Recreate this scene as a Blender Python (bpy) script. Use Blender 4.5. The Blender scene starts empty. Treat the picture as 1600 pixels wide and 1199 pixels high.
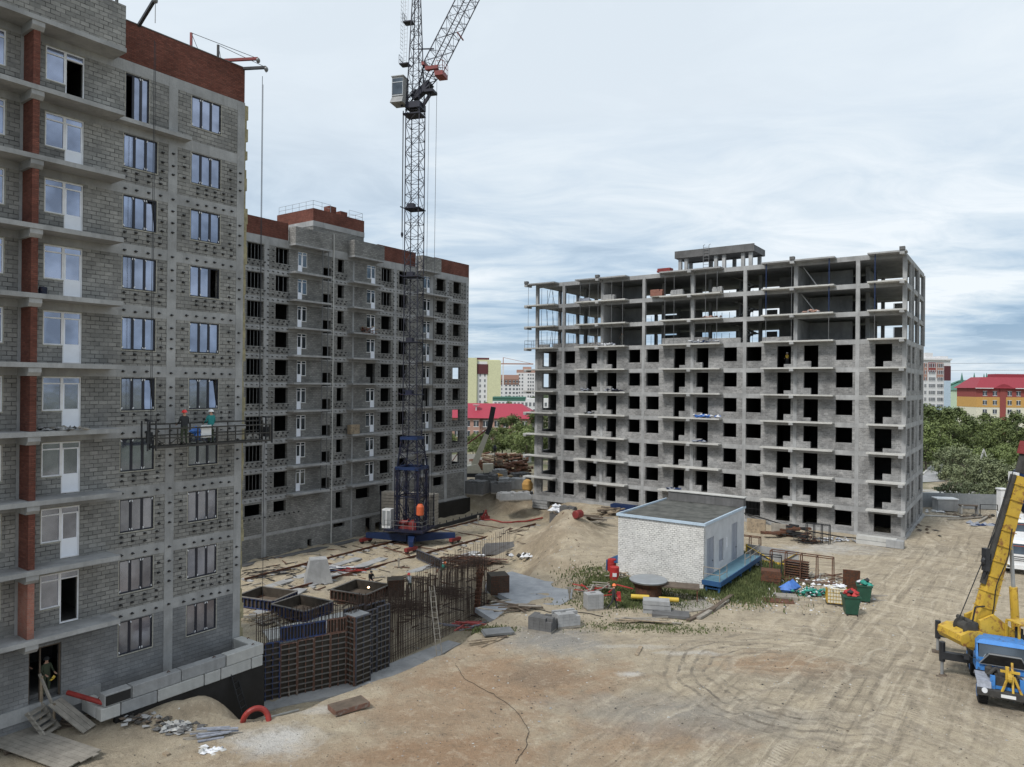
import bpy, bmesh, math, random
import numpy as np
from mathutils import Vector, Matrix, Quaternion
random.seed(7)
R = math.radians
SC = bpy.context.scene
# ---------------------------------------------------------------- camera
H = 15.7
ROLL, PITCH = .0093, .0027
cam_d = bpy.data.cameras.new('camera'); cam = bpy.data.objects.new('camera', cam_d)
SC.collection.objects.link(cam); SC.camera = cam
cam_d.sensor_width = 36; cam_d.lens = 36*1114/1600; cam_d.clip_start = .5; cam_d.clip_end = 6000
cam.matrix_world = Matrix.Translation((0, 0, H)) @ Matrix.Rotation(R(90)+PITCH, 4, 'X') @ Matrix.Rotation(ROLL, 4, 'Z')
# ---------------------------------------------------------------- world: overcast nishita
w = bpy.data.worlds.new('World'); SC.world = w; w.use_nodes = True
nt = w.node_tree; N = nt.nodes; L = nt.links
for n in list(N): N.remove(n)
SUN_EL, SUN_AZ = R(50), R(226)      # azimuth measured clockwise from +Y
out = N.new('ShaderNodeOutputWorld'); bg = N.new('ShaderNodeBackground'); bg.inputs['Strength'].default_value = .1
sky = N.new('ShaderNodeTexSky'); sky.sky_type = 'NISHITA'; sky.sun_disc = False
sky.sun_elevation = SUN_EL; sky.sun_rotation = SUN_AZ; sky.air_density = 1; sky.dust_density = 2
tc = N.new('ShaderNodeTexCoord'); sep = N.new('ShaderNodeSeparateXYZ'); L.new(tc.outputs['Generated'], sep.inputs[0])
def wm(op, a, b=None, c=None):
    n = N.new('ShaderNodeMath'); n.operation = op
    for i, v in enumerate((a, b, c)):
        if v is None: continue
        if isinstance(v, (int, float)): n.inputs[i].default_value = v
        else: L.new(v, n.inputs[i])
    return n.outputs[0]
zz = wm('ADD', wm('MAXIMUM', sep.outputs[2], 0.0), .10)
cmb = N.new('ShaderNodeCombineXYZ')
L.new(wm('DIVIDE', sep.outputs[0], zz), cmb.inputs[0]); L.new(wm('DIVIDE', sep.outputs[1], zz), cmb.inputs[1])
def wnoise(scale, detail, rough, dist=0, rot=0, sx=1, sy=1, off=(0, 0, 0)):
    mp = N.new('ShaderNodeMapping'); mp.inputs['Scale'].default_value = (sx, sy, 1); mp.inputs['Rotation'].default_value = (0, 0, rot); mp.inputs['Location'].default_value = off
    L.new(cmb.outputs[0], mp.inputs[0]); n = N.new('ShaderNodeTexNoise'); L.new(mp.outputs[0], n.inputs['Vector'])
    n.inputs['Scale'].default_value = scale; n.inputs['Detail'].default_value = detail; n.inputs['Roughness'].default_value = rough; n.inputs['Distortion'].default_value = dist
    return n.outputs['Fac']
def wramp(f, pts):
    r = N.new('ShaderNodeValToRGB'); L.new(f, r.inputs[0]); e = r.color_ramp.elements
    while len(e) < len(pts): e.new(.5)
    for q, (p, c) in zip(e, pts): q.position = p; q.color = (*c, 1)
    return r.outputs[0]
def wmix(t, f, a, b):
    m = N.new('ShaderNodeMix'); m.data_type = 'RGBA'; m.blend_type = t
    if isinstance(f, (int, float)): m.inputs[0].default_value = f
    else: L.new(f, m.inputs[0])
    for i, v in ((6, a), (7, b)):
        if isinstance(v, tuple): m.inputs[i].default_value = (*v, 1)
        else: L.new(v, m.inputs[i])
    return m.outputs[2]
n1 = wnoise(.42, 7, .55, .5, .3, 1, 1.3, (3.1, 1.7, 0)); n2 = wnoise(1.5, 6, .62, .9, .9, 1.1, 1.6); n3 = wnoise(.13, 3, .5, .2, .2, 1, 1, (8, 2, 0))
f = wm('ADD', wm('MULTIPLY', n1, .52), wm('ADD', wm('MULTIPLY', n2, .26), wm('MULTIPLY', n3, .24)))
cloud = wramp(f, [(.44, (2.7, 4.0, 5.5)), (.49, (4.1, 5.4, 6.8)), (.535, (5.9, 6.9, 7.8)), (.60, (8.3, 8.8, 9.2))])
# the cloud deck is thinner and whiter overhead, bluish and streaky near the horizon
up = N.new('ShaderNodeMapRange'); L.new(sep.outputs[2], up.inputs[0]); up.inputs[1].default_value = .10; up.inputs[2].default_value = .36
cloud = wmix('MIX', wm('MULTIPLY', up.outputs[0], .8), cloud, (8.0, 8.6, 9.05))
hz = N.new('ShaderNodeMapRange'); L.new(sep.outputs[2], hz.inputs[0]); hz.inputs[1].default_value = .0; hz.inputs[2].default_value = .075; hz.inputs[3].default_value = .75; hz.inputs[4].default_value = 0
cloud = wmix('MIX', hz.outputs[0], cloud, (6.3, 7.3, 8.2))
skyc = wmix('MIX', .9, sky.outputs[0], cloud)
L.new(skyc, bg.inputs[0]); L.new(bg.outputs[0], out.inputs[0])
sd = bpy.data.lights.new('sun', 'SUN'); so = bpy.data.objects.new('sun', sd); SC.collection.objects.link(so)
sd.energy = 2.7; sd.angle = R(11); sd.color = (1, .96, .9)
sdir = Vector((math.sin(SUN_AZ)*math.cos(SUN_EL), math.cos(SUN_AZ)*math.cos(SUN_EL), math.sin(SUN_EL)))
so.rotation_euler = sdir.to_track_quat('Z', 'Y').to_euler()
SC.view_settings.view_transform = 'Standard'; SC.view_settings.look = 'None'; SC.view_settings.exposure = .2; SC.view_settings.gamma = 1
SC.render.engine = 'CYCLES'; SC.cycles.max_bounces = 5; SC.cycles.diffuse_bounces = 3; SC.cycles.glossy_bounces = 2; SC.cycles.transmission_bounces = 2
# ---------------------------------------------------------------- pixel -> place helpers
def ray(x, y):
    a, b = x-800, 599.5-y; c, s = math.cos(ROLL), math.sin(ROLL)
    r, u = a*c-b*s, a*s+b*c; cp, sp = math.cos(PITCH), math.sin(PITCH)
    return r, 1114*cp-u*sp, 1114*sp+u*cp
def gnd(x, y, z=0.):
    d = ray(x, y); t = (z-H)/d[2]; return d[0]*t, d[1]*t
def at(x, y, Y):
    d = ray(x, y); t = Y/d[1]; return Vector((d[0]*t, Y, H+d[2]*t))
# ---------------------------------------------------------------- mesh builder
class MB:
    def __init__(s): s.v = []; s.f = []; s.m = []; s.mi = 0
    def quadbox(s, c8):
        b = len(s.v); s.v += [tuple(c) for c in c8]
        for q in ((0, 3, 2, 1), (4, 5, 6, 7), (0, 1, 5, 4), (1, 2, 6, 5), (2, 3, 7, 6), (3, 0, 4, 7)):
            s.f.append(tuple(b+i for i in q)); s.m.append(s.mi)
        return s
    def box(s, x0, x1, y0, y1, z0, z1):
        return s.quadbox([(x0, y0, z0), (x1, y0, z0), (x1, y1, z0), (x0, y1, z0), (x0, y0, z1), (x1, y0, z1), (x1, y1, z1), (x0, y1, z1)])
    def obox(s, c, sz, rz=0, rx=0, ry=0):
        m = Matrix.Translation(c) @ Matrix.Rotation(rz, 4, 'Z') @ Matrix.Rotation(ry, 4, 'Y') @ Matrix.Rotation(rx, 4, 'X'); a, b, d = sz[0]/2, sz[1]/2, sz[2]/2
        return s.quadbox([m @ Vector(p) for p in ((-a, -b, -d), (a, -b, -d), (a, b, -d), (-a, b, -d), (-a, -b, d), (a, -b, d), (a, b, d), (-a, b, d))])
    def bar(s, p, q, w, h=None, w2=None):
        p, q = Vector(p), Vector(q); d = (q-p)
        if d.length < 1e-6: return s
        d.normalize(); h = h or w; k = (w2/w if w2 else 1)
        u = d.cross(Vector((0, 0, 1)))
        if u.length < .05: u = Vector((1, 0, 0))
        u.normalize(); n = u.cross(d).normalized()
        pts = []
        for o, t in ((p, 1), (q, k)):
            for a, b in ((-1, -1), (1, -1), (1, 1), (-1, 1)): pts.append(o+u*a*w/2*t+n*b*h/2*t)
        return s.quadbox(pts)
    def tube(s, pts, r, n=8, caps=True, r2=None):
        pts = [Vector(p) for p in pts]; b = len(s.v); m = len(pts); u = None
        for i, p in enumerate(pts):
            d = (pts[min(i+1, m-1)]-pts[max(i-1, 0)]).normalized()
            if u is None:
                u = d.cross(Vector((0, 0, 1)))
                if u.length < .05: u = Vector((1, 0, 0))
            u = (u-d*u.dot(d)).normalized(); v = d.cross(u)
            rr = r if r2 is None else r+(r2-r)*i/(m-1)
            for k in range(n):
                a = 2*math.pi*k/n; s.v.append(tuple(p+(u*math.cos(a)+v*math.sin(a))*rr))
        for i in range(m-1):
            for k in range(n):
                s.f.append((b+i*n+k, b+i*n+(k+1) % n, b+(i+1)*n+(k+1) % n, b+(i+1)*n+k)); s.m.append(s.mi)
        if caps:
            s.f.append(tuple(b+k for k in range(n))[::-1]); s.m.append(s.mi)
            s.f.append(tuple(b+(m-1)*n+k for k in range(n))); s.m.append(s.mi)
        return s
    def lathe(s, c, prof, n=16, axis='Z'):
        b = len(s.v); m = len(prof)
        for r, z in prof:
            for k in range(n):
                a = 2*math.pi*k/n; p = (r*math.cos(a), r*math.sin(a), z)
                if axis == 'X': p = (p[2], p[0], p[1])
                if axis == 'Y': p = (p[0], p[2], p[1])
                s.v.append((c[0]+p[0], c[1]+p[1], c[2]+p[2]))
        for i in range(m-1):
            for k in range(n):
                s.f.append((b+i*n+k, b+i*n+(k+1) % n, b+(i+1)*n+(k+1) % n, b+(i+1)*n+k)); s.m.append(s.mi)
        s.f.append(tuple(b+k for k in range(n))[::-1]); s.m.append(s.mi)
        s.f.append(tuple(b+(m-1)*n+k for k in range(n))); s.m.append(s.mi)
        return s
    def prism(s, pts, y0, y1, plane='XZ'):
        b = len(s.v); n = len(pts)
        for y in (y0, y1):
            for p in pts: s.v.append((p[0], y, p[1]) if plane == 'XZ' else ((p[0], p[1], y) if plane == 'XY' else (y, p[0], p[1])))
        for k in range(n):
            s.f.append((b+k, b+(k+1) % n, b+n+(k+1) % n, b+n+k)); s.m.append(s.mi)
        s.f.append(tuple(b+k for k in range(n))[::-1]); s.m.append(s.mi); s.f.append(tuple(b+n+k for k in range(n))); s.m.append(s.mi)
        return s
    def rock(s, c, sz, k=.3):
        b = len(s.v); t = random.random()*6
        pr = [(0, 0, -1), (1, 0, 0), (0, 1, 0), (-1, 0, 0), (0, -1, 0), (0, 0, 1)]
        for p in pr:
            q = Vector(p); q.rotate(Matrix.Rotation(t, 3, 'Z')); j = [1+random.uniform(-k, k) for _ in range(3)]
            s.v.append((c[0]+q.x*sz[0]*j[0], c[1]+q.y*sz[1]*j[1], c[2]+q.z*sz[2]*j[2]))
        for a in ((0, 2, 1), (0, 3, 2), (0, 4, 3), (0, 1, 4), (5, 1, 2), (5, 2, 3), (5, 3, 4), (5, 4, 1)):
            s.f.append(tuple(b+i for i in a)); s.m.append(s.mi)
        return s
    def cone(s, c, r, h, n=14, top=0.3, j=.15):
        pr = [(r, -.1), (r*.8, h*.25), (r*(.5+top/4), h*.62), (r*top, h*.92), (r*top*.3, h)]
        b = len(s.v)
        for rr, z in pr:
            for k in range(n):
                a = 2*math.pi*k/n; q = rr*(1+random.uniform(-j, j)); s.v.append((c[0]+q*math.cos(a), c[1]+q*math.sin(a), c[2]+z*(1+random.uniform(-j, j)*.5)))
        for i in range(len(pr)-1):
            for k in range(n):
                s.f.append((b+i*n+k, b+i*n+(k+1) % n, b+(i+1)*n+(k+1) % n, b+(i+1)*n+k)); s.m.append(s.mi)
        s.f.append(tuple(b+(len(pr)-1)*n+k for k in range(n))); s.m.append(s.mi)
        return s
    def build(s, name, mats, parent=None, loc=(0, 0, 0), rz=0, smooth=False, kind=None, bevel=0):
        me = bpy.data.meshes.new(name); me.from_pydata(s.v, [], s.f)
        if not isinstance(mats, (list, tuple)): mats = [mats]
        for m in mats: me.materials.append(m)
        if len(mats) > 1: me.polygons.foreach_set('material_index', s.m)
        if smooth: me.polygons.foreach_set('use_smooth', [True]*len(me.polygons))
        me.update()
        o = bpy.data.objects.new(name, me); SC.collection.objects.link(o); o.location = loc; o.rotation_euler = (0, 0, rz)
        if parent: o.parent = parent
        if kind: o['kind'] = kind
        if bevel:
            b = o.modifiers.new('bevel', 'BEVEL'); b.width = bevel; b.segments = 2; b.limit_method = 'ANGLE'
        return o
def tag(o, label, cat, group=None, kind=None):
    o['label'] = label; o['category'] = cat
    if group: o['group'] = group
    if kind: o['kind'] = kind
    return o
def thing(name, label, cat, loc=(0, 0, 0), rz=0, group=None):
    o = bpy.data.objects.new(name, None); SC.collection.objects.link(o); o.location = loc; o.rotation_euler = (0, 0, rz)
    o.empty_display_size = .2
    return tag(o, label, cat, group)
def single(name, label, cat, mb, mats, loc=(0, 0, 0), rz=0, group=None, smooth=False, kind=None):
    return tag(mb.build(name, mats, None, loc, rz, smooth), label, cat, group, kind)
def dup(root, loc=None, rz=None, label=None, scale=None):
    r = root.copy(); SC.collection.objects.link(r)
    if loc is not None: r.location = loc
    if rz is not None: r.rotation_euler = (0, 0, rz)
    if scale is not None: r.scale = (scale,)*3 if isinstance(scale, (int, float)) else scale
    if label: r['label'] = label
    for ch in list(root.children):
        c = ch.copy(); SC.collection.objects.link(c); c.parent = r
        for g in ch.children:
            d = g.copy(); SC.collection.objects.link(d); d.parent = c
    return r
# ---------------------------------------------------------------- materials
class NT:
    def __init__(s, name):
        s.m = bpy.data.materials.new(name); s.m.use_nodes = True; s.t = s.m.node_tree; s.b = s.t.nodes['Principled BSDF']
        s.tc = s.t.nodes.new('ShaderNodeTexCoord')
    def n(s, t): return s.t.nodes.new(t)
    def l(s, a, b): s.t.links.new(a, b)
    def val(s, inp, v):
        if isinstance(v, (int, float)): inp.default_value = v
        elif isinstance(v, tuple): inp.default_value = (*v, 1) if len(v) == 3 and len(inp.default_value) == 4 else v
        else: s.l(v, inp)
    def math(s, op, a, b=0, c=0):
        n = s.n('ShaderNodeMath'); n.operation = op
        for i, v in enumerate((a, b, c)): s.val(n.inputs[i], v)
        return n.outputs[0]
    def noise(s, scale, detail=4, rough=.55, dist=0, vec=None, sc=None, off=None):
        n = s.n('ShaderNodeTexNoise'); v = vec or s.tc.outputs['Object']
        if sc or off:
            mp = s.n('ShaderNodeMapping'); mp.inputs['Scale'].default_value = sc or (1, 1, 1); mp.inputs['Location'].default_value = off or (0, 0, 0); s.l(v, mp.inputs[0]); v = mp.outputs[0]
        s.l(v, n.inputs['Vector']); n.inputs['Scale'].default_value = scale; n.inputs['Detail'].default_value = detail; n.inputs['Roughness'].default_value = rough; n.inputs['Distortion'].default_value = dist
        return n.outputs['Fac']
    def rng(s, f, a, b, c=0, d=1):
        n = s.n('ShaderNodeMapRange'); s.val(n.inputs[0], f)
        for i, v in zip((1, 2, 3, 4), (a, b, c, d)): n.inputs[i].default_value = v
        return n.outputs[0]
    def mix(s, f, a, b, t='MIX'):
        m = s.n('ShaderNodeMix'); m.data_type = 'RGBA'; m.blend_type = t; s.val(m.inputs[0], f); s.val(m.inputs[6], a); s.val(m.inputs[7], b); return m.outputs[2]
    def bump(s, h, dist=.02, st=1):
        b = s.n('ShaderNodeBump'); s.l(h, b.inputs['Height']); b.inputs['Distance'].default_value = dist; b.inputs['Strength'].default_value = st; s.l(b.outputs[0], s.b.inputs['Normal'])
def vary(c, k): return tuple(min(1, v*k) for v in c)
def mat(name, col, rough=.75, metal=0, var=.25, scale=1.5, bump=0., rust=None, rustk=.5, spec=.4, alt=None):
    s = NT(name); f = s.noise(scale, 6, .62)
    f2 = s.rng(f, .32, .7)
    c = s.mix(f2, vary(col, 1-var), alt or vary(col, 1+var))
    g = s.noise(scale*9, 3, .6); c = s.mix(s.rng(g, .3, .7, 0, .35), c, vary(col, 1-var*.9))
    if rust:
        r = s.rng(s.noise(scale*2.3, 7, .68, .4, off=(5, 3, 1)), .62-rustk*.25, .72-rustk*.25); c = s.mix(r, c, rust)
    s.l(c, s.b.inputs['Base Color']); s.b.inputs['Roughness'].default_value = rough; s.b.inputs['Metallic'].default_value = metal
    s.b.inputs['Specular IOR Level'].default_value = spec
    if bump: s.bump(g, bump)
    return s.m
def concrete(name, col, var=.3, streak=.5):
    s = NT(name); a = s.rng(s.noise(.55, 7, .62, .3), .3, .7); c = s.mix(a, vary(col, 1-var), vary(col, 1+var))
    st = s.rng(s.noise(2.2, 5, .6, vec=s.tc.outputs['Object'], sc=(1, 1, .12)), .5, .72); c = s.mix(s.math('MULTIPLY', st, streak), c, vary(col, .55))
    lt = s.rng(s.noise(1.4, 6, .7, .5, off=(9, 2, 4)), .6, .72, 0, .45); c = s.mix(lt, c, vary(col, 1.5))
    g = s.noise(14, 4, .6); c = s.mix(s.rng(g, .35, .7, 0, .3), c, vary(col, .7))
    s.l(c, s.b.inputs['Base Color']); s.b.inputs['Roughness'].default_value = .9; s.b.inputs['Specular IOR Level'].default_value = .25; s.bump(g, .012)
    return s.m
def masonry(name, c1, c2, mortar, bw=.4, bh=.2, msz=.012, smear=.4, smearcol=None, bump=.015, bias=0, big=.35):
    s = NT(name); sp = s.n('ShaderNodeSeparateXYZ'); s.l(s.tc.outputs['Object'], sp.inputs[0])
    cb = s.n('ShaderNodeCombineXYZ'); s.l(s.math('ADD', sp.outputs[0], sp.outputs[1]), cb.inputs[0]); s.l(sp.outputs[2], cb.inputs[1])
    wob = s.n('ShaderNodeMix'); wob.data_type = 'VECTOR'
    br = s.n('ShaderNodeTexBrick'); s.l(cb.outputs[0], br.inputs['Vector'])
    br.inputs['Color1'].default_value = (*c1, 1); br.inputs['Color2'].default_value = (*c2, 1); br.inputs['Mortar'].default_value = (*mortar, 1)
    br.inputs['Scale'].default_value = 1; br.inputs['Mortar Size'].default_value = msz; br.inputs['Mortar Smooth'].default_value = .3; br.inputs['Bias'].default_value = bias
    br.inputs['Brick Width'].default_value = bw; br.inputs['Row Height'].default_value = bh
    c = s.mix(s.math('MULTIPLY', br.outputs['Fac'], s.rng(s.noise(3.2, 5, .7, off=(7, 7, 1)), .42, .60)), br.outputs['Color'], vary(c1, 1.12))
    lo = s.rng(s.noise(.35, 5, .6, .3), .3, .7, 1-big, 1+big)
    mm = s.n('ShaderNodeMix'); mm.data_type = 'RGBA'; mm.blend_type = 'MULTIPLY'; mm.inputs[0].default_value = 1; s.l(c, mm.inputs[6])
    cc = s.n('ShaderNodeCombineColor'); [s.l(lo, cc.inputs[i]) for i in range(3)]; s.l(cc.outputs[0], mm.inputs[7]); c = mm.outputs[2]
    sm = s.rng(s.noise(1.1, 6, .68, .6, off=(3, 8, 2)), .5, .68, 0, smear); c = s.mix(sm, c, smearcol or vary(mortar, 1.1))
    g = s.noise(16, 4, .65); c = s.mix(s.rng(g, .35, .72, 0, .35), c, vary(c1, .6))
    s.l(c, s.b.inputs['Base Color']); s.b.inputs['Roughness'].default_value = .92; s.b.inputs['Specular IOR Level'].default_value = .2
    h = s.math('SUBTRACT', s.math('MULTIPLY', g, .5), s.math('MULTIPLY', br.outputs['Fac'], 1.2)); s.bump(h, bump)
    return s.m
MT = {}
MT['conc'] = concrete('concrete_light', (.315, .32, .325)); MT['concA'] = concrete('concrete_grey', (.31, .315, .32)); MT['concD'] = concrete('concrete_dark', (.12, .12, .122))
MT['concW'] = concrete('concrete_pale', (.46, .46, .445), .18, .3)
MT['blkA'] = masonry('masonry_grey', (.20, .20, .193), (.31, .307, .295), (.055, .055, .055), msz=.016, smear=.7, smearcol=(.18, .18, .182))
MT['blkA0'] = masonry('masonry_plastered', (.16, .165, .172), (.21, .215, .222), (.13, .135, .14), msz=.008, smear=.8, smearcol=(.15, .157, .168))
MT['blkB'] = masonry('masonry_mid', (.175, .175, .17), (.275, .272, .262), (.08, .08, .08), msz=.018, smear=.45, smearcol=(.19, .19, .185))
MT['blkC'] = masonry('masonry_pale', (.185, .186, .188), (.30, .298, .296), (.42, .42, .42), msz=.018, smear=.5, smearcol=(.225, .227, .23), big=.5)
MT['brick'] = masonry('red_brick', (.12, .047, .036), (.20, .078, .058), (.10, .07, .06), bw=.25, bh=.085, msz=.009, smear=.35, smearcol=(.14, .05, .04))
MT['brickL'] = masonry('red_brick_light', (.30, .13, .10), (.34, .17, .13), (.25, .2, .18), bw=.25, bh=.085, msz=.012, smear=.4, smearcol=(.22, .1, .08))
MT['white_brick'] = masonry('white_silicate_brick', (.56, .56, .55), (.70, .70, .68), (.2, .2, .2), bw=.3, bh=.155, msz=.02, smear=.35, smearcol=(.70, .70, .70), big=.12)
def flat(n, c, r=.6, m=0, v=.12, sc=2, **k): MT[n] = mat(n, c, r, m, v, sc, **k)
flat('black_film', (.012, .012, .013), .55, v=.5, sc=1.2, spec=.5)
flat('frame_dark', (.018, .02, .03), .4); flat('frame_white', (.76, .77, .80), .4); flat('panel_white', (.80, .83, .90), .35, v=.05); flat('foam', (.38, .37, .32), .9, v=.3, sc=5)
flat('room_shade', (.03, .03, .03), .9, v=.3); flat('bracket', (.02, .02, .022), .6)  # first one: near-black colour that paints the darkness inside the rooms
flat('insul', (.30, .27, .17), .95, v=.35, sc=3)
flat('steel_dark', (.035, .037, .042), .5, .3, v=.3); flat('steel_rust', (.10, .055, .038), .8, .2, v=.4, sc=3, rust=(.16, .06, .03)); flat('rebar', (.075, .052, .042), .75, .2, v=.3, sc=3)
flat('galv', (.33, .35, .37), .45, .5); flat('steel_grey', (.16, .165, .17), .55, .3, v=.25)
flat('crane_blue', (.008, .011, .032), .55, .1, v=.35, sc=1.5, rust=(.05, .03, .03), rustk=.25); flat('crane_blue2', (.010, .026, .085), .5, .1, v=.25, sc=1.5)
flat('crane_dark', (.018, .020, .034), .6, .2, v=.35, sc=1, rust=(.04, .025, .03), rustk=.15); flat('crane_red', (.20, .03, .03), .5, v=.3, rust=(.12, .04, .03), rustk=.3)
flat('red', (.36, .025, .025), .5); flat('hose_red', (.26, .03, .025), .5, v=.3); flat('orange', (.5, .10, .035), .6)
flat('yellow', (.50, .33, .045), .45, v=.18, sc=1.2, rust=(.22, .10, .035), rustk=.38, bump=.004); flat('yellow_clean', (.52, .36, .05), .5); flat('sky_blue', (.05, .20, .52), .42, v=.15, sc=1.5, rust=(.05, .09, .16), rustk=.3)
flat('rubber', (.018, .018, .018), .9, v=.3, sc=4); flat('grime', (.05, .048, .045), .85, v=.4, sc=3); flat('white_paint', (.68, .69, .70), .4, v=.1, sc=1.5)
flat('form_blue', (.03, .055, .15), .6, v=.35, rust=(.10, .06, .04), rustk=.45); flat('form_brown', (.16, .085, .062), .75, v=.35, sc=1.5, rust=(.20, .17, .15), rustk=.35); flat('form_grey', (.08, .085, .11), .7, v=.35, rust=(.13, .10, .08), rustk=.4); flat('form_edge', (.15, .14, .13), .85, v=.3)
flat('ply', (.055, .045, .035), .8, v=.4); flat('wood', (.30, .24, .17), .85, v=.3, sc=2, rust=(.16, .13, .10), rustk=.4); flat('wood_grey', (.26, .24, .21), .9, v=.3, sc=2); flat('wood_dark', (.11, .085, .065), .9, v=.4, sc=2)
flat('teal', (.02, .20, .20), .8); flat('green_bin', (.02, .075, .05), .5, v=.25); flat('green_net', (.03, .24, .19), .8, v=.4, sc=4); flat('blue_film', (.05, .15, .45), .5, v=.3, sc=4); flat('deck_blue', (.10, .20, .26), .6, v=.25); flat('porch_blue', (.025, .08, .19), .5)
flat('roof_felt', (.075, .08, .075), .95, v=.4, sc=1.0, alt=(.14, .14, .13)); flat('flash', (.42, .52, .62), .4); flat('hut_grey', (.27, .29, .34), .5)
flat('skin', (.42, .25, .18), .6); flat('cloth_dark', (.03, .032, .035), .9); flat('cloth_grey', (.10, .10, .09), .9); flat('cloth_green', (.055, .07, .045), .9); flat('helmet_red', (.7, .04, .04), .35); flat('helmet_white', (.75, .75, .75), .35); flat('helmet_orange', (.75, .17, .05), .35)
flat('white_film', (.62, .64, .68), .6, v=.2, sc=4); flat('cream_plastic', (.60, .57, .47), .55); flat('roof_pink', (.30, .03, .055), .6, v=.08); flat('roof_red', (.25, .03, .045), .55, v=.1); flat('roof_green', (.06, .16, .125), .6)
flat('w_cream', (.60, .58, .48), .8); flat('w_yellow', (.55, .55, .36), .8); flat('w_ochre', (.48, .28, .09), .8); flat('w_red', (.24, .06, .055), .8); flat('w_white', (.62, .62, .63), .8); flat('w_pink', (.36, .22, .18), .8); flat('w_brown', (.22, .13, .10), .8); flat('w_green', (.32, .42, .26), .8); flat('w_mint', (.45, .56, .42), .8); flat('w_blue', (.42, .52, .62), .8); flat('w_maroon', (.09, .025, .03), .7); flat('glass_far', (.05, .06, .075), .15, v=.3, spec=.6)
flat('tarp', (.25, .27, .32), .7, v=.35, sc=5)
def glass(name, col, rough=.1):
    s = NT(name); f = s.noise(.7, 3, .5); c = s.mix(s.rng(f, .35, .65), vary(col, .68), vary(col, 1.25))
    s.l(c, s.b.inputs['Base Color']); s.b.inputs['Metallic'].default_value = .85; s.b.inputs['Roughness'].default_value = rough
    s.bump(s.noise(1.6, 2, .5), .01, .35)
    return s.m
MT['glass'] = glass('window_glass', (.29, .325, .42), .10); MT['glass_dark'] = glass('glass_dark', (.10, .12, .14), .08)
# ================================================================ GROUND
PIT = [(-12.3, 36.3), (-6.1, 43.7), (-.4, 56.4), (-.4, 63), (1.0, 72), (5.4, 93.3), (3.2, 98.6), (-1.5, 99.5), (-5.0, 102.8), (-40, 58), (-30, 49), (-16.5, 41.5), (-15.4, 38.2)]
def seg_dist(px, py, poly):
    d = np.full(px.shape, 1e9); inside = np.zeros(px.shape, bool); n = len(poly)
    for i in range(n):
        x1, y1 = poly[i]; x2, y2 = poly[(i+1) % n]
        dx, dy = x2-x1, y2-y1; t = np.clip(((px-x1)*dx+(py-y1)*dy)/(dx*dx+dy*dy), 0, 1)
        d = np.minimum(d, np.hypot(px-x1-t*dx, py-y1-t*dy))
        c = ((y1 > py) != (y2 > py)) & (px < (x2-x1)*(py-y1)/((y2-y1)+1e-12)+x1); inside ^= c
    return np.where(inside, -d, d)
VG = {}
def vnoise(x, y, s, seed):
    if seed not in VG: VG[seed] = np.random.RandomState(seed).rand(256, 256)
    g = VG[seed]; u, v = x/s+777.3, y/s+555.7
    i, j = np.floor(u).astype(int), np.floor(v).astype(int); fu, fv = u-i, v-j; fu = fu*fu*(3-2*fu); fv = fv*fv*(3-2*fv)
    G = lambda a, b: g[a % 256, b % 256]
    return (G(i, j)*(1-fu)+G(i+1, j)*fu)*(1-fv)+(G(i, j+1)*(1-fu)+G(i+1, j+1)*fu)*fv-.5
def hump(x, y, cx, cy, rx, ry, h, a=0, p=1.6):
    c, s = math.cos(a), math.sin(a); u, v = ((x-cx)*c+(y-cy)*s)/rx, (-(x-cx)*s+(y-cy)*c)/ry
    return h*np.exp(-(u*u+v*v)**p)
RD0, RD1 = gnd(1240, 1199), gnd(1480, 850)
RANG = math.atan2(RD1[1]-RD0[1], RD1[0]-RD0[0]); RING = gnd(1240, 1062)
def height(x, y):
    x = np.asarray(x, float); y = np.asarray(y, float)
    d = seg_dist(x, y, PIT)+vnoise(x, y, 2.2, 3)*1.1*np.clip((y-44)/8, 0, 1)
    wd = 3.2+np.clip((y-60)/10, 0, 1)*1.8
    t = np.clip(1-d/wd, 0, 1); z = -2.65*t*t*(3-2*t)
    d2 = seg_dist(x, y, [(-2.5, 53.5), (3.6, 53.6), (6.3, 57.0), (4.9, 62.5), (-1, 66.5)])   # the low apron with the concrete slab
    t = np.clip(1-d2/2.4, 0, 1); z = np.minimum(z, -1.15*t*t*(3-2*t))
    z = z+hump(x, y, 4.6, 77.0, 4.2, 5.2, 2.5, .5)+hump(x, y, 5.6, 60.6, 1.7, 1.2, .75)+hump(x, y, 1.2, 86, 3.4, 4, 1.0, .6)
    z = z+hump(x, y, -14.6, 34.3, 2.2, .8, .6, .5)+hump(x, y, 7.5, 82.5, 3.5, 2.2, .7)
    z = z+vnoise(x, y, 6, 1)*.16+vnoise(x, y, 1.9, 2)*.12+vnoise(x, y, .8, 5)*.09
    near = np.clip(1-d/9, 0, 1)*np.clip((y-33)/6, 0, 1); z = z+vnoise(x, y, 1.1, 9)*.28*near
    mm = np.clip(1-np.hypot(x-5, y-76)/9, 0, 1); z = z+vnoise(x, y, .9, 11)*.5*mm
    # tyre ruts: along the haul road, and the turning circle
    u = -(x-RD0[0])*math.sin(RANG)+(y-RD0[1])*math.cos(RANG)+vnoise(x, y, 14, 21)*5
    z = z+.05*np.sin(u*2.6)*np.exp(-(u/5.5)**2)
    r = np.hypot((x-RING[0]), (y-RING[1])*1.05)+vnoise(x, y, 6, 31)*.8
    z = z+.05*np.sin(r*3.4)*np.exp(-((r-5)/2.3)**2)*np.clip((20-x)/6, 0, 1)
    far = np.clip((np.hypot(x-10, y-60)-75)/40, 0, 1)
    return z*(1-far)
def hz_at(x, y): return float(height(np.array([x]), np.array([y]))[0])
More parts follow.
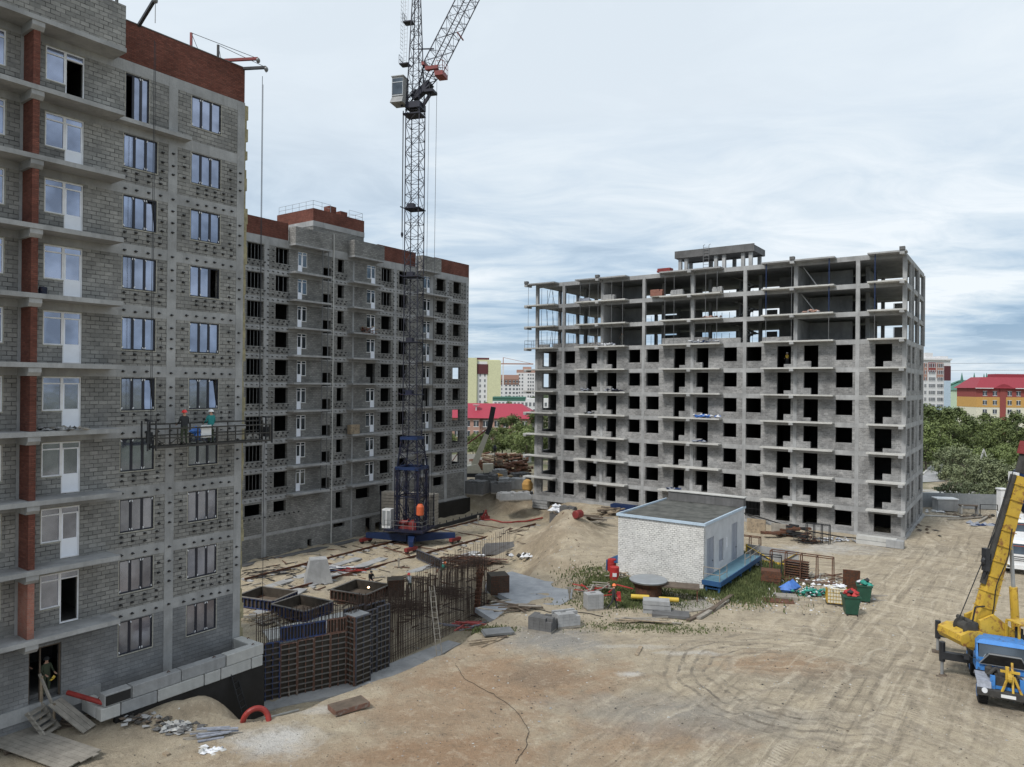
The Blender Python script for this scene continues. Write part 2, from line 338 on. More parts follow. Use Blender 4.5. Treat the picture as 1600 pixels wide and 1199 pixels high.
def hit_ground(x, y):
    z = 0.
    for _ in range(25):
        X, Y = gnd(x, y, z); z = z*.4+hz_at(X, Y)*.6
    return X, Y, hz_at(X, Y)
def axis(a, b, st, lo, hi):
    c = list(np.arange(a, b+st/2, st)); v, s = b, st
    while v < hi: s *= 1.35; v += s; c.append(v)
    v, s = a, st
    while v > lo: s *= 1.35; v -= s; c.insert(0, v)
    return np.array(c)
gx, gy = axis(-27, 46, .3, -3000, 3000), axis(25.5, 108, .3, -600, 5500)
X2, Y2 = np.meshgrid(gx, gy); Z2 = height(X2, Y2)
nx, ny = len(gx), len(gy)
vs = np.stack([X2.ravel(), Y2.ravel(), Z2.ravel()], 1)
ii = (np.arange(ny-1)[:, None]*nx+np.arange(nx-1)[None, :]).ravel()
fs = np.stack([ii, ii+1, ii+1+nx, ii+nx], 1)
me = bpy.data.meshes.new('ground'); me.vertices.add(len(vs)); me.vertices.foreach_set('co', vs.ravel()); me.loops.add(fs.size); me.loops.foreach_set('vertex_index', fs.ravel())
me.polygons.add(len(fs)); me.polygons.foreach_set('loop_start', np.arange(0, fs.size, 4)); me.polygons.foreach_set('loop_total', np.full(len(fs), 4)); me.polygons.foreach_set('use_smooth', np.ones(len(fs), bool)); me.update(); me.validate()
ground = bpy.data.objects.new('ground', me); SC.collection.objects.link(ground); ground['kind'] = 'structure'
s = NT('sandy_soil'); P = s.tc.outputs['Object']
base = s.mix(s.rng(s.noise(.09, 7, .6, .4), .35, .65), (.37, .315, .235), (.46, .395, .295))
base = s.mix(s.rng(s.noise(.6, 6, .66, .5), .42, .7, 0, .75), base, (.28, .24, .185))
spx = s.n('ShaderNodeSeparateXYZ'); s.l(P, spx.inputs[0]); PX, PY, PZ = spx.outputs
def blob(cx, cy, rx, ry, edge=.5, dens=1):
    a = s.math('POWER', s.math('DIVIDE', s.math('SUBTRACT', PX, cx), rx), 2); b = s.math('POWER', s.math('DIVIDE', s.math('SUBTRACT', PY, cy), ry), 2)
    d = s.math('ADD', s.math('SQRT', s.math('ADD', a, b)), s.math('MULTIPLY', s.math('SUBTRACT', s.noise(.55, 6, .65, .4, off=(cx, cy, 0)), .5), 2.2))
    return s.rng(d, 1-edge, 1+edge*.6, dens, 0)
def spot(px, py, rx, ry, col, dens=.7, edge=.5):
    global base
    cx, cy = gnd(px, py); base = s.mix(blob(cx, cy, rx, ry, edge, dens), base, col)
RUST, GREY, DARK, PALE = (.31, .21, .135), (.25, .245, .235), (.14, .12, .10), (.54, .53, .51)
for a in ((800, 1060, 6.5, 3.4, RUST, .85), (720, 1120, 5, 2, RUST, .6), (700, 1180, 4, 2.2, RUST, .95), (480, 1190, 5, 1.6, RUST, .45), (1220, 1040, 3.6, 1.8, RUST, .8), (1020, 1150, 4, 1.5, RUST, .7), (900, 1180, 4, 1.5, RUST, .5), (640, 1110, 3, 1.6, RUST, .35), (1180, 940, 2.6, 1.6, RUST, .45), (760, 1010, 2.4, 1.2, RUST, .4),
          (870, 1000, 3.0, 2.6, GREY, .85), (1255, 1068, 2.6, 1.1, DARK, .45), (1330, 1055, 3.5, .9, DARK, .35), (845, 1055, 2.2, 1.6, DARK, .35), (1120, 1130, 6, 1.8, GREY, .5), (1010, 1100, 5, 1.4, GREY, .4), (1560, 1110, 2.5, 1.2, DARK, .35),
          (430, 1158, 2.1, 1.3, PALE, .9), (500, 1110, 1.4, .5, PALE, .55), (985, 1052, .7, .35, PALE, .8), (1075, 1020, 2.0, .35, PALE, .5), (990, 1010, 2.6, .3, PALE, .3), (1310, 857, 4.5, 2.2, PALE, .8), (1000, 880, 2, 4, (.36, .31, .22), .4), (1420, 790, 9, 7, (.20, .18, .15), .7), (1400, 860, 7, 3, (.22, .20, .165), .5), (215, 1150, 3, 2.5, DARK, .25)):
    spot(*a)
GRN = (.13, .145, .07)
for a in ((960, 915, 2.4, 2.0, GRN, .75), (1010, 935, 3.2, 1.6, GRN, .8), (1150, 925, 1.8, 3.0, GRN, .8), (1175, 895, 1.6, 3.6, GRN, .8), (1030, 980, 3, .8, GRN, .35)): spot(*a)
# tracks
rot = s.n('ShaderNodeVectorRotate'); rot.rotation_type = 'Z_AXIS'; s.l(P, rot.inputs['Vector']); rot.inputs['Angle'].default_value = -RANG; rot.inputs['Center'].default_value = (RD0[0], RD0[1], 0)
sp2 = s.n('ShaderNodeSeparateXYZ'); s.l(rot.outputs[0], sp2.inputs[0])
u = s.math('ADD', s.math('SUBTRACT', sp2.outputs[1], RD0[1]), s.math('MULTIPLY', s.math('SUBTRACT', s.noise(.07, 3, .5), .5), 9))
tr = s.math('MULTIPLY', s.noise(2.2, 5, .7, vec=rot.outputs[0], sc=(.035, 1, 1)), 1)
R2C = gnd(1330, 1250); dx, dy = s.math('SUBTRACT', PX, R2C[0]), s.math('SUBTRACT', PY, R2C[1]); r2e = s.math('SQRT', s.math('ADD', s.math('MULTIPLY', dx, dx), s.math('MULTIPLY', dy, dy)))
trk = s.math('MULTIPLY', s.rng(tr, .54, .68), s.rng(s.math('ABSOLUTE', u), 2, 10, .8, 0))
base = s.mix(trk, base, (.20, .17, .13))
trl = s.math('MULTIPLY', s.rng(s.noise(2.6, 5, .7, vec=rot.outputs[0], sc=(.03, 1, 1), off=(4, 4, 4)), .55, .68), s.rng(s.math('ABSOLUTE', u), 2, 10, .75, 0)); base = s.mix(trl, base, (.56, .49, .38))
for fr, ph, am in ((3.1, 0, .5), (5.3, 1.3, .45)):
    ln = s.rng(s.math('SINE', s.math('ADD', s.math('MULTIPLY', u, fr), s.math('MULTIPLY', s.noise(.12, 4, .6, off=(ph, 0, 0)), 9))), .80, .97)
    ln = s.math('MULTIPLY', s.math('MULTIPLY', ln, s.rng(s.math('ABSOLUTE', u), 3, 11, am, 0)), s.rng(s.noise(.5, 5, .7, off=(0, ph, 3)), .40, .56)); base = s.mix(ln, base, (.22, .185, .145) if ph else (.60, .53, .42))
rmask = s.rng(PX, 4, 14)
for fr, am in ((2.3, .4), (3.9, .35)):
    ln = s.rng(s.math('SINE', s.math('ADD', s.math('MULTIPLY', r2e, fr), s.math('MULTIPLY', s.noise(.10, 3, .6, off=(fr, 0, 0)), 7))), .84, .97)
    ln = s.math('MULTIPLY', s.math('MULTIPLY', s.math('MULTIPLY', ln, rmask), am), s.rng(s.noise(.4, 5, .7, off=(0, fr, 3)), .44, .60)); base = s.mix(ln, base, (.20, .17, .135) if fr < 3 else (.60, .53, .42))
lug = s.math('MULTIPLY', s.math('SINE', s.math('MULTIPLY', sp2.outputs[0], 26)), s.rng(s.math('SINE', s.math('MULTIPLY', u, 1.9)), .75, .95))
lugm = s.math('MULTIPLY', s.math('MULTIPLY', s.rng(lug, .2, .8), s.rng(s.math('ABSOLUTE', u), 2, 6, .5, 0)), s.rng(s.noise(.35, 3, .5), .45, .6)); base = s.mix(lugm, base, (.17, .15, .125))
dx, dy = s.math('SUBTRACT', PX, RING[0]), s.math('SUBTRACT', PY, RING[1])
rr = s.math('ADD', s.math('SQRT', s.math('ADD', s.math('MULTIPLY', dx, dx), s.math('MULTIPLY', dy, dy))), s.math('MULTIPLY', s.math('SUBTRACT', s.noise(.25, 3, .5), .5), 1.6))
rg = s.math('MULTIPLY', s.rng(s.math('SINE', s.math('MULTIPLY', rr, 8.5)), .45, .85), s.rng(s.math('ABSOLUTE', s.math('SUBTRACT', rr, 5.4)), .9, 2.4, .95, 0))
rg = s.math('MULTIPLY', s.math('MULTIPLY', rg, s.rng(s.noise(1.1, 5, .7), .38, .6)), s.rng(PX, RING[0]-1, RING[0]+4, 1, .15))
base = s.mix(rg, base, (.16, .14, .115))
# wide curved sweeps left by lorries turning out of the yard
R2C = gnd(1330, 1250); dx, dy = s.math('SUBTRACT', PX, R2C[0]), s.math('SUBTRACT', PY, R2C[1])
r2 = s.math('SQRT', s.math('ADD', s.math('MULTIPLY', dx, dx), s.math('MULTIPLY', dy, dy)))
cb = s.n('ShaderNodeCombineXYZ'); s.l(s.math('MULTIPLY', r2, 1), cb.inputs[0]); s.l(s.math('MULTIPLY', s.math('ARCTAN2', dy, dx), 1.2), cb.inputs[1])
sw = s.math('MULTIPLY', s.rng(s.noise(1.5, 5, .7, .15, vec=cb.outputs[0]), .53, .66), s.math('MULTIPLY', s.rng(PX, -2, 12), .5)); base = s.mix(sw, base, (.21, .18, .145))
sw = s.math('MULTIPLY', s.rng(s.noise(2.1, 5, .7, .15, vec=cb.outputs[0], off=(7, 0, 0)), .54, .67), s.math('MULTIPLY', s.rng(PX, -2, 12), .42)); base = s.mix(sw, base, (.58, .51, .40))
# pit sand paler and yellower, banks browner
base = s.mix(s.rng(PZ, -.7, -2.0, 0, .5), base, s.mix(s.rng(s.noise(.4, 6, .65, .4), .38, .62), (.46, .39, .27), (.30, .27, .22)))
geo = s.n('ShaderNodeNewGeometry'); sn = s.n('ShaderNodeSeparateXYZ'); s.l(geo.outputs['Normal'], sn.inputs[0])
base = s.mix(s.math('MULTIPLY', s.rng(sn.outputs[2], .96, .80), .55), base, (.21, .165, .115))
g1 = s.noise(5, 6, .72); g2 = s.noise(22, 4, .7)
m1 = s.noise(1.3, 8, .74, .3, off=(1, 6, 2)); base = s.mix(s.rng(m1, .54, .66, 0, .4), base, (.15, .125, .095)); base = s.mix(s.rng(m1, .46, .36, 0, .35), base, (.58, .505, .395))
base = s.mix(s.rng(g1, .57, .68, 0, .55), base, (.12, .105, .085)); base = s.mix(s.rng(g1, .42, .32, 0, .35), base, (.60, .54, .44)); base = s.mix(s.rng(g2, .57, .68, 0, .7), base, (.09, .08, .068))
peb = s.rng(s.noise(9, 3, .8, off=(2, 2, 2)), .70, .74); base = s.mix(s.math('MULTIPLY', peb, .8), base, (.55, .54, .52))
# grassy far land
fd = s.math('SQRT', s.math('ADD', s.math('MULTIPLY', s.math('SUBTRACT', PX, 10), s.math('SUBTRACT', PX, 10)), s.math('MULTIPLY', s.math('SUBTRACT', PY, 50), s.math('SUBTRACT', PY, 50))))
gm = s.math('MULTIPLY', s.rng(fd, 74, 92), s.rng(s.noise(.06, 5, .6), .40, .52)); base = s.mix(gm, base, s.mix(s.rng(s.noise(.5, 5, .6), .3, .7), (.05, .07, .03), (.11, .125, .06)))
s.l(base, s.b.inputs['Base Color']); s.b.inputs['Roughness'].default_value = .95; s.b.inputs['Specular IOR Level'].default_value = .15
s.bump(s.math('ADD', s.math('MULTIPLY', g1, 1.0), s.math('ADD', s.math('MULTIPLY', g2, .35), s.math('MULTIPLY', trk, -.35))), .14, 1)
me.materials.append(s.m)
# ================================================================ BUILDINGS
def wall_holes(mb, x0, x1, z0, z1, y0, y1, holes):
    """slab of wall in the XZ plane with rectangular holes (hx0,hx1,hz0,hz1)"""
    zs = sorted({z0, z1, *[min(max(h[2], z0), z1) for h in holes], *[min(max(h[3], z0), z1) for h in holes]})
    for a, b in zip(zs, zs[1:]):
        if b-a < 1e-4: continue
        m = (a+b)/2; cuts = sorted([(h[0], h[1]) for h in holes if h[2] < m < h[3] and h[1] > x0 and h[0] < x1]); x = x0
        for c, d in cuts:
            if c > x+1e-4: mb.box(x, c, y0, y1, a, b)
            x = max(x, d)
        if x < x1-1e-4: mb.box(x, x1, y0, y1, a, b)
    return mb
def rot_y(mb):   # turn an XZ wall into a YZ wall: (x,y,z)->(y,x,z)
    mb.v = [(y, x, z) for x, y, z in mb.v]; mb.f = [f[::-1] for f in mb.f]; return mb
# ---------------------------------------------------------------- building A (near left)
AO = thing('apartment_block', 'nearest grey apartment house on the left with glazed windows and white balcony doors', 'building', (-15.24, 40.2, 0), R(53.6))
FA = [1.5+3*k for k in range(10)]
hol = []
for k, F in enumerate(FA):
    hol.append((-3.1, -1.42, F+.78, F+2.4))
    if k < 9: hol.append((-6.57, -4.91, F+.78, F+2.4))
    else: hol.append((-6.5, -5.35, F, F+2.4))
    if k:
        hol += [(-10.0, -9.2, F+.85, F+2.4), (-9.2, -8.37, F+.04, F+2.4), (-12.4, -11.54, F+.85, F+2.4), (-13.25, -12.4, F+.04, F+2.4), (-17.2, -15.5, F+.78, F+2.4), (-21.5, -19.8, F+.78, F+2.4)]
    else: hol += [(-10.42, -9.1, 1.25, 3.7), (-17.2, -15.5, F+.78, F+2.4)]
wall_holes(MB(), -24, 0, 4.0, 31.0, 0, .4, hol).build('wall', MT['blkA'], AO)
wall_holes(MB(), -24, 0, -3.2, 4.0, 0, .4, hol).build('ground_floor_wall', MT['blkA0'], AO)
MB().box(-24.4, -7.4, -.10, -.002, .62, 1.24).build('plinth', MT['concA'], AO)
for k, F in enumerate(FA[1:]+[31.5]):
    MB().box(-24, .012, -.012, .39, F-.55, F).build('floor_band', MT['concA'], AO)
for x0, x1 in ((-4.34, -3.87), (-.43, .02), (-11.0, -10.55)):
    MB().box(x0, x1, -.022, .38, -3 if x0 > -5 else 4, 31.49).build('column', MT['concA'], AO)
for k, F in enumerate(FA[1:]+[31.5]):
    MB().box(-24, -7.08+random.uniform(-.04, .04), -1.3, -.024, F-.21, F).build('balcony_slab', MT['conc'], AO)
    if k < 9:
        m = MB().box(-10.88, -10.62, -1.08, -.026, F+.002, F+2.42); m.build('brick_pillar', MT['brick'] if k else MT['brickL'], AO)
    m = MB(); m.prism([(-.024, F-.211), (-1.25, F-.211), (-1.25, F-.42), (-1.1, F-.58), (-.024, F-.58)], -11.0, -10.5, 'YZ'); m.build('slab_bracket', MT['concA'], AO)
MB().box(-7.05, -3.41, -.6, -.023, 28.3, 28.5).build('balcony_slab', MT['conc'], AO)
MB().box(-24, -7.12, -1.28, -1.08, 31.502, 33.5).box(-7.32, -7.12, -1.08, -.001, 31.502, 33.5).build('balcony_parapet', MT['blkA'], AO)
MB().box(-24, 0, .0, .38, 31.502, 33.45).box(-.38, 0, .381, 14, 31.502, 33.45).build('brick_parapet', MT['brick'], AO)
MB().box(-24, .0, -.02, .40, 33.452, 33.50).box(-.4, .0, .41, 14, 33.452, 33.5).build('parapet_cap', MT['concD'], AO)
MB().box(-24, 0, .401, 14, 31.3, 31.5).build('roof', MT['roof_felt'], AO)
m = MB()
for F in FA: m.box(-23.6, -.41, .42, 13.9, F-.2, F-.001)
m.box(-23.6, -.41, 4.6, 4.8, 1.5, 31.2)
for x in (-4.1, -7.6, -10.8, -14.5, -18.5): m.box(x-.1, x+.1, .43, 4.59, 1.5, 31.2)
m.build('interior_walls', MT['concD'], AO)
MB().box(-.4, 0, .401, 14, -3.2, 31.29).box(-24, -23.6, .401, 14, -3.2, 31.29).box(-24, 0, 14, 14.4, -3.2, 31.5).build('end_wall', MT['blkA'], AO)
m = MB(); z = .6
while z < 31.3:
    h = random.uniform(.45, 1.1); d = random.uniform(.1, .3); m.box(.022, d, .05, .30, z, min(z+h, 31.4)); z += h+.01
m.build('insulation_edge', MT['insul'], AO)
def win3(parent, x0, x1, z0, z1, skip=None, tilt=None):
    m = MB(); t = .06; y0, y1 = .06, .13
    m.box(x0, x1, y0, y1, z0, z0+t); m.box(x0, x1, y0, y1, z1-t, z1)
    w = (x1-x0)/3; m.box(x0, x0+t, y0, y1, z0+t, z1-t); m.box(x1-t, x1, y0, y1, z0+t, z1-t)
    for i in (1, 2): m.box(x0+w*i-.055, x0+w*i+.055, y0-.01, y1, z0+t, z1-t)
    m.mi = 1
    m.box(x0-.035, x0-.001, -.006, .04, z0-.04, z1+.02); m.box(x1+.001, x1+.035, -.006, .04, z0-.04, z1+.02); m.box(x0, x1, -.03, .05, z0-.04, z0-.001)
    fr = m.build('window', [MT['frame_dark'], MT['foam']], parent)
    p = MB()
    for i in range(3):
        if skip == i: continue
        a, b = x0+w*i+(.055 if i else t), x0+w*(i+1)-(.055 if i < 2 else t)
        y = .10
        if tilt == i: p.quadbox([(a+.03, y-.02, z0+t), (b-.03, y-.02, z0+t), (b-.03, y, z0+t), (a+.03, y, z0+t), (a+.03, y+.16, z1-t-.03), (b-.06, y+.16, z1-t-.03), (b-.06, y+.18, z1-t-.03), (a+.03, y+.18, z1-t-.03)])
        else: p.box(a-.005, b+.005, y-.008, y+.008, z0+t-.005, z1-t+.005)
        p.mi = 1
        for q in range(2): p.obox((random.choice((a, b)), y0-.02, z0+.12 if q else z1-.1), (.05, .01, .1), 0, 0, random.uniform(-.6, .6))
        p.mi = 0
    p.build('pane', [MT['glass'], MT['white_film']], fr)
def balc_unit(parent, F, x0, x1, door_left=False, open_door=False, off=0, h=2.4, s=.85, glassm='glass'):
    """white balcony unit: one window over a sill and one door with a solid bottom panel"""
    xm = x0+(x1-x0)*.5; a = (x0, xm) if not door_left else (xm, x1); d = (xm, x1) if not door_left else (x0, xm)
    t = .06; y0, y1 = .05, .13; m = MB()
    def fr(u0, u1, z0, z1):
        m.box(u0, u1, y0, y1, z1-t, z1); m.box(u0, u1, y0, y1, z0, z0+t); m.box(u0, u0+t, y0, y1, z0+t, z1-t); m.box(u1-t, u1, y0, y1, z0+t, z1-t)
    fr(a[0], a[1], F+s, F+h); fr(d[0], d[1], F+.04, F+h); m.box(a[0]+t, a[1]-t, y0, y1, F+h-.34, F+h-.28); m.box(d[0]+t, d[1]-t, y0, y1, F+h-.34, F+h-.28)
    m.mi = 1; m.box(x0-.03, x1+.03, -.004, .04, F+h+.001, F+h+.03); m.box(a[0], a[1], -.02, .05, F+s-.05, F+s-.001)
    m.box(a[0]-.03 if not door_left else a[1]+.001, a[0]-.001 if not door_left else a[1]+.03, -.005, .04, F+s-.04, F+h)
    w = m.build('balcony_window', [MT['frame_white'], MT['foam']], parent)
    p = MB().box(a[0]+t, a[1]-t, .09, .105, F+s+t, F+h-t)
    if not open_door: p.box(d[0]+t, d[1]-t, .09, .105, F+.92, F+h-t)
    else: p.box(d[0]+t, d[1]-t, .09, .105, F+h-.28, F+h-t)
    p.build('pane', MT[glassm], w)
    if not open_door:
        MB().box(d[0]+t, d[1]-t, .075, .11, F+.06+t*.5, F+.918).box(d[0]+t, d[0]+t+.06, .07, .12, F+.92, F+h-.34).box(d[1]-t-.06, d[1]-t, .07, .12, F+.92, F+h-.34).build('door_panel', MT['panel_white'], w)
for k, F in enumerate(FA):
    win3(AO, -3.1, -1.42, F+.78, F+2.4, skip=2 if k == 6 else None, tilt=2 if k == 4 else None)
    if k < 9: win3(AO, -6.57, -4.91, F+.78, F+2.4, tilt={4: 2, 7: 2}.get(k))
    else: win3(AO, -6.5, -5.35, F+.01, F+2.4, skip=0)
    if k:
        balc_unit(AO, F, -10.0, -8.37, open_door=k in (1, 9)); balc_unit(AO, F, -13.25, -11.54, True)
        win3(AO, -17.2, -15.5, F+.78, F+2.4); win3(AO, -21.5, -19.8, F+.78, F+2.4)
    else: win3(AO, -17.2, -15.5, F+.78, F+2.4)
MB().box(-10.42, -10.36, .1, .2, 1.26, 3.7).box(-9.16, -9.1, .1, .2, 1.26, 3.7).box(-9.95, -9.90, .12, .2, 1.26, 3.7).box(-10.36, -9.16, .1, .2, 3.62, 3.7).build('door_frame', MT['wood_dark'], AO)
MB().box(-10.42, -9.1, -.05, .6, 1.2, 1.249).build('door_step', MT['concA'], AO)
# fixing brackets on the facade
bm_ = MB().box(-.07, .07, -.11, -.013, -.02, .02).box(-.045, .045, -.03, -.012, -.055, .055)
bpos = []
for k in range(1, 9):
    F = FA[k]
    for x in (-.75, -1.25, -1.75, -2.25, -2.75, -3.3, -4.1, -4.75, -5.35, -5.95, -6.5):
        if x > -7: bpos.append((x, F-.3+random.uniform(-.04, .04)))
        if x not in (-4.1, -3.3): bpos += [(x, F+.28+random.uniform(-.05, .05)), (x, F+.58+random.uniform(-.03, .03))]
    for x in (-.25, -.85, -3.5, -4.1, -4.65):
        for dz in (.95, 1.45, 2.0): bpos.append((x, F+dz+random.uniform(-.06, .06)))
bpos.sort(key=lambda p: abs(p[1]-14))
b0 = None; rest = MB()
for i, (x, z) in enumerate(bpos):
    if i < 100:
        if b0 is None: b0 = bm_.build('facade_bracket', MT['bracket'], AO); o = b0
        else: o = b0.copy(); SC.collection.objects.link(o)
        o.location = (x, -.01, z)
    else:
        rest.box(x-.07, x+.07, -.12, -.023, z-.02, z+.02).box(x-.045, x+.045, -.04, -.022, z-.055, z+.055)
rest.build('facade_brackets', MT['bracket'], AO, kind='stuff')
def Aw(x, y, z=0):
    c, s_ = math.cos(R(53.6)), math.sin(R(53.6)); return Vector((-15.24+x*c-y*s_, 40.2+x*s_+y*c, z))
# ---------------------------------------------------------------- building B (middle)
BO = thing('apartment_block', 'middle grey apartment house behind the tower crane with brick parapets and empty windows', 'building', (-6.35, 102.7, 0), R(54.8))
FB = [3.8+3*k for k in range(9)]
colB = [(-36.3, -34.3), (-32.8, -31.1), (-17.3, -15.6), (-14.2, -12.6), (-6.96, -5.2), (-3.44, -1.75)]
hol = []
for k, F in enumerate(FB):
    for a, b in colB: hol.append((a, b, F+.75, F+2.4))
    for a, b in colB[:0]: pass
    hol += [(-42, -40.2, F+.75, F+2.4), (-29.95, -29.3, F, F+2.4), (-29.3, -28.7, F+.75, F+2.4), (-26.5, -25.25, F+(-.35), F+1.15), (-24.3, -23.35, F+.9, F+2.4 if k != 2 else F+2.4)]
    hol += [(-19.75, -19.05, F+.75, F+2.4), (-19.05, -18.3, F, F+2.4), (-9.6, -9.0, F+.75, F+2.4), (-9.0, -8.2, F, F+2.4)]
hol += [(a, b, 1.9, 3.1) for a, b in (colB[0], (-21.2, -19), (-17.3, -15.7), (-7.3, -5.3))]+[(-32.8, -31.2, 1.9, 3.1), (-24.3, -23.3, 1.2, 3.1)]
hol += [(-24.6, -22.9, -1.0, -.55), (-28.3, -27.7, -2.9, -1.7), (-19.6, -18.6, -3.2, -.6), (-18.0, -17.0, -2.6, -1.4)]
wall_holes(MB(), -44, 0, 3.3, 30.8, 0, .4, hol).build('wall', MT['blkB'], BO)
wall_holes(MB(), -44, 0, -3.6, 3.3, 0, .4, hol).build('ground_floor_wall', MT['blkB'], BO)
for F in FB+[30.8]:
    m = MB(); wall_holes(m, -44, .012, F-.5, F, -.012, .39, [h for h in hol if h[0] in (-26.5, -24.3)]); m.build('floor_band', MT['concA'], BO)
MB().box(-44, .01, -.03, -.002, -.42, -.1).build('floor_band', MT['conc'], BO)
for x in (-33.95, -24.95, -21.9, -14.9, -8.0, -4.75, -.35):
    w_ = .28 if x > -20 or x < -30 else .12
    MB().box(x-w_, x+w_, -.024, .38, -3.6, 30.79).build('column', MT['concA'], BO)
MB().box(-9.6, .35, -.35, -.031, -3.3, -.5).box(.02, .35, -.03, 5, -3.3, -.5).build('membrane', MT['black_film'], BO)
for (a, b) in ((-31.2, -26.2), (-22.85, -18.0), (-11.1, -7.4)):
    for k, F in enumerate(FB):
        e = b if not (a == -11.1 and k == 8) else -5.0
        MB().box(a, e, -1.2, -.026, F-.2, F).build('balcony_slab', MT['conc'], BO)
    MB().box(a, b, -1.2, -.026, 30.6, 30.8).build('balcony_slab', MT['conc'], BO)
    MB().box(a, b, -1.18, -.98, 30.802, 32.6).box(a, a+.2, -.98, -.001, 30.802, 32.6).box(b-.2, b, -.98, -.001, 30.802, 32.6).build('balcony_parapet', MT['blkB'], BO)
for x in (-27.4, -26.6):   # small corbels and drain pipes
    MB().box(x-.04, x+.04, -1.1, -1.02, 3.8, 30.6).build('drain_pipe', MT['steel_grey'], BO)
MB().box(-25.05, -24.93, -.1, -.026, -3, 33).build('conduit', MT['concW'], BO)
for a, b in ((-44, -31.25), (-17.95, -11.15), (-7.35, 0)): MB().box(a, b, 0, .38, 31.15, 33.0).build('brick_parapet', MT['brick'], BO)
MB().box(-.38, 0, .381, 14, 31.15, 33.0).build('brick_parapet', MT['brick'], BO)
MB().box(-44, .012, -.01, .38, 30.802, 31.148).build('parapet_base', MT['conc'], BO)
MB().box(-44, 0, .401, 14, 30.5, 30.8).build('roof', MT['roof_felt'], BO)
# roof tower
MB().box(-27.9, -20.3, .02, 6.5, 30.81, 33.4).build('tower_wall', MT['blkB'], BO)
MB().box(-27.95, -20.25, -.03, 6.55, 33.4, 34.0).build('tower_band', MT['conc'], BO)
MB().box(-27.92, -20.28, 0, 6.5, 34.0, 35.4).box(-25.2, -24.2, .5, 1.5, 35.4, 36.3).box(-23.6, -22.6, .4, 1.3, 35.4, 36.0).build('tower_parapet', MT['brick'], BO)
m = MB()
def rail(m, pts, h=.9, r=.03, step=1.2):
    for p, q in zip(pts, pts[1:]):
        p, q = Vector(p), Vector(q); n = max(1, int((q-p).length/step))
        for i in range(n+1): c = p.lerp(q, i/n); m.bar(c, c+Vector((0, 0, h)), r)
        for zz_ in (h, h*.5): m.bar(p+Vector((0, 0, zz_)), q+Vector((0, 0, zz_)), r)
rail(m, [(-25.3, .2, 35.4), (-27.8, .2, 35.4), (-27.8, 6.3, 35.4)]); rail(m, [(-22.5, .2, 35.4), (-20.4, .2, 35.4), (-20.4, 6.3, 35.4)]); m.build('roof_railing', MT['galv'], BO)
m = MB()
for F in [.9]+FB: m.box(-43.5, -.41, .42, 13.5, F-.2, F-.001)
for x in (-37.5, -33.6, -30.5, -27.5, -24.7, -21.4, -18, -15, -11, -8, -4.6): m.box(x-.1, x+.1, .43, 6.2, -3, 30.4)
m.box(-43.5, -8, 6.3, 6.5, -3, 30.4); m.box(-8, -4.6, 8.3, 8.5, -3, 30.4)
m.build('interior_walls', MT['room_shade'], BO)  # walls and slabs coloured near-black, room shade put into the colour
gh = []
for k, F in enumerate(FB):
    if k in (0, 1, 2, 4): gh += [(1.0, 2.9, F+.75, F+2.4), (3.9, 6.3, F+.75, F+2.4)]
    else: gh += [(2.55, 3.1, F+.4, F+2.4)]
rot_y(wall_holes(MB(), .401, 14, -3.6, 30.79, -.4, 0, gh)).build('end_wall', MT['blkB'], BO)
MB().box(-44, 0, 14, 14.4, -3.6, 30.8).build('rear_wall', MT['blkB'], BO)
for k, F in enumerate(FB):
    balc_unit(BO, F, -29.95, -28.7, door_left=True, h=2.4, s=.75, glassm='glass_dark')
    if k != 4: balc_unit(BO, F, -19.75, -18.3, h=2.4, s=.75, glassm='glass_dark')
    if k != 3: balc_unit(BO, F, -9.6, -8.2, h=2.4, s=.75, glassm='glass_dark')
m = MB()
for k, F in enumerate(FB):
    for x in np.arange(-36.1, -34.3, .42): m.box(x-.02, x+.02, .2, .24, F+.75, F+2.4)
    if k > 6:
        for a, b in (colB[1], colB[2]):
            for x in (a+.5, a+1.1): m.box(x-.03, x+.03, .2, .25, F+.75, F+2.4)
m.build('window_bars', MT['steel_grey'], BO)
m = MB()
for k, F in enumerate(FB):
    for x in np.arange(-37.5, -.3, .62):
        if -31.3 < x < -26.9 or -22.9 < x < -17.9 or -11.2 < x < -7.4: continue
        if x < -25.3 and x > -26.9: continue
        m.obox((x, -.06, F-.27+random.uniform(-.03, .03)), (.2, .08, .06), 0, 0, .3)
        if any(a-.1 < x < b+.1 for a, b in colB) or -24.5 < x < -23.2 or (k < 9 and x > -24.8 and x < -23.0):
            m.obox((x, -.05, F+.25), (.19, .08, .13), 0, 0, .35); m.obox((x+.2, -.05, F+.58), (.19, .08, .13), 0, 0, -.3)
        else:
            for dz in (.3, .85, 1.4, 2.0): m.obox((x, -.05, F+dz+random.uniform(-.04, .04)), (.18, .08, .1), 0, 0, .3)
for x in np.arange(-37, -29, .62): m.obox((x, -.05, 1.6), (.16, .08, .14), 0, 0, .4)
m.build('facade_brackets', MT['bracket'], BO, kind='stuff')
def Bw(x, y, z=0):
    c, s_ = math.cos(R(54.8)), math.sin(R(54.8)); return Vector((-6.35+x*c-y*s_, 102.7+x*s_+y*c, z))
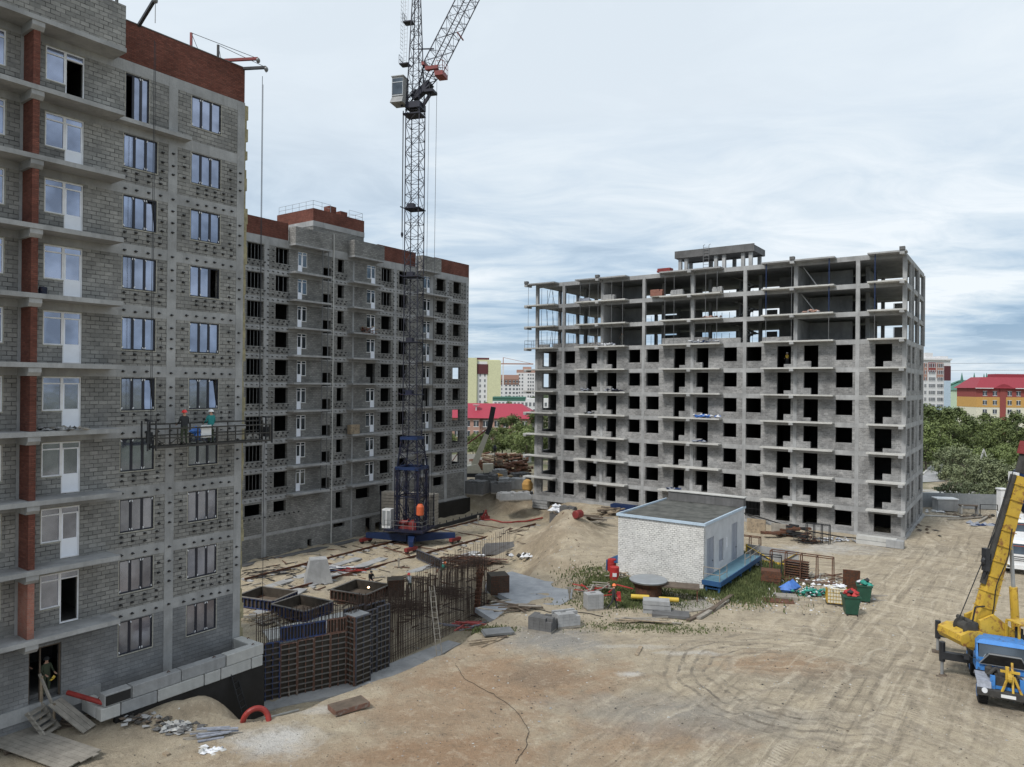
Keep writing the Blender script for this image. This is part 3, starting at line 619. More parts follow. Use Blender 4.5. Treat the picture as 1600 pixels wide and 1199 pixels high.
# ---------------------------------------------------------------- building C (right)
CO = thing('apartment_block', 'unfinished apartment house on the right, open concrete storeys on top of pale block walls', 'building', (40.8, 74.1, 0), R(-35.5))
FC = [3*k for k in range(11)]
Wn = [(-41.3, -39.6), (-31.6, -29.95), (-29.1, -27.35), (-19.1, -17.5), (-16.4, -14.65), (-6.65, -4.95)]
Dn = [(-37.8, -36.2, 1), (-34.8, -33.3, -1), (-25.4, -23.9, 1), (-22.5, -20.95, -1), (-12.9, -11.35, 1), (-10.0, -8.45, -1), (-2.8, -1.17, 1)]
hol = []
for k in range(7):
    F = FC[k]
    for a, b in Wn: hol.append((a, b, F+.8, F+2.45))
    for i, (a, b, d) in enumerate(Dn):
        if k == 0: hol.append((a, b, F+(.55 if i < 6 else .5), F+2.45)); continue
        m_ = a+(b-a)*(.5 if d > 0 else .5); kh = random.choice((.62, .72, .72, .42))
        if d > 0: hol += [(a, m_, F, F+2.5), (m_, b, F+kh, F+2.5)]
        else: hol += [(m_, b, F, F+2.5), (a, m_, F+kh, F+2.5)]
    hol.append((-44.9, -42.55, F+(.3 if k else .8), F+2.5))
wall_holes(MB(), -46.1, 0, 0, 20.99, 0, .4, hol).build('wall', MT['blkC'], CO)
gh = []
for k in range(7):
    for a, b in ((2.6, 4.5), (6.4, 8.2), (13.3, 15.2)): gh.append((a, b, 3*k+.55, 3*k+2.4))
rot_y(wall_holes(MB(), .401, 17.5, 0, 20.99, -.4, 0, gh)).build('end_wall', MT['blkC'], CO)
gl = [(1.6, 3.5, 3*k+.5, 3*k+2.4) for k in range(7)]
rot_y(wall_holes(MB(), .401, 17.5, 0, 20.99, -46.1, -45.7, gl)).build('end_wall', MT['blkC'], CO)
MB().box(-46.1, 0, 17.1, 17.5, 0, 20.99).build('rear_wall', MT['blkC'], CO)
for k in range(1, 11):
    F = FC[k]
    MB().box(-45.9, -.351, .351, 17.3, F-.25, F-.002).build('floor_slab', MT['concA'], CO); MB().box(-46.1, .012, 17.301, 17.55, F-.28, F).box(-46.1, -45.901, .351, 17.3, F-.28, F).build('slab_edge', MT['conc'], CO)
    MB().box(-46.1, .02, -.02, .35, F-.52, F).box(-.35, .02, .351, 17.3, F-.52, F).build('edge_beam', MT['conc'], CO)
    bals = [(-47.2, -42.3), (-39.0, -31.5), (-26.85, -19.15), (-14.4, -6.7), (-3.4, .22)]
    for a, b in bals:
        j = random.uniform(-.06, .06); MB().box(a, b+(j if b < 0 else 0), -1.3, -.021, F-.16, F+.004).build('balcony_slab', MT['concW'] if k != 10 else MT['conc'], CO)
    for x in (-46.9, -35.6, -22.95, -11.0, -.15): MB().box(x-.22, x+.22, -1.42, -1.0, F-.42, F-.161).box(x-.14, x+.14, -1.0, -.022, F-.4, F-.161).build('slab_bracket', MT['conc'], CO)
cx = (-45.9, -41.5, -35.5, -29.5, -23.0, -16.6, -10.9, -4.5, -.05)
for x in cx:
    MB().box(x-.2, x+.2, -.03, .37, 0, 29.7).build('column', MT['conc'], CO)
for y in (6.2, 11.4, 17.2):
    for x in cx:
        if y < 16 and x not in (-45.9, -41.5, -35.5, -.05) and random.random() < .55: continue
        MB().box(x-.2, x+.2, y-.2, y+.2, 21, 29.7).build('column', MT['concA'], CO)
for y in (5.2, 11.4, 17.3): MB().box(-.2, .024, y-.22, y+.22, 0, 29.7).build('column', MT['conc'], CO)
# core and cross walls of the open floors
for k in (7, 8, 9):
    F = FC[k]
    for x, y0, y1 in ((-35.5, .4, 5.9), (-10.9, .4, 6.0), (-10.7, 8, 13), (-4.6, 7.5, 11.3), (-19.5, 7.2, 11.2)): MB().box(x-.1, x+.1, y0, y1, F+.001, F+2.48).build('cross_wall', MT['concA'], CO)
    for x0, x1, y in ((-35.3, -32.6, 6.1), (-10.8, -6.1, 6.2), (-30.0, -26.5, 12.6), (-18.9, -17.5, 17.0), (-14.8, -11.2, 8.0), (-3.2, -2.2, 17.1), (-8.5, -5, 12.1), (-34, -31.8, 17)): MB().box(x0, x1, y-.1, y+.1, F+.001, F+2.48).build('cross_wall', MT['concA'], CO)
for k in (7, 8, 9):
    F = FC[k]; m = MB(); n = 10
    for i in range(n): m.box(-20.6+i*.33, -20.6+(i+1)*.33+.05, 5.2, 6.5, F+i*.15, F+(i+1)*.15)
    for i in range(n): m.box(-17.3-(i+1)*.33-.05, -17.3-i*.33, 6.7, 8.0, F+1.5+i*.15, F+1.5+(i+1)*.15)
    m.build('staircase', MT['concA'], CO)
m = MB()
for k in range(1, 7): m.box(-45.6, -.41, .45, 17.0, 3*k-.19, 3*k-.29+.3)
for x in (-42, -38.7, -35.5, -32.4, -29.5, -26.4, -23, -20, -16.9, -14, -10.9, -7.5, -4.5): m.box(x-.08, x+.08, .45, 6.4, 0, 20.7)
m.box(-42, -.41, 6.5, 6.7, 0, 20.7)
m.build('interior_walls', MT['room_shade'], CO)  # dark colour stands in for the shade behind the openings
# vertical guard bars of the open storeys
m = MB()
for k in (7, 8, 9):
    for x in list(np.arange(-45, -41.6, .85)): m.bar((x, 1+random.random(), 3*k), (x, 1+random.random()*2, 3*k+2.5), .04)
    for y in np.arange(1.2, 17, 1.5): m.bar((-45.9, y, 3*k), (-45.9, y, 3*k+2.5), .04)
    for y in np.arange(1.2, 17, 1.4): m.bar((-.1, y, 3*k), (-.1, y, 3*k+2.5), .045)
    for x in np.arange(-44, -1, 1.1): m.bar((x, 17.2, 3*k), (x, 17.2, 3*k+2.5), .045)
m.build('guard_bars', MT['steel_dark'], CO)
ps = []
for k in (7, 8, 9):
    for x in (-46.7, -38.3, -36.9, -35.6, -33.6, -32.0, -26.2, -25.0, -22.9, -21, -19.6, -13.9, -11.1, -7.2, -2.7): ps.append((x, k, x in (-13.9, -7.2, -2.7) and k > 7))
pb = MB().tube([(0, 0, 0), (0, 0, 2.8)], .028, 5).box(-.08, .08, -.08, .08, 0, .02); p1 = p2 = None
for x, k, blue in ps:
    if blue:
        if p1 is None: p1 = MB().tube([(0, 0, 0), (0, 0, 2.8)], .055, 6).box(-.1, .1, -.1, .1, 0, .02).build('prop', MT['crane_blue2'], CO); o = p1
        else: o = p1.copy(); SC.collection.objects.link(o)
    else:
        if p2 is None: p2 = pb.build('prop', MT['steel_grey'], CO); o = p2
        else: o = p2.copy(); SC.collection.objects.link(o)
    o.location = (x, -1.0, 3*k+.006)
# penthouse frame
MB().box(-25.6, -16.0, 1.0, 5.2, 32.0, 32.25).box(-25.75, -15.85, .85, 1.0, 31.85, 32.75).box(-16.0, -15.85, 1.0, 5.3, 31.85, 32.6).box(-25.75, -25.6, 1.0, 5.3, 31.85, 32.5).box(-25.6, -16.0, 5.2, 5.35, 31.85, 32.4).build('penthouse_slab', MT['concD'], CO)
for x, y in ((-25.2, 1.4), (-24.4, 1.4), (-20.6, 1.4), (-19.6, 1.4), (-16.4, 1.4), (-17.3, 1.4), (-25.2, 4.9), (-22.5, 4.9), (-19.5, 4.9), (-16.4, 4.9)): MB().box(x-.2, x+.2, y-.2, y+.2, 30.01, 31.84).build('penthouse_column', MT['conc'], CO)
m = MB()
for x in (-22.0, -21.3):
    m.bar((x, .8, 30.2), (x, .8, 33.1), .05); m.bar((x, .8, 33.1), (x, 1.3, 33.3), .05)
for z in np.arange(30.4, 33, .35): m.bar((-22, .8, z), (-21.3, .8, z), .04)
m.build('roof_ladder', MT['steel_grey'], CO)
for x in (-46.9, -35.6, -11.0, -.15): MB().box(x-.25, x+.25, -1.45, -.95, 30.005, 30.35).build('formwork_stub', MT['concD'], CO)
MB().box(-46.3, .2, -.25, -.032, -.35, .32).box(.026, .25, -.2, 17.6, -.35, .32).build('plinth', MT['concA'], CO)
m = MB(); rail(m, [(-41, -1.25, 21.0), (-47.1, -1.25, 21.0), (-47.1, 4, 21.0)], 1.0, .03, 1.5); m.build('guard_rail', MT['steel_dark'], CO)
for a, b, h in ((-45.5, -43.9, .5), (-43.2, -39.6, .55), (-39.6, -37.5, .4), (-37.4, -36.2, .55), (-27, -21, .8), (-14.6, -11.3, .55), (-20.9, -17.1, .6)): MB().box(a, b, .05, .35, 21.005, 21+h).build('unfinished_wall', MT['blkC'], CO)
for (a, b) in ((-19.1, -17.5), (-16.4, -14.65)):
    m = MB()
    for x in np.arange(a+.1, b, .16): m.box(x-.012, x+.012, -.05, -.03, .8, 2.45)
    for z in (.82, 1.6, 2.4): m.box(a, b, -.052, -.032, z-.012, z+.012)
    m.build('window_grille', MT['steel_dark'], CO)
def Cw(x, y, z=0):
    c, s_ = math.cos(R(-35.5)), math.sin(R(-35.5)); return Vector((40.8+x*c-y*s_, 74.1+x*s_+y*c, z))
# ================================================================ TOWER CRANE
TC = thing('tower_crane', 'tall dark blue lattice tower crane with raised jib standing on rails', 'tower crane', (-11.4, 82.0, 0), R(-16.2))
def lattice(m, s0, s1, z0, z1, n, t=.09, d=.045, c0=(0, 0), c1=(0, 0), axis=None, diag2=True):
    """square lattice from side s0 at z0 to s1 at z1"""
    P_ = lambda i, f: Vector((c0[0]+(c1[0]-c0[0])*f+(-1, 1, 1, -1)[i]*(s0+(s1-s0)*f)/2, c0[1]+(c1[1]-c0[1])*f+(-1, -1, 1, 1)[i]*(s0+(s1-s0)*f)/2, z0+(z1-z0)*f))
    T = axis or (lambda p: p)
    for i in range(4): m.bar(T(P_(i, 0)), T(P_(i, 1)), t)
    for k in range(n+1):
        for i in range(4): m.bar(T(P_(i, k/n)), T(P_((i+1) % 4, k/n)), d)
        if k < n:
            for i in range(4):
                a, b = (i, (i+1) % 4) if (k+i) % 2 else ((i+1) % 4, i)
                m.bar(T(P_(a, k/n)), T(P_(b, (k+1)/n)), d)
                if diag2: m.bar(T(P_(b, (k+.0)/n)), T(P_(a, (k+.5)/n)), d*.8)
m = MB(); lattice(m, 1.66, 1.66, 8.5, 47, 24); m.build('mast', MT['crane_dark'], TC)
m = MB(); lattice(m, 1.66, 1.2, 47, 53, 4); lattice(m, 1.2, .45, 53, 64, 7); m.build('tower_head', MT['crane_dark'], TC)
m = MB(); lattice(m, 2.55, 2.55, -.7, 6.2, 2, .16, .07); lattice(m, 2.55, 1.85, 6.2, 9.6, 2, .13, .07)
for i in range(4):
    a = (i % 2)*2-1; b = (i//2)*2-1
    lattice(m, .45, .45, -.7, 6.2, 5, .07, .045, (a*1.25, b*1.25), (a*1.25, b*1.25), diag2=False)
m.build('portal_frame', MT['crane_blue'], TC)
for z, sz in ((6.0, 2.95), (9.4, 2.1), (2.9, 2.8)):
    h = .17 if z != 2.9 else .06
    MB().box(-sz/2, sz/2, -sz/2, -sz/2+.2, z, z+h*2).box(-sz/2, sz/2, sz/2-.2, sz/2, z, z+h*2).box(-sz/2, -sz/2+.2, -sz/2+.2, sz/2-.2, z, z+h*2).box(sz/2-.2, sz/2, -sz/2+.2, sz/2-.2, z, z+h*2).build('ring_beam', MT['crane_blue2' if z > 3 else 'crane_blue'], TC)
for z in (14.5, 20.5, 28, 35.8):
    MB().box(-.98, .98, -.98, .98, z, z+.1).box(-.5, .3, -.98, -.3, z+.1, z+.55).bar((-.98, -.98, z+.05), (-1.3, -1.1, z+.2), .12).build('mast_landing', MT['crane_dark' if z > 15 else 'crane_blue'], TC)
MB().lathe((0, 0, -1.35), [(1.5, 0), (1.7, .1), (1.7, .35), (1.3, .4)], 24).box(-2.6, 2.2, -1.9, 1.9, -.95, -.7).build('slewing_platform', MT['crane_blue'], TC)
rail_m = MB(); rail(rail_m, [(-2.5, -1.85, -.7), (2.1, -1.85, -.7), (2.1, 1.8, -.7)], 1.0, .04, 1.0); rail_m.build('platform_railing', MT['steel_grey'], TC)
for i in range(10):
    MB().box(-5.0, 1.9+random.uniform(-.04, .04), 2.1, 3.5, -.85+i*.37, -.85+i*.37+.32).build('ballast_slab', MT['wood_grey'], TC)
MB().box(-5.1, 2.0, 2.05, 3.55, -1.05, -.86).box(-5.0, -4.9, 2.0, 2.08, -.86, 3.0).box(1.85, 1.95, 2.0, 2.08, -.86, 3.0).build('ballast_frame', MT['crane_dark'], TC)
cab_ = MB().box(-3.0, -1.95, -1.5, -.5, -.69, 1.45); c_ = cab_.build('control_cabinet', MT['white_paint'], TC); MB().box(-2.95, -2.55, -1.53, -1.501, -.4, 1.3).box(-2.4, -2.0, -1.53, -1.501, -.4, 1.3).build('cabinet_door', MT['galv'], c_)
MB().lathe((-.6, -.9, .0), [(.25, -.7), (.45, -.65), (.45, -.6), (.25, -.55), (.25, .55), (.45, .6), (.45, .65), (.25, .7)], 14, 'X').box(-1.4, .4, -1.3, -.5, -.69, -.35).build('winch', MT['crane_red'], TC)
MB().box(.3, 1.2, -1.5, -.8, -.69, .1).box(.5, 1.0, -1.4, -.9, .1, .35).build('winch_motor', MT['crane_red'], TC)
MB().lathe((1.75, -1.6, 1.6), [(.2, -.6), (.42, -.5), (.42, .4), (.25, .7)], 12).build('cable_drum', MT['orange'], TC)
# undercarriage: four arms with rail bogies
c16, s16 = math.cos(R(16.2)), math.sin(R(16.2))
def Tl(X, Y): dx, dy = X+11.4, Y-82.0; return (dx*c16-dy*s16, dx*s16+dy*c16)
BG = [(-16.64, 82.17), (-10.8, 77.41), (-6.42, 82.6), (-12.1, 87.2)]
for X, Y in BG:
    x, y = Tl(X, Y); d = Vector((x, y, 0)).normalized(); u = Vector((-d.y, d.x, 0))
    m = MB()
    for sgn in (0,):
        a0, b0_ = Vector((0, 0, 0))+d*.5, Vector((x, y, 0))
        m.quadbox([a0-u*.45+Vector((0, 0, -2.3)), b0_-u*.22+Vector((0, 0, -1.95)), b0_+u*.22+Vector((0, 0, -1.95)), a0+u*.45+Vector((0, 0, -2.3)), a0-u*.45+Vector((0, 0, -1.36)), b0_-u*.22+Vector((0, 0, -1.4)), b0_+u*.22+Vector((0, 0, -1.4)), a0+u*.45+Vector((0, 0, -1.36))])
    m.build('undercarriage_arm', MT['crane_blue2'], TC)
    m = MB(); r_ = R(36+16.2); ang = math.pi/2-r_+R(33)
    q = Vector((x, y, 0)); t_ = Vector((math.cos(R(54.8+16.2)), math.sin(R(54.8+16.2)), 0))
    m.bar(q-t_*.85+Vector((0, 0, -2.15)), q+t_*.85+Vector((0, 0, -2.15)), .42, .34)
    bo = m.build('rail_bogie', MT['crane_red'], TC)
    for sg in (-.6, .6):
        c = q+t_*sg+Vector((0, 0, -2.33)); n_ = Vector((-t_.y, t_.x, 0))
        MB().tube([c-n_*.1, c+n_*.1], .24, 12).build('wheel', MT['steel_dark'], bo)
# cab
cb_ = thing('x', '', '') if False else None
m = MB(); m.quadbox([(-2.35, -1.9, 47.7), (-.85, -1.9, 47.7), (-.85, -.1, 47.7), (-2.35, -.1, 47.7), (-2.25, -1.55, 48.4), (-.85, -1.55, 48.4), (-.85, -.1, 48.4), (-2.25, -.1, 48.4)])
m.box(-2.25, -.85, -1.55, -.1, 48.401, 50.7).box(-2.32, -.8, -1.65, -.05, 50.7, 50.8)
cab = m.build('operator_cab', MT['conc'], TC)
MB().box(-2.18, -.92, -1.58, -1.551, 48.7, 50.5).box(-2.279, -2.251, -1.4, -.3, 48.7, 50.5).build('cab_glass', MT['glass_dark'], cab)
MB().box(-2.24, -.86, -1.62, -1.585, 50.0, 50.08).box(-2.24, -2.18, -1.62, -1.585, 48.6, 49.99).box(-.92, -.86, -1.62, -1.585, 48.6, 49.99).box(-2.24, -.86, -1.62, -1.585, 48.52, 48.599).build('cab_rail', MT['galv'], cab)
m = MB()
for q in ((-1.1, -.9), (-1.1, .3)): m.bar((q[0]-.3, q[1], 47.5), (.2, q[1]*.5, 49.5), .14)
m.box(-1.2, .9, -.9, .9, 46.6, 46.75); m.box(-.9, .9, -.9, .9, 47.3, 48.0); m.build('cab_frame', MT['crane_dark'], TC)
m = MB()
for z, x0 in ((52.6, -1.9), (57.4, -1.5)): m = MB(); m.box(x0, x0+1.1, -.5, .5, z, z+.12); rail(m, [(x0, -.5, z+.1), (x0, .5, z+.1)], 1.0, .04, .5); m.build('head_platform', MT['crane_dark'], TC)
MB().bar((.2, 0, 54.3), (2.2, 0, 54.1), .12).build('head_spar', MT['crane_dark'], TC)
m = MB()
for x in (-1.55, -1.2): m.bar((x, 0, 53), (x+.25, 0, 64), .04)
for z in np.arange(53.2, 64, .45): m.bar((-1.55, 0, z), (-1.2, 0, z), .03); m.box(-1.85, -1.2, -.3, .3, z, z+.02) if False else m.bar((-1.85, -.3, z), (-1.85, .3, z), .03)
for y in (-.3, .3): m.bar((-1.85, y, 54.5), (-1.7, y, 64), .03)
m.build('caged_ladder', MT['galv'], TC)
# luffing jib
EL = R(60.5); J0 = Vector((.6, 0, 49.2)); jd = Vector((math.cos(EL), 0, math.sin(EL))); ju = Vector((-math.sin(EL), 0, math.cos(EL)))
def Jx(p): return J0+jd*p.z+Vector((0, 1, 0))*p.x+ju*p.y
m = MB(); lattice(m, .5, 1.75, 0, 3.2, 3, .1, .05, axis=Jx); lattice(m, 1.75, 1.6, 3.2, 30, 20, .09, .042, axis=Jx); m.build('jib', MT['crane_dark'], TC)
m = MB(); m.bar(Jx(Vector((-.95, .9, 2.9))), Jx(Vector((.95, .9, 2.9))), .35).bar(Jx(Vector((-.95, -.9, 2.9))), Jx(Vector((.95, -.9, 2.9))), .3).box(1.6, 3.1, -1.1, -.7, 51.3, 51.7).box(2.7, 3.7, -1.0, .6, 50.6, 51.1); rail(m, [(2.8, -1.0, 51.1), (3.7, -1.0, 51.1), (3.7, .6, 51.1)], 1.1, .04, .5); m.bar(Jx(Vector((-.9, -1.3, 7.5))), Jx(Vector((.9, -1.3, 7.5))), .12)
m.build('jib_foot_platform', MT['crane_red'], TC)
m = MB().bar((-.3, 0, 48.6), (1.9, 0, 50.2), .9, .7).bar((.4, 0, 47), (2.0, 0, 49.2), .3).box(1.3, 2.4, -.7, .7, 49, 49.3); m.build('jib_pivot', MT['crane_dark'], TC)
m = MB()
for y, x0 in ((-.5, 1.9), (.4, 2.45)): m.bar((x0, y, 50.5), (x0-.25, y, -.5), .035)
m.bar((-1.35, -.4, 47.2), (-1.35, -.4, 33.2), .12, .03); m.bar((-1.35, -.2, 33.2), (-1.5, -.2, 0), .02); m.bar((.1, 0, 64), Jx(Vector((0, .9, 29))), .03); m.build('hoist_rope', MT['steel_dark'], TC)
MB().lathe((-1.35, -.4, 32.9), [(.03, .35), (.14, .25), (.16, 0), (.05, -.3)], 8).build('rope_hook', MT['crane_dark'], TC)
# ---------------------------------------------------------------- crane rails
def rail_line(px0, px1, z, label):
    a, b = gnd(*px0, z), gnd(*px1, z); a, b = Vector((*a, z)), Vector((*b, z)); d = (b-a); Ln = d.length
    t = thing('crane_rail', label, 'rail', a, math.atan2(d.y, d.x), 'rails under the tower crane')
    MB().box(0, Ln, -.11, .11, .02, .05).box(0, Ln, -.03, .03, .05, .15).box(0, Ln, -.06, .06, .15, .2).build('rail', MT['steel_rust'], t)
    m = MB()
    for x in np.arange(.3, Ln, 1.25): m.box(x-.14, x+.14, -.75+random.uniform(-.1, .1), .75, -.12, .018)
    m.build('sleepers', MT['concA'], t, kind='stuff')
rail_line((382, 942), (837, 820), -2.58, 'near long steel crane rail along the sandy pit floor')
rail_line((382, 907), (757, 811), -2.58, 'far long steel crane rail closest to the middle apartment house')
k = 0
for (p, q) in (((470, 882), (571, 905)), ((600, 855), (640, 868)), ((505, 878), (560, 893)), ((690, 828), (780, 843)), ((735, 818), (830, 833)), ((610, 848), (700, 862))):
    a = Vector((*gnd(*p, -2.55), -2.55)); b = Vector((*gnd(*q, -2.55), -2.55)); k += 1
    single('rail_tie_bar', ('rusty tie bar lying across the crane rails, ' + ('left of the timber stand', 'under the crane base', 'beside the blue steel offcuts', 'right of the crane base', 'furthest right, by the red hose', 'just in front of the crane')[k-1]), 'tie bar', MB().bar(Vector((0, 0, 0)), b-a, .09), MT['steel_rust'], a, group='tie bars across the crane rails')
# ================================================================ PIT AND WORKS
def panel(w, h, v=7, hz=0, d=.12, fm='form_brown', edge='form_grey', skin='ply'):
    """a steel framed formwork panel: skin with vertical and horizontal ribs; local x = width, z = height, ribs face -y"""
    m = MB(); m.box(0, w, 0, .03, 0, h); m.mi = 1
    m.box(0, w, -d, -.002, 0, .06).box(0, w, -d, -.002, h-.06, h).box(0, .05, -d, -.002, .06, h-.06).box(w-.05, w, -d, -.002, .06, h-.06)
    for i in range(1, v): x = w*i/v; m.box(x-.022, x+.022, -d, -.002, .06, h-.06)
    m.mi = 2
    for i in range(1, hz+1): z = h*i/(hz+1); m.box(.05, w-.05, -d-.02, -d*.5, z-.03, z+.03)
    return m, [MT[skin], MT[fm], MT[edge]]
def row(names, p, q, z, h, n, v, hz, fm, edge, labelf, cat, group, name='shuttering', d=.12):
    p, q = Vector((*p, 0)), Vector((*q, 0)); L_ = (q-p).length; w_ = L_/n; a = math.atan2((q-p).y, (q-p).x)
    for i in range(n):
        c = p.lerp(q, i/n); mb, ms = panel(w_-.02, h*random.uniform(.97, 1.02), v, hz, d, fm, edge)
        single(name, labelf(i), cat, mb, ms, (c.x, c.y, z+random.uniform(-.02, .02)), a+random.uniform(-.01, .01), group)
ORD = ['first', 'second', 'third', 'fourth', 'fifth', 'sixth', 'seventh', 'eighth', 'ninth', 'tenth', 'eleventh', 'twelfth']
zp = -2.55
fwL, fwM, fwR = gnd(402, 1100, zp), gnd(540, 1070, zp), gnd(596, 1048, zp)
P0 = Vector((*fwL, 0)); PM = Vector((*fwM, 0)); PR = Vector((*fwR, 0)); RE = Vector((*gnd(762, 962, zp), 0))
cut = P0.lerp(PM, .24)
row(0, P0, cut, zp, 3.3, 1, 3, 9, 'form_blue', 'form_grey', lambda i: 'tall blue steel formwork panel at the left end of the foundation wall', 'formwork panel', None)
row(0, cut, PM, zp, 3.25, 4, 2, 9, 'form_brown', 'form_edge', lambda i: f'tall rusty brown formwork panel of the foundation wall, {ORD[i]} right of the blue one', 'formwork panel', 'brown panels of the foundation wall')
row(0, cut, cut.lerp(PM, .68), zp+3.3, .85, 2, 7, 0, 'form_blue', 'form_grey', lambda i: ('left', 'right')[i]+' one of the two low blue formwork panels topping the brown wall', 'formwork panel', 'blue panels on top of the foundation wall')
row(0, cut.lerp(PM, .7), PM, zp+3.3, .85, 2, 3, 0, 'form_brown', 'form_grey', lambda i: ('left', 'right')[i]+' of two short brown formwork panels between blue panels and pillar', 'formwork panel', 'short brown panels on the foundation wall')
# box pillar that projects toward the viewer
dd = (PR-PM).normalized(); nn = Vector((dd.y, -dd.x, 0)); pc = PM+dd*.1
t = thing('formwork_pillar', 'square pillar of stacked grey formwork standing out of the foundation wall', 'formwork', (pc.x, pc.y, zp), math.atan2(dd.y, dd.x))
for nm, w_, off, a, fm in (('front_panel', 1.15, (0, -.75, 0), 0, 'form_grey'), ('side_panel', .75, (0, .0, 0), -math.pi/2, 'form_brown')):
    mb, ms = panel(w_, 4.2, 2, 12, .1, fm, 'form_edge'); o = mb.build(nm, ms, t, off, a)
MB().box(.0, 1.1, -.7, .4, 4.0, 4.22).build('pillar_cap', MT['conc'], t)
row(0, PM+dd*1.3, PR+dd*.6, zp, 4.2, 2, 3, 10, 'form_grey', 'form_edge', lambda i: ('left', 'right')[i]+' of two tall dark formwork panels right of the pillar', 'formwork panel', 'dark panels right of the pillar', d=.1)
a0 = PM+dd*.2-nn*.5; row(0, a0, PR+dd*.6-nn*.5, zp, 4.35, 2, 2, 6, 'form_grey', 'form_edge', lambda i: ('left', 'right')[i]+' rear formwork panel seen behind the dark pillar panels', 'formwork panel', 'rear panels behind the pillar')
# poured wall between, dowel bars on it and the open bar mat to the right
w0, w1 = P0-nn*.25, PM-nn*.25
m = MB(); m.bar(Vector((w0.x, w0.y, zp+1.6)), Vector((w1.x, w1.y, zp+1.6)), .3, 3.2); single('foundation_wall', 'freshly poured grey foundation wall behind the brown formwork', 'wall', m, MT['concA'])
m = MB()
for off in (.12, .38):
    n_ = int((PM-P0).length/.22)
    for i in range(n_):
        c = P0.lerp(PM, (i+.5)/n_)-nn*off; m.bar((c.x, c.y, zp+2.9), (c.x+random.uniform(-.05, .05), c.y, zp+5.0+random.uniform(-.15, .2)), .036)
for z in (4.1, 4.6): m.bar((P0.x, P0.y, zp+z), (PM.x, PM.y, zp+z), .022)
single('rebar_starters', 'upright rusty starter bars rising above the left foundation wall', 'rebar', m, MT['rebar'])
m = MB(); st = PM+dd*.3; n_ = int((RE-st).length/.17)
for off in (.0, .3):
    for i in range(n_):
        c = st.lerp(RE, (i+.5)/n_)-nn*off; h = 4.7 if i > 8 else 5.0; m.bar((c.x, c.y, zp), (c.x+random.uniform(-.07, .07), c.y+random.uniform(-.05, .05), zp+h+random.uniform(-.25, .25)), .042)
    for z in (.4, .9, 1.5, 2.1): m.bar((st.x-nn.x*off, st.y-nn.y*off, zp+z), (RE.x-nn.x*off, RE.y-nn.y*off, zp+z), .022)
single('rebar_mat', 'long double curtain of upright rusty reinforcing bars right of the formwork pillar', 'rebar', m, MT['rebar'])
m = MB(); r0 = Vector((*gnd(672, 950, zp), 0)); r1 = Vector((*gnd(795, 880, zp), 0))
for i in range(34):
    c = r0.lerp(r1, i/33); m.bar((c.x, c.y, zp), (c.x+random.uniform(-.05, .05), c.y, zp+3.6+random.uniform(-.2, .2)), .036)
for z in (.8, 2): m.bar((r0.x, r0.y, zp+z), (r1.x, r1.y, zp+z), .02)
r0b = Vector((*gnd(612, 1000, zp), 0)); r1b = Vector((*gnd(700, 935, zp), 0)); mm_ = MB()
for i in range(30):
    c = r0b.lerp(r1b, i/29); mm_.bar((c.x, c.y, zp), (c.x+random.uniform(-.05, .05), c.y, zp+3.8+random.uniform(-.2, .2)), .026)
single('rebar_mat', 'rear row of upright reinforcing bars ending at the concrete slab', 'rebar', m, MT['rebar'])
single('rebar_mat', 'inner row of upright reinforcing bars behind the main bar curtain', 'rebar', mm_, MT['rebar'])
for (px, py, w_, h, lab) in ((745, 955, .5, 3.4, 'rusty narrow column cage leaning at the right end of the bar curtain'),):
    X, Y = gnd(px, py, zp+.9); m = MB()
    for i in range(26): m.bar((random.uniform(-.25, .25), random.uniform(-.25, .25), 0), (random.uniform(-.1, .6), random.uniform(-.3, .3), h+random.uniform(-.5, .4)), .04)
    for z in np.arange(.2, h, .3): m.box(-.24+z*.08, .24+z*.08, -.24, .24, z, z+.03)
    single('column_cage', lab, 'rebar cage', m, MT['steel_rust'], (X, Y, zp+.7))
# ladders
def ladder(label, p, q, w_=.45, m_='wood_grey', group=None):
    p, q = Vector(p), Vector(q); d = q-p; u = d.cross(Vector((0, 0, 1))).normalized()*w_/2; m = MB(); m.bar(-u, d-u, .045).bar(u, d+u*.8, .045)
    n = int(d.length/.32)
    for i in range(1, n): m.bar(d*i/n-u, d*i/n+u, .03)
    return single('ladder', label, 'ladder', m, MT[m_], p, group=group)
X, Y = gnd(460, 1088, zp); ladder('pale wooden ladder leaning on the brown formwork wall', (X, Y-.2, zp), (X-.6, Y+.75, zp+3.5))
X, Y = gnd(680, 1020, -1.2); ladder('long thin wooden ladder lying against the upright reinforcing bars', (X+.3, Y-.3, -1.3), (X-.4, Y+1.4, 2.6), .35, 'wood_grey')
c = Aw(-1.0, -2.2, -2.3); ladder('dark steel ladder standing against the black retaining wall', c+Vector((.35, -.5, 0)), Aw(-1.6, -1.95, .5), .5, 'steel_dark')
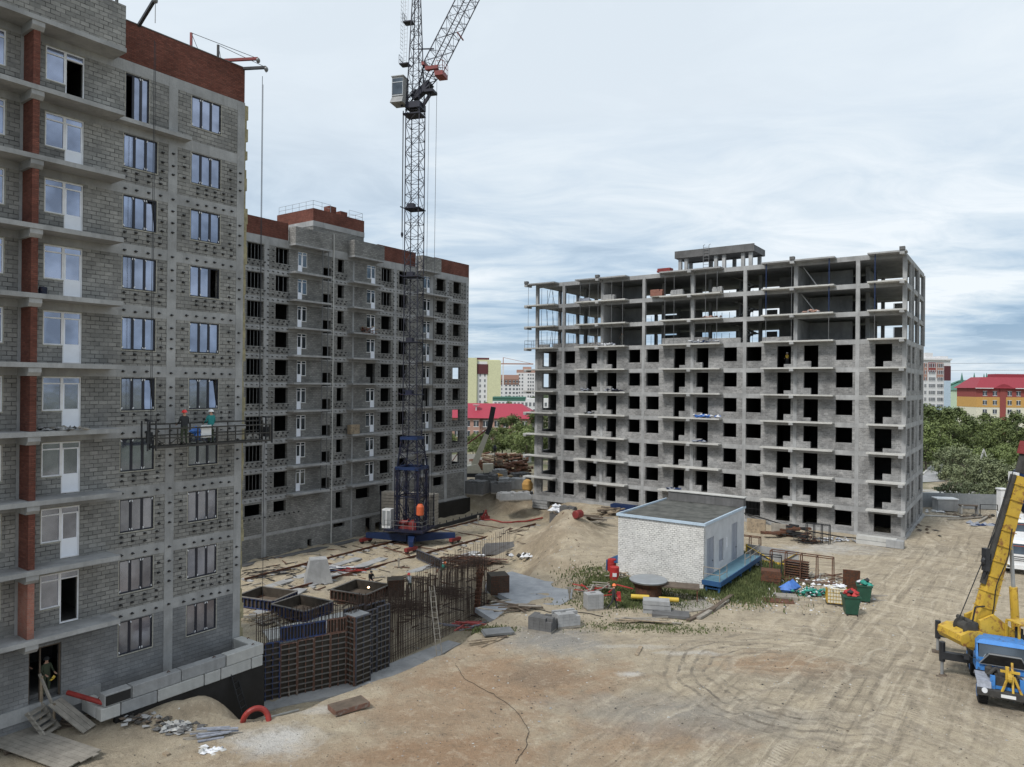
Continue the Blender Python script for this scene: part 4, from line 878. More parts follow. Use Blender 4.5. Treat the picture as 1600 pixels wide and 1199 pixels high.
# retaining wall and precast blocks
t = MB(); t.box(-7.6, .25, -2.05, -1.8, -3.1, .28).box(-.0, .25, -1.799, -.05, -3.1, .28)
o = single('retaining_wall', 'black bitumen coated retaining wall under the precast blocks', 'wall', t, MT['black_film'], (-15.24, 40.2, 0), R(53.6))
def fbs(x0, x1, y0, y1, z0, label, mt='concW', patch=False):
    c = Aw((x0+x1)/2, (y0+y1)/2, z0); t = thing('concrete_block', label, 'concrete block', c, R(53.6)+random.uniform(-.012, .012), 'precast blocks along the left house')
    a, b = (x1-x0)/2-.02, (y1-y0)/2-.01-random.uniform(0, .03); z1 = .575; mt = mt if random.random() < .55 else 'conc'
    m = MB().box(-a, a, -b, b, 0, z1); o = m.build('block_body', MT[mt], t, bevel=.035)
    if patch: MB().box(-a+.05, a-.05, -b-.012, -b-.001, .06, .5).build('tar_patch', MT['black_film'], t)
    else: MB().bar((a*.5, 0, z1), (a*.5+.08, 0, z1+.07), .03).bar((a*.5+.08, 0, z1+.07), (a*.5+.16, 0, z1), .03).build('lifting_loop', MT['steel_rust'], t)
    return t
ys = (-2.15, -1.55)
for i, (a, b) in enumerate(((-8.3, -7.4), (-7.4, -5.7), (-5.7, -3.3), (-3.3, -2.4), (-2.4, -.6), (-.6, .1))):
    fbs(a, b, *ys, .29, f'pale precast block in the lower course by the left house, {ORD[i]} from the near end')
for i, (a, b) in enumerate(((-8.15, -6.9), (-6.9, -4.5), (-4.5, -2.1), (-2.1, .15))):
    fbs(a, b, *ys, .885, 'upper course block with a black tar patch at the near end' if i == 0 else f'pale precast block in the upper course, {ORD[i-1]} beyond the tarred one', patch=(i == 0))
fbs(-8.3, -7.7, -1.53, -.15, .29, 'precast block turned toward the house wall at the near end of the course')
fbs(-.45, .12, -1.53, -.1, .885, 'precast block turned toward the house wall at the far corner')
a, b = Aw(-8.9, -.2, 1.35), Aw(-8.0, -1.9, .98)
m = MB().tube([a, b], .11, 14); single('red_pipe', 'short red plastic pipe sticking out beside the precast blocks', 'pipe', m, MT['hose_red'])
X, Y = gnd(410, 1124, 0.1); m = MB()
for k in range(1):
    pts = [Vector((X-.3+.05*k+.6*math.cos(a), Y+.25*k+.15*math.sin(a*2), -.25+.85*max(0, math.sin(a))+.03*k)) for a in np.linspace(-.25, math.pi+.3, 20)]; m.tube(pts, .13, 10)
single('red_hose', 'arched coil of thick red hose at the foot of the black retaining wall', 'hose', m, MT['hose_red'])
# three formwork boxes for pile caps
def fbox(label, pts, z, h, fm, group='open formwork boxes in the pit'):
    c = sum((Vector((*p, 0)) for p in pts), Vector())/4; t = thing('formwork_box', label, 'formwork box', (c.x, c.y, z), 0, group)
    for i in range(4):
        a, b = Vector((*pts[i], 0)), Vector((*pts[(i+1) % 4], 0)); mb, ms = panel((b-a).length, h, 9, 0, .14, fm, 'form_edge'); o = mb.build('side_panel', ms, t, (a.x-c.x, a.y-c.y, 0), math.atan2((b-a).y, (b-a).x))
        e = (b-a).normalized(); nrm = Vector((e.y, -e.x, 0)); q = a-c; MB().bar(q+nrm*.06+Vector((0, 0, h+.02)), q+(b-a)+nrm*.06+Vector((0, 0, h+.02)), .2, .035).build('top_edge', MT['form_edge'], t)
    m = MB(); m.quadbox([Vector((*pts[i], -.02))-Vector((c.x, c.y, 0)) for i in range(4)]+[Vector((*pts[i], .04))-Vector((c.x, c.y, 0)) for i in range(4)]); m.build('soil_fill', MT['wood_dark'], t)
def sq(c1, c2, w, z):    # corner pixel (front bottom), then second corner direction pixel
    a = Vector(gnd(*c1, z)); b = Vector(gnd(*c2, z)); d = (b-a); n = Vector((-d.y, d.x)).normalized()*w
    return [tuple(a), tuple(b), tuple(b+n), tuple(a+n)]
fbox('blue formwork box, left one of the pair of square boxes', sq((427, 955), (463, 939), 3.6, -2.5), -2.5, .8, 'form_blue')
fbox('blue formwork box, nearer one overlapping the left box', sq((476, 972), (518, 956), 3.5, -2.5), -2.5, .8, 'form_blue')
fbox('brown rusty formwork box behind the welder, right of the blue pair', sq((571, 945), (608, 928), 3.5, -2.5), -2.5, .8, 'form_brown')
# concrete plinth column, cubes
X, Y = gnd(497, 908, -2.55); single('concrete_pedestal', 'tapered concrete pedestal standing alone in the pit', 'pedestal', MB().quadbox([(-1.25, -1, 0), (1.25, -1, 0), (1.25, 1, 0), (-1.25, 1, 0), (-.75, -.7, 2.15), (.75, -.7, 2.15), (.75, .7, 2.15), (-.75, .7, 2.15)]), MT['concA'], (X, Y, -2.6), R(20))
for (px, py, z, s_, lab) in ((618, 928, -2.5, 1.35, 'dark rusty mesh cube between the brown formwork box and the bars'), (778, 925, -1.2, 1.5, 'dark rusty mesh cube on the wet concrete slab')):
    X, Y = gnd(px, py, z); m = MB().box(-s_/2, s_/2, -s_/2, s_/2, 0, s_); m.mi = 1
    for i in range(12):
        x = -s_/2+s_*i/11
        m.box(x-.015, x+.015, -s_/2-.02, -s_/2-.002, 0, s_); m.box(-s_/2, s_/2, -s_/2-.035, -s_/2-.021, s_*i/11-.015, s_*i/11+.015)
    single('cage_block', lab, 'rebar cage', m, [MT['ply'], MT['steel_rust']], (X, Y, z-.02), R(15))
# concrete slab (blinding)
z = -1.09
pts = [gnd(*p, z) for p in ((762, 902), (800, 893), (852, 908), (896, 912), (893, 936), (838, 966), (770, 968), (742, 950), (800, 938), (758, 918))]
o = MB().prism(pts, -.35, .0, 'XY').build('pavement', mat('wet_concrete', (.26, .28, .31), .55, var=.25, scale=.9, alt=(.36, .38, .41)), None, (0, 0, z)); o['kind'] = 'structure'
pts = [gnd(*p, -2.45) for p in ((402, 1112), (540, 1083), (640, 1050), (720, 1005), (700, 1000), (600, 1040), (540, 1062), (402, 1090))]
o = MB().prism(pts, -.3, .0, 'XY').build('pavement', MT['concA'], None, (0, 0, -2.47)); o['kind'] = 'structure'
pts = [gnd(*p, -2.5) for p in ((410, 985), (560, 950), (600, 958), (500, 985), (420, 1000))]
o = MB().prism(pts, -.3, .0, 'XY').build('pavement', MT['concW'], None, (0, 0, -2.5)); o['kind'] = 'structure'
# odds and ends built from sticks and boards
def pile(name, label, cat, px, py, z, n, L_, w_, spread, m_, a0=0, da=.3, hh=.25, th=.05, group=None):
    X, Y = gnd(px, py, z); m = MB()
    for i in range(n):
        a = a0+random.gauss(0, da); c = Vector((random.gauss(0, spread), random.gauss(0, spread*.7), .03+hh*random.random())); l = L_*random.uniform(.6, 1.1); d = Vector((math.cos(a), math.sin(a), random.uniform(-.05, .05)))*l/2
        m.mi = 0 if random.random() < .7 else 1; m.bar(c-d, c+d, w_*random.uniform(.6, 1.2), th)
    ms = m_ if isinstance(m_, list) else [m_, m_]
    return single(name, label, cat, m, [MT[q] for q in ms], (X, Y, max(z, hz_at(X, Y))), group=group)
pile('rebar_pile', 'large heap of rusty bent rebar hoops beside the orange helmeted worker', 'rebar pile', 722, 885, -2.5, 90, 2.6, .06, 1.1, ['rebar', 'steel_rust'], .3, .5, .9)
pile('rebar_pile', 'brown rebar heap on the sand behind the middle of the bar curtain', 'rebar pile', 635, 950, -2.5, 60, 1.8, .06, .9, 'rebar', .3, .8, .5)
pile('rebar_pile', 'small dark rebar heap right behind the bar curtain', 'rebar pile', 703, 930, -2.5, 40, 1.8, .06, .6, 'rebar', .1, .5, .5)
pile('board_pile', 'stack of brown boards lying beyond the rusty rebar heap', 'boards', 758, 877, -2.4, 14, 4.2, .3, .3, ['wood_dark', 'form_brown'], -.35, .12, .3)
pile('board_pile', 'scattered boards and sticks left of the first blue formwork box', 'boards', 402, 968, -2.5, 16, 2.0, .15, .8, ['wood', 'wood_grey'], .3, .8, .25)
pile('board_pile', 'loose boards and panels beside the near end of the bar curtain', 'boards', 738, 980, -.6, 22, 1.6, .12, .7, ['form_grey', 'crane_red'], .4, .5, .3)
pile('board_pile', 'dirty boards lying along the edge of the concrete slab', 'boards', 800, 968, -.7, 16, 1.9, .2, .8, ['wood_dark', 'wood_grey'], -.3, .3, .3)
pile('steel_offcuts', 'blue and white steel offcuts on the sand left of the crane', 'scrap', 528, 890, -2.5, 10, 2.6, .2, .6, ['crane_blue2', 'white_paint'], .2, .3, .25)
pile('steel_offcuts', 'red and dark steel frame pieces right of the blue offcuts', 'scrap', 556, 893, -2.5, 7, 2.6, .16, .5, ['hose_red', 'steel_dark'], .45, .3, .25)
pile('board_pile', 'dark planks lying near the mesh cube and second rail', 'boards', 640, 905, -2.5, 6, 3.2, .22, .35, 'wood_dark', -.15, .2, .2)
pile('cable_tangle', 'grey cables and scraps near the base of the middle house', 'cables', 430, 898, -2.5, 20, 2.2, .06, 1.4, ['steel_dark', 'grime'], .4, .6, .1)
pile('board_pile', 'planks and boards stacked beyond the rails, by the corner of the middle house', 'boards', 800, 775, -.1, 9, 2.4, .3, .4, ['wood_grey', 'conc'], .2, .2, .3)
a, b = gnd(652, 873, -2.5), gnd(690, 890, -2.5); row(0, a, b, -2.5, .95, 1, 12, 0, 'form_grey', 'form_edge', lambda i: 'long low ribbed formwork strip left of the orange helmeted worker', 'formwork panel', None)
X, Y = gnd(745, 880, zp)
m = MB()
for i in range(8): m.tube([(-2+.0*i, i*.22, .15), (2.6, i*.22+.2, .15)], .09, 6)
single('pipe_row', 'row of brown pipes lying next to the rusty rebar heap', 'pipes', m, MT['steel_rust'], (X-1.2, Y-.5, -2.5), R(-20))
# loose timber, bars and concrete crumbs all over the pit floor
m = MB()
for i in range(420):
    px_, py_ = random.uniform(385, 830), random.uniform(830, 985); X, Y = gnd(px_, py_, -2.5)
    if seg_dist(np.array([X]), np.array([Y]), PIT)[0] > -.3: continue
    zf = hz_at(X, Y); a = random.choice((R(54), R(-36), random.random()*3.1)); l = random.uniform(.3, 1.7); d = Vector((math.cos(a), math.sin(a), random.uniform(-.03, .03)))*l
    m.mi = random.choice((0, 0, 1, 2, 3)); m.bar(Vector((X, Y, zf+.06))-d*.5, Vector((X, Y, zf+.06))+d*.5, random.uniform(.04, .16), random.uniform(.03, .08))
o = m.build('timber_scraps', [MT['wood_dark'], MT['wood_grey'], MT['steel_rust'], MT['grime']]); o['kind'] = 'stuff'; o['label'] = 'loose sticks, boards and bars strewn over the pit floor'
for i, (p_, q_) in enumerate((((400, 962), (470, 920)), ((480, 915), (600, 872)), ((395, 925), (560, 872)), ((640, 895), (745, 862)))):
    a = Vector((*gnd(*p_, -2.55), -2.62)); b = Vector((*gnd(*q_, -2.55), -2.62)); o = MB().bar(Vector((0, 0, .05)), b-a+Vector((0, 0, .05)), random.uniform(.7, 1.3), .12).build('pavement', MT['conc' if i % 2 else 'concA'], None, a); o['kind'] = 'structure'
# tarpaulin over blocks, rubble at right of pit
X, Y = gnd(785, 862, -2.4); single('covered_stack', 'grey covered stack lying between the rails and the sand mound', 'stack', MB().quadbox([(-2.3, -1.1, 0), (2.3, -1.2, 0), (2.4, 1.2, 0), (-2.2, 1.1, 0), (-1.9, -.7, .9), (1.9, -.9, .75), (1.7, .8, .95), (-1.8, .8, .8)]), MT['concD'], (X, Y, -2.45), R(8))
X, Y = gnd(824, 868, -1.8); m = MB()
for i in range(26): m.mi = i % 2; m.rock((random.gauss(0, .6), random.gauss(0, .4), .2), (.3, .25, .22))
single('rubbish_heap', 'small heap of dark rubbish and film at the foot of the mound', 'rubbish', m, [MT['grime'], MT['white_film']], (X, Y, hz_at(X, Y)))
X, Y = gnd(745, 868, -2.4); m = MB()
for i in range(10): m.rock((random.gauss(0, .4), random.gauss(0, .3), .12), (.3, .25, .12))
single('film_bundle', 'crumpled white film bundle beyond the rebar heap', 'film', m, MT['white_film'], (X, Y, -2.5))
# red hose running to the building on the right
pts = []
for (px, py, z) in ((757, 811, -2.3), (768, 803, -1.6), (785, 803, -1.4), (800, 799, -1.0), (812, 790, -.4), (822, 785, 0), (848, 781, .15)):
    X, Y = gnd(px, py, z); pts.append((X, Y, hz_at(X, Y)+.12))
sm = []
for a, b in zip(pts, pts[1:]):
    for i in range(5): sm.append(Vector(a).lerp(Vector(b), i/5))
m = MB().tube(sm+[Vector(pts[-1])], .11, 6); single('red_hose', 'long red hose winding from the rail end up to the right house', 'hose', m, MT['hose_red'])
X, Y = gnd(758, 811, -2.5); single('rail_stop', 'red buffer stop at the end of the far crane rail', 'rail stop', MB().box(-.5, .5, -.4, .4, 0, .5).bar((-.6, 0, 0), (.2, 0, 1.3), .2).bar((.6, 0, 0), (.1, 0, 1.1), .18), MT['crane_red'], (X, Y, -2.6), R(40))
def marker(px, py, z, h, label):
    X, Y = gnd(px, py, z); single('marker_post', label, 'post', MB().box(-.06, .06, -.06, .06, 0, h).box(-.12, .12, -.07, .07, h-.35, h), MT['wood_grey'], (X, Y, hz_at(X, Y)-.05))
marker(747, 818, -2.4, 1.3, 'short timber post near the red buffer stop'); marker(623, 885, -2.5, 1.0, 'short pale stake in the sand between the rails and worker'); marker(890, 935, -1, 1.0, 'pale stake at the right edge of the wet slab')
# skip of steel drums under B: long dark beam
p = Bw(-12, -4.2, -2.7); q = Bw(-1.5, -4.2, -2.4)
m = MB().bar(Vector((0, 0, .2)), q-p+Vector((0, 0, .2)), .3, .45)
for i in range(9): m.bar((q-p)*i/8+Vector((0, 0, .45)), (q-p)*i/8+Vector((0, 0, .75)), .1)
single('steel_beam', 'long dark steel beam lying beside the middle house foundation', 'beam', m, MT['steel_dark'], p)
p = Bw(-43, -1.1, -2.75); q = Bw(-17, -1.1, -2.75); single('drain_channel', 'dark trench cover strip along the foot of the middle house', 'channel', MB().bar(Vector((0, 0, 0)), q-p, .9, .3), MT['concD'], p)
# ================================================================ PEOPLE
def person(label, loc, rz, jacket='cloth_dark', trousers='cloth_dark', helmet='helmet_orange', pose='stand', vest=None, group=None):
    """one continuous skinned body; local -y is the direction faced"""
    V = []; E = []; Rr = []
    def add(p, r, par=None):
        V.append(p); Rr.append(r)
        if par is not None: E.append((par, len(V)-1))
        return len(V)-1
    lean = {'stand': 0, 'bend': .35, 'walk': .05, 'crouch': .3}[pose]; drop = {'crouch': .42, 'bend': .06}.get(pose, 0)
    hz_ = .95-drop
    pel = add((0, 0, hz_), .15)
    sp = add((0, -lean*.35, hz_+.22), .135, pel); ch = add((0, -lean*.75, hz_+.42-lean*.1), .165, sp); nk = add((0, -lean*1.0, hz_+.56-lean*.15), .06, ch)
    hd = add((0, -lean*1.1-.01, hz_+.68-lean*.2), .095, nk); top = add((0, -lean*1.12, hz_+.77-lean*.22), .08, hd); nose = add((0, -lean*1.1-.11, hz_+.68-lean*.2), .018, hd)
    chz = hz_+.42-lean*.1
    for s_ in (-1, 1):
        sh = add((s_*.185, -lean*.85, chz+.06), .065, ch)
        if pose == 'walk': el = add((s_*.24, -lean+s_*.1, chz-.22), .045, sh); wr = add((s_*.25, -lean+s_*.12-.1, chz-.46), .032, el)
        elif pose == 'stand': el = add((s_*.25, -.06, chz-.2), .045, sh); wr = add((s_*.2, -.3, chz-.3), .032, el)
        else: el = add((s_*.24, -lean-.18, chz-.16), .045, sh); wr = add((s_*.14, -lean-.4, chz-.3), .032, el)
        w_ = V[wr]; dn = (0, -.03, -.05) if pose in ('walk',) else (0, -.06, -.02)
        pm = add((w_[0], w_[1]+dn[1], w_[2]+dn[2]), .036, wr)
        for f in range(4):
            q = (w_[0]+(f-1.5)*.019, w_[1]+dn[1]*2.0, w_[2]+dn[2]*2.0); L_ = (.03, .036, .034, .026)[f]; a = add(q, .0095, pm); add((q[0], q[1]+dn[1]*.5, q[2]-L_), .0085, a)
        th = add((w_[0]-s_*.035, w_[1]+dn[1]*.9, w_[2]+dn[2]*1.1), .011, pm); add((w_[0]-s_*.05, w_[1]+dn[1]*1.5, w_[2]+dn[2]*1.6), .0095, th)
        hp = add((s_*.095, 0, hz_-.06), .095, pel)
        if pose == 'walk': kn = add((s_*.1, -.06-s_*.14, .5), .068, hp); an = add((s_*.1, .05-s_*.26+(.12 if s_ < 0 else 0), .09), .045, kn)
        elif pose == 'crouch': kn = add((s_*.17, -.38, .45), .07, hp); an = add((s_*.14, -.05, .09), .045, kn)
        else: kn = add((s_*.11, -.03-lean*.1, hz_*.52), .068, hp); an = add((s_*.12, .02, .09), .045, kn)
        add((V[an][0], V[an][1]-.15, .045), .042, an)
    me = bpy.data.meshes.new('body'); me.from_pydata(V, E, []); me.update()
    root = thing('person', label, 'person', loc, rz, group)
    o = bpy.data.objects.new('body', me); SC.collection.objects.link(o)
    md = o.modifiers.new('skin', 'SKIN'); ss = o.modifiers.new('sub', 'SUBSURF'); ss.levels = 1; ss.render_levels = 1
    for i, sv in enumerate(me.skin_vertices[0].data): sv.radius = (Rr[i], Rr[i]); sv.use_root = (i == 0)
    for i in (1, 2):
        me.skin_vertices[0].data[i].radius = (Rr[i]*1.15, Rr[i]*.8)
    dg = bpy.context.evaluated_depsgraph_get(); dg.update(); nm = bpy.data.meshes.new_from_object(o.evaluated_get(dg)); o.modifiers.clear(); o.data = nm; nm.name = 'body'
    nm.materials.clear()
    for k in (jacket, trousers, 'skin', 'rubber'): nm.materials.append(MT[k])
    hands = [Vector(V[i]) for i in range(len(V)) if abs(Rr[i]-.036) < 1e-6]
    for p in nm.polygons:
        c = p.center; p.use_smooth = True
        if c.z > V[nk][2]-.0 and abs(c.x) < .14: p.material_index = 2
        elif any((c-h_).length < .09 for h_ in hands): p.material_index = 2
        elif c.z < .12: p.material_index = 3
        elif c.z < hz_+.0 and not (abs(c.x) > .2 and pose == 'stand' and c.z > hz_-.25): p.material_index = 1
        else: p.material_index = 0
    o.parent = root
    h0 = V[top]
    MB().lathe((h0[0], h0[1]+.0, h0[2]-.045), [(.155, -.005), (.15, .01), (.128, .012), (.12, .07), (.085, .115), (.03, .135)], 16).build('helmet', MT[helmet], root, smooth=True)
    if vest:
        c2 = V[ch]; MB().lathe((c2[0], c2[1]*.85, c2[2]-.25), [(.17, 0), (.19, .1), (.225, .3), (.19, .37)], 14).build('vest', MT[vest], root, smooth=True)
        v_ = root.children[-1]; v_.scale = (1, .8, 1); v_.location.y = c2[1]*.85*.2
    return root
# worker cradle on the near facade
CR = thing('facade_cradle', 'long grey steel work platform hanging on ropes at the left house, two men aboard', 'work platform', Aw(0, -1.15, 12.45), R(53.6))
m = MB(); x0, x1, y0, y1 = -5.6, .8, -.4, .35
m.box(x0, x1, y0, y1, 0, .05); m.build('deck', MT['steel_dark'], CR)
m = MB()
n_ = 6
for y in (y0, y1):
    hh = .95 if y == y0 else 1.15
    m.bar((x0, y, .06), (x1, y, .06), .1).bar((x0, y, hh), (x1, y, hh), .07).bar((x0, y, hh*.52), (x1, y, hh*.52), .055)
    for i in range(n_+1): x = x0+(x1-x0)*i/n_; m.bar((x, y, 0), (x, y, hh), .05 if i % 3 else .09)
    for i in range(12):
        xa = x0+(x1-x0)*i/12; xb = x0+(x1-x0)*(i+1)/12
        if y == y0 and (i < 5): m.bar((xa, y, .08 if i % 2 else hh*.5), (xb, y, hh*.5 if i % 2 else .08), .035)
for x in (x0, x1): m.bar((x, y0, .95), (x, y1, .95), .05).bar((x, y0, .5), (x, y1, .5), .04)
m.build('guard_frame', MT['grime'], CR)
for x in (x0-.22, x1-.05):
    MB().box(x-.05, x+.15, -.2, .1, .25, .8).bar((x-.15, -.3, -.1), (x-.15, -.3, 1.35), .06).bar((x+.25, -.3, -.1), (x+.25, -.3, 1.35), .06).bar((x-.15, .3, -.1), (x-.15, .3, 1.35), .06).bar((x+.25, .3, -.1), (x+.25, .3, 1.35), .06).bar((x-.15, -.3, 1.35), (x+.25, -.3, 1.35), .06).bar((x-.15, -.3, .6), (x+.25, -.3, .6), .05).bar((x+.05, -.3, 1.35), (x+.05, .3, 1.35), .08).build('hoist_motor', MT['steel_dark'], CR)
for x in (x0-.1, x1-.45): MB().bar((x, 0, 1.3), (x, .0, 20.4 if x > 0 else 20.0), .022).bar((x+.12, .1, 1.3), (x+.12, .1, 20.0), .018).build('rope', MT['steel_dark'], CR)
MB().bar((x1-.1, 0, -.02), (x1-.1, 0, -11), .02).build('tail_rope', MT['steel_dark'], CR)
person('worker in black jacket and red helmet at the left of the facade cradle', Aw(-4.0, -1.2, 12.5), R(53.6)+math.pi, 'cloth_dark', 'cloth_green', 'helmet_red')
person('worker in teal shirt and white helmet at the middle of the facade cradle', Aw(-2.55, -1.2, 12.5), R(53.6)+math.pi, 'teal', 'cloth_green', 'helmet_white')
t = Aw(-2.95, -1.42, 12.5); single('foam_board', 'white foam board standing between the two men on the cradle', 'board', MB().box(-.28, .28, -.04, .04, .35, 1.0), MT['white_paint'], t, R(53.6))
t = Aw(-3.4, -1.25, 12.5); single('blue_sack', 'blue sack slumped on the cradle beside the worker in black', 'sack', MB().rock((0, 0, .7), (.35, .2, .25)).rock((.1, 0, .45), (.3, .2, .35)), MT['blue_film'], t, R(53.6))
t = Aw(-2.2, -1.25, 12.5); single('board_stack', 'stack of pale boards at the far end of the cradle', 'boards', MB().box(-.3, .5, -.1, .1, .75, 1.0).box(1.0, 1.6, -.1, .1, .72, .95), MT['conc'], t, R(53.6))
# roof davits
def davit(label, base, tip, post, m_, ropes=0):
    t = thing('roof_davit', label, 'davit', base, 0, 'rope davits on the roof of the left house'); tip, post = Vector(tip), Vector(post)
    MB().bar((0, 0, 0), tip, .14).build('beam', MT[m_], t); MB().bar((post.x, post.y, -.6), post, .11).build('mast_post', MT[m_], t)
    MB().bar(post, tip, .025).bar(post, (-post.x*0-.5, .6, -.3), .02).build('stay_wire', MT['steel_dark'], t); MB().lathe((tip.x, tip.y, tip.z-.1), [(.06, -.1), (.14, -.05), (.14, .05), (.06, .1)], 10, 'X').bar(tip, tip-Vector((0, 0, 1.2 if ropes == 0 else .3)), .025).build('pulley', MT['steel_grey'], t)
davit('grey roof davit beside the raised parapet of the left house', Aw(-5.9, .3, 33.3), Aw(-5.9, -1.6, 34.3)-Aw(-5.9, .3, 33.3), Aw(-6.7, .6, 34.6)-Aw(-5.9, .3, 33.3), 'steel_dark')
davit('red roof davit leaning out above the far corner of the left house', Aw(-1.5, .9, 33.55), Aw(.1, -1.1, 33.75)-Aw(-1.5, .9, 33.55), Aw(-2.4, 1.4, 34.9)-Aw(-1.5, .9, 33.55), 'crane_red', 1)
davit('dark roof davit just below the red one at the far corner', Aw(-.5, .7, 33.4), Aw(.62, -1.1, 33.45)-Aw(-.5, .7, 33.4), Aw(-1.1, .9, 34.6)-Aw(-.5, .7, 33.4), 'steel_dark', 1)
def ground_person(label, px, py, z, face, **k):
    X, Y = gnd(px, py, z); zz_ = hz_at(X, Y) if k.pop('snap', True) else z; return person(label, (X, Y, zz_), face, **k)
person('worker in camouflage with yellow gloves in the doorway of the house', Aw(-9.55, .45, 1.25), R(53.6)+.2, 'cloth_green', 'cloth_green', 'cloth_dark')
person('worker in black sitting back in the shadow at the left of the same doorway', Aw(-10.3, 1.2, 1.5), R(70), 'cloth_dark', 'cloth_dark', 'cloth_dark')
single('work_gloves', 'bright yellow work gloves held by the man in the doorway', 'gloves', MB().rock((0, 0, 0), (.12, .07, .05)).rock((.1, 0, .08), (.08, .05, .1)), MT['yellow_clean'], Aw(-9.5, .02, 2.08), R(53.6))
ground_person('worker in red helmet and grey jacket bending by the brown formwork box', 640, 925, -2.5, R(200), jacket='galv', trousers='cloth_green', helmet='helmet_red', pose='bend')
ground_person('welder in dark clothes crouching behind the brown formwork box', 579, 913, -2.5, R(20), jacket='cloth_dark', trousers='cloth_dark', helmet='cloth_dark', pose='crouch')
ground_person('worker in orange helmet and green vest beside the ribbed formwork strip', 689, 905, -2.5, R(120), jacket='cloth_green', trousers='cloth_dark', helmet='helmet_orange', pose='bend', vest='green_net')
wx, wy, wz = hit_ground(958, 952)
person('worker in orange helmet and dark clothes walking in the grass by the white hut', (wx, wy, wz), R(80), 'cloth_dark', 'cloth_dark', 'helmet_orange', 'walk')
single('red_jacket', 'bright red jacket hanging over the arm of the walking worker', 'jacket', MB().quadbox([(-.16, -.05, -.3), (.2, -.05, -.38), (.22, .06, -.35), (-.14, .06, -.3), (-.1, -.06, .32), (.14, -.05, .3), (.14, .06, .3), (-.1, .05, .32)]).rock((.05, -.02, -.1), (.24, .1, .26)), MT['red'], (wx+.34, wy-.12, wz+.95), R(10))
person('worker in yellow vest standing in an upper floor doorway of the right house', Cw(-12.0, .9, 18.01), R(-35.5), 'cloth_dark', 'cloth_dark', 'helmet_white', vest='yellow_clean')
person('man in dark jacket behind the low wall on the open floor at right', Cw(-33.0, .9, 21.01), R(-35.5), 'cloth_grey', 'cloth_grey', 'cloth_dark')
ax, ay = gnd(583, 917, -1.6); tmp = mat('arc_spark', (1, .8, .5)); bs = tmp.node_tree.nodes['Principled BSDF']; bs.inputs['Emission Color'].default_value = (1, .62, .3, 1); bs.inputs['Emission Strength'].default_value = 12
X, Y = gnd(576, 918, -1.5); single('welding_spark', 'glowing welding spark at the rim of the brown formwork box', 'spark', MB().rock((0, 0, 0), (.09, .09, .07), .4), tmp, (X, Y, -1.5))
# ================================================================ WHITE HUT
hc = Vector((*gnd(1097, 923, 0), 0)); hl = Vector((9.1, 60.7, 0)); hr = Vector((20.9, 64.2, 0))
hc = Vector((14.9, 55.0, 0))
a_l = R(-35)   # local x runs from far-left corner to the near corner
WL, WR, HH = 7.3, 10.1, 5.0
HT = thing('brick_hut', 'white brick flat roofed hut with blue porch in the middle of the yard', 'hut', hc, a_l)
# local: corner at origin, front wall from x=-WL..0 (y=0), side wall from y=0..WR (x=0)
doors = [(.7, 2.3, .95, 3.85), (6.7, 8.2, .95, 4.1)]; wins = [(3.5, 4.6, 1.5, 3.3)]
m = MB().box(-WL, 0, 0, .35, -.2, HH); m.build('front_wall', MT['white_brick'], HT)
rot_y(wall_holes(MB(), .351, WR, -.2, HH, -.35, 0, doors+wins)).build('side_wall', mat('white_render', (.50, .51, .53), .85, var=.12, scale=1.2, bump=.01), HT)
MB().box(-WL, -WL+.35, .351, WR, -.2, HH).box(-WL+.351, -.351, WR-.35, WR, -.2, HH).build('rear_wall', MT['white_brick'], HT)
MB().box(-WL+.1, -.1, .1, WR-.1, HH-.02, HH+.1).build('roof', MT['roof_felt'], HT)
MB().box(-WL-.12, .14, -.14, .02, HH, HH+.2).box(-.02, .14, .021, WR+.1, HH, HH+.2).box(-WL-.12, -WL+.02, .021, WR+.1, HH, HH+.2).build('roof_flashing', MT['flash'], HT)
MB().box(-WL+.4, .1, WR-.5, WR+.1, HH+.12, HH+.95).build('roof_parapet', MT['concD'], HT); MB().box(-WL+.3, .2, WR-.6, WR+.2, HH+.95, HH+1.02).build('parapet_cap', MT['concW'], HT)
for d in doors:
    o = MB().box(-.12, -.04, d[0]+.02, d[1]-.02, d[2]+.01, d[3]-.01).box(-.04, -.02, (d[0]+d[1])/2-.02, (d[0]+d[1])/2+.02, d[2]+.02, d[3]-.02).build('door', MT['hut_grey'], HT); MB().box(-.02, .04, d[1]-.35, d[1]-.2, d[2]+1.0, d[2]+1.05).build('handle', MT['steel_dark'], o)
o = MB().box(-.15, -.1, 3.5, 4.6, 1.5, 3.3).build('window', MT['hut_grey'], HT); MB().box(-.098, -.08, 3.6, 4.5, 1.6, 3.2).build('pane', MT['hut_grey'], o)
MB().box(.0, .04, 5.3, 5.5, 2.4, 3.2).build('sign_plate', MT['frame_white'], HT)
po = MB().box(.01, 1.4, -.3, WR+.2, .78, .94).build('porch', MT['deck_blue'], HT)
MB().box(1.4, 1.48, -.35, WR+.25, .6, .96).box(.01, 1.4, -.38, -.3, .6, .96).build('porch_edge', MT['porch_blue'], po)
m = MB()
for y in (-.2, 2.4, 5, 7.6, WR): m.box(1.2, 1.35, y, y+.15, -.2, .6); m.box(.2, .35, y, y+.15, -.2, .6); m.box(.35, 1.2, y+.03, y+.12, .3, .42)
m.build('porch_legs', MT['porch_blue'], po)
m = MB(); rail(m, [(.1, -.28, .95), (1.36, -.28, .95)], 1.0, .05, .8); rail(m, [(1.36, -.28, .95), (1.36, 1.4, .95)], 1.0, .04, 1.4); rail(m, [(1.36, 6.0, .95), (1.36, WR+.1, .95)], 1.0, .05, 1.3); m.build('porch_railing', MT['wood_grey'], po)
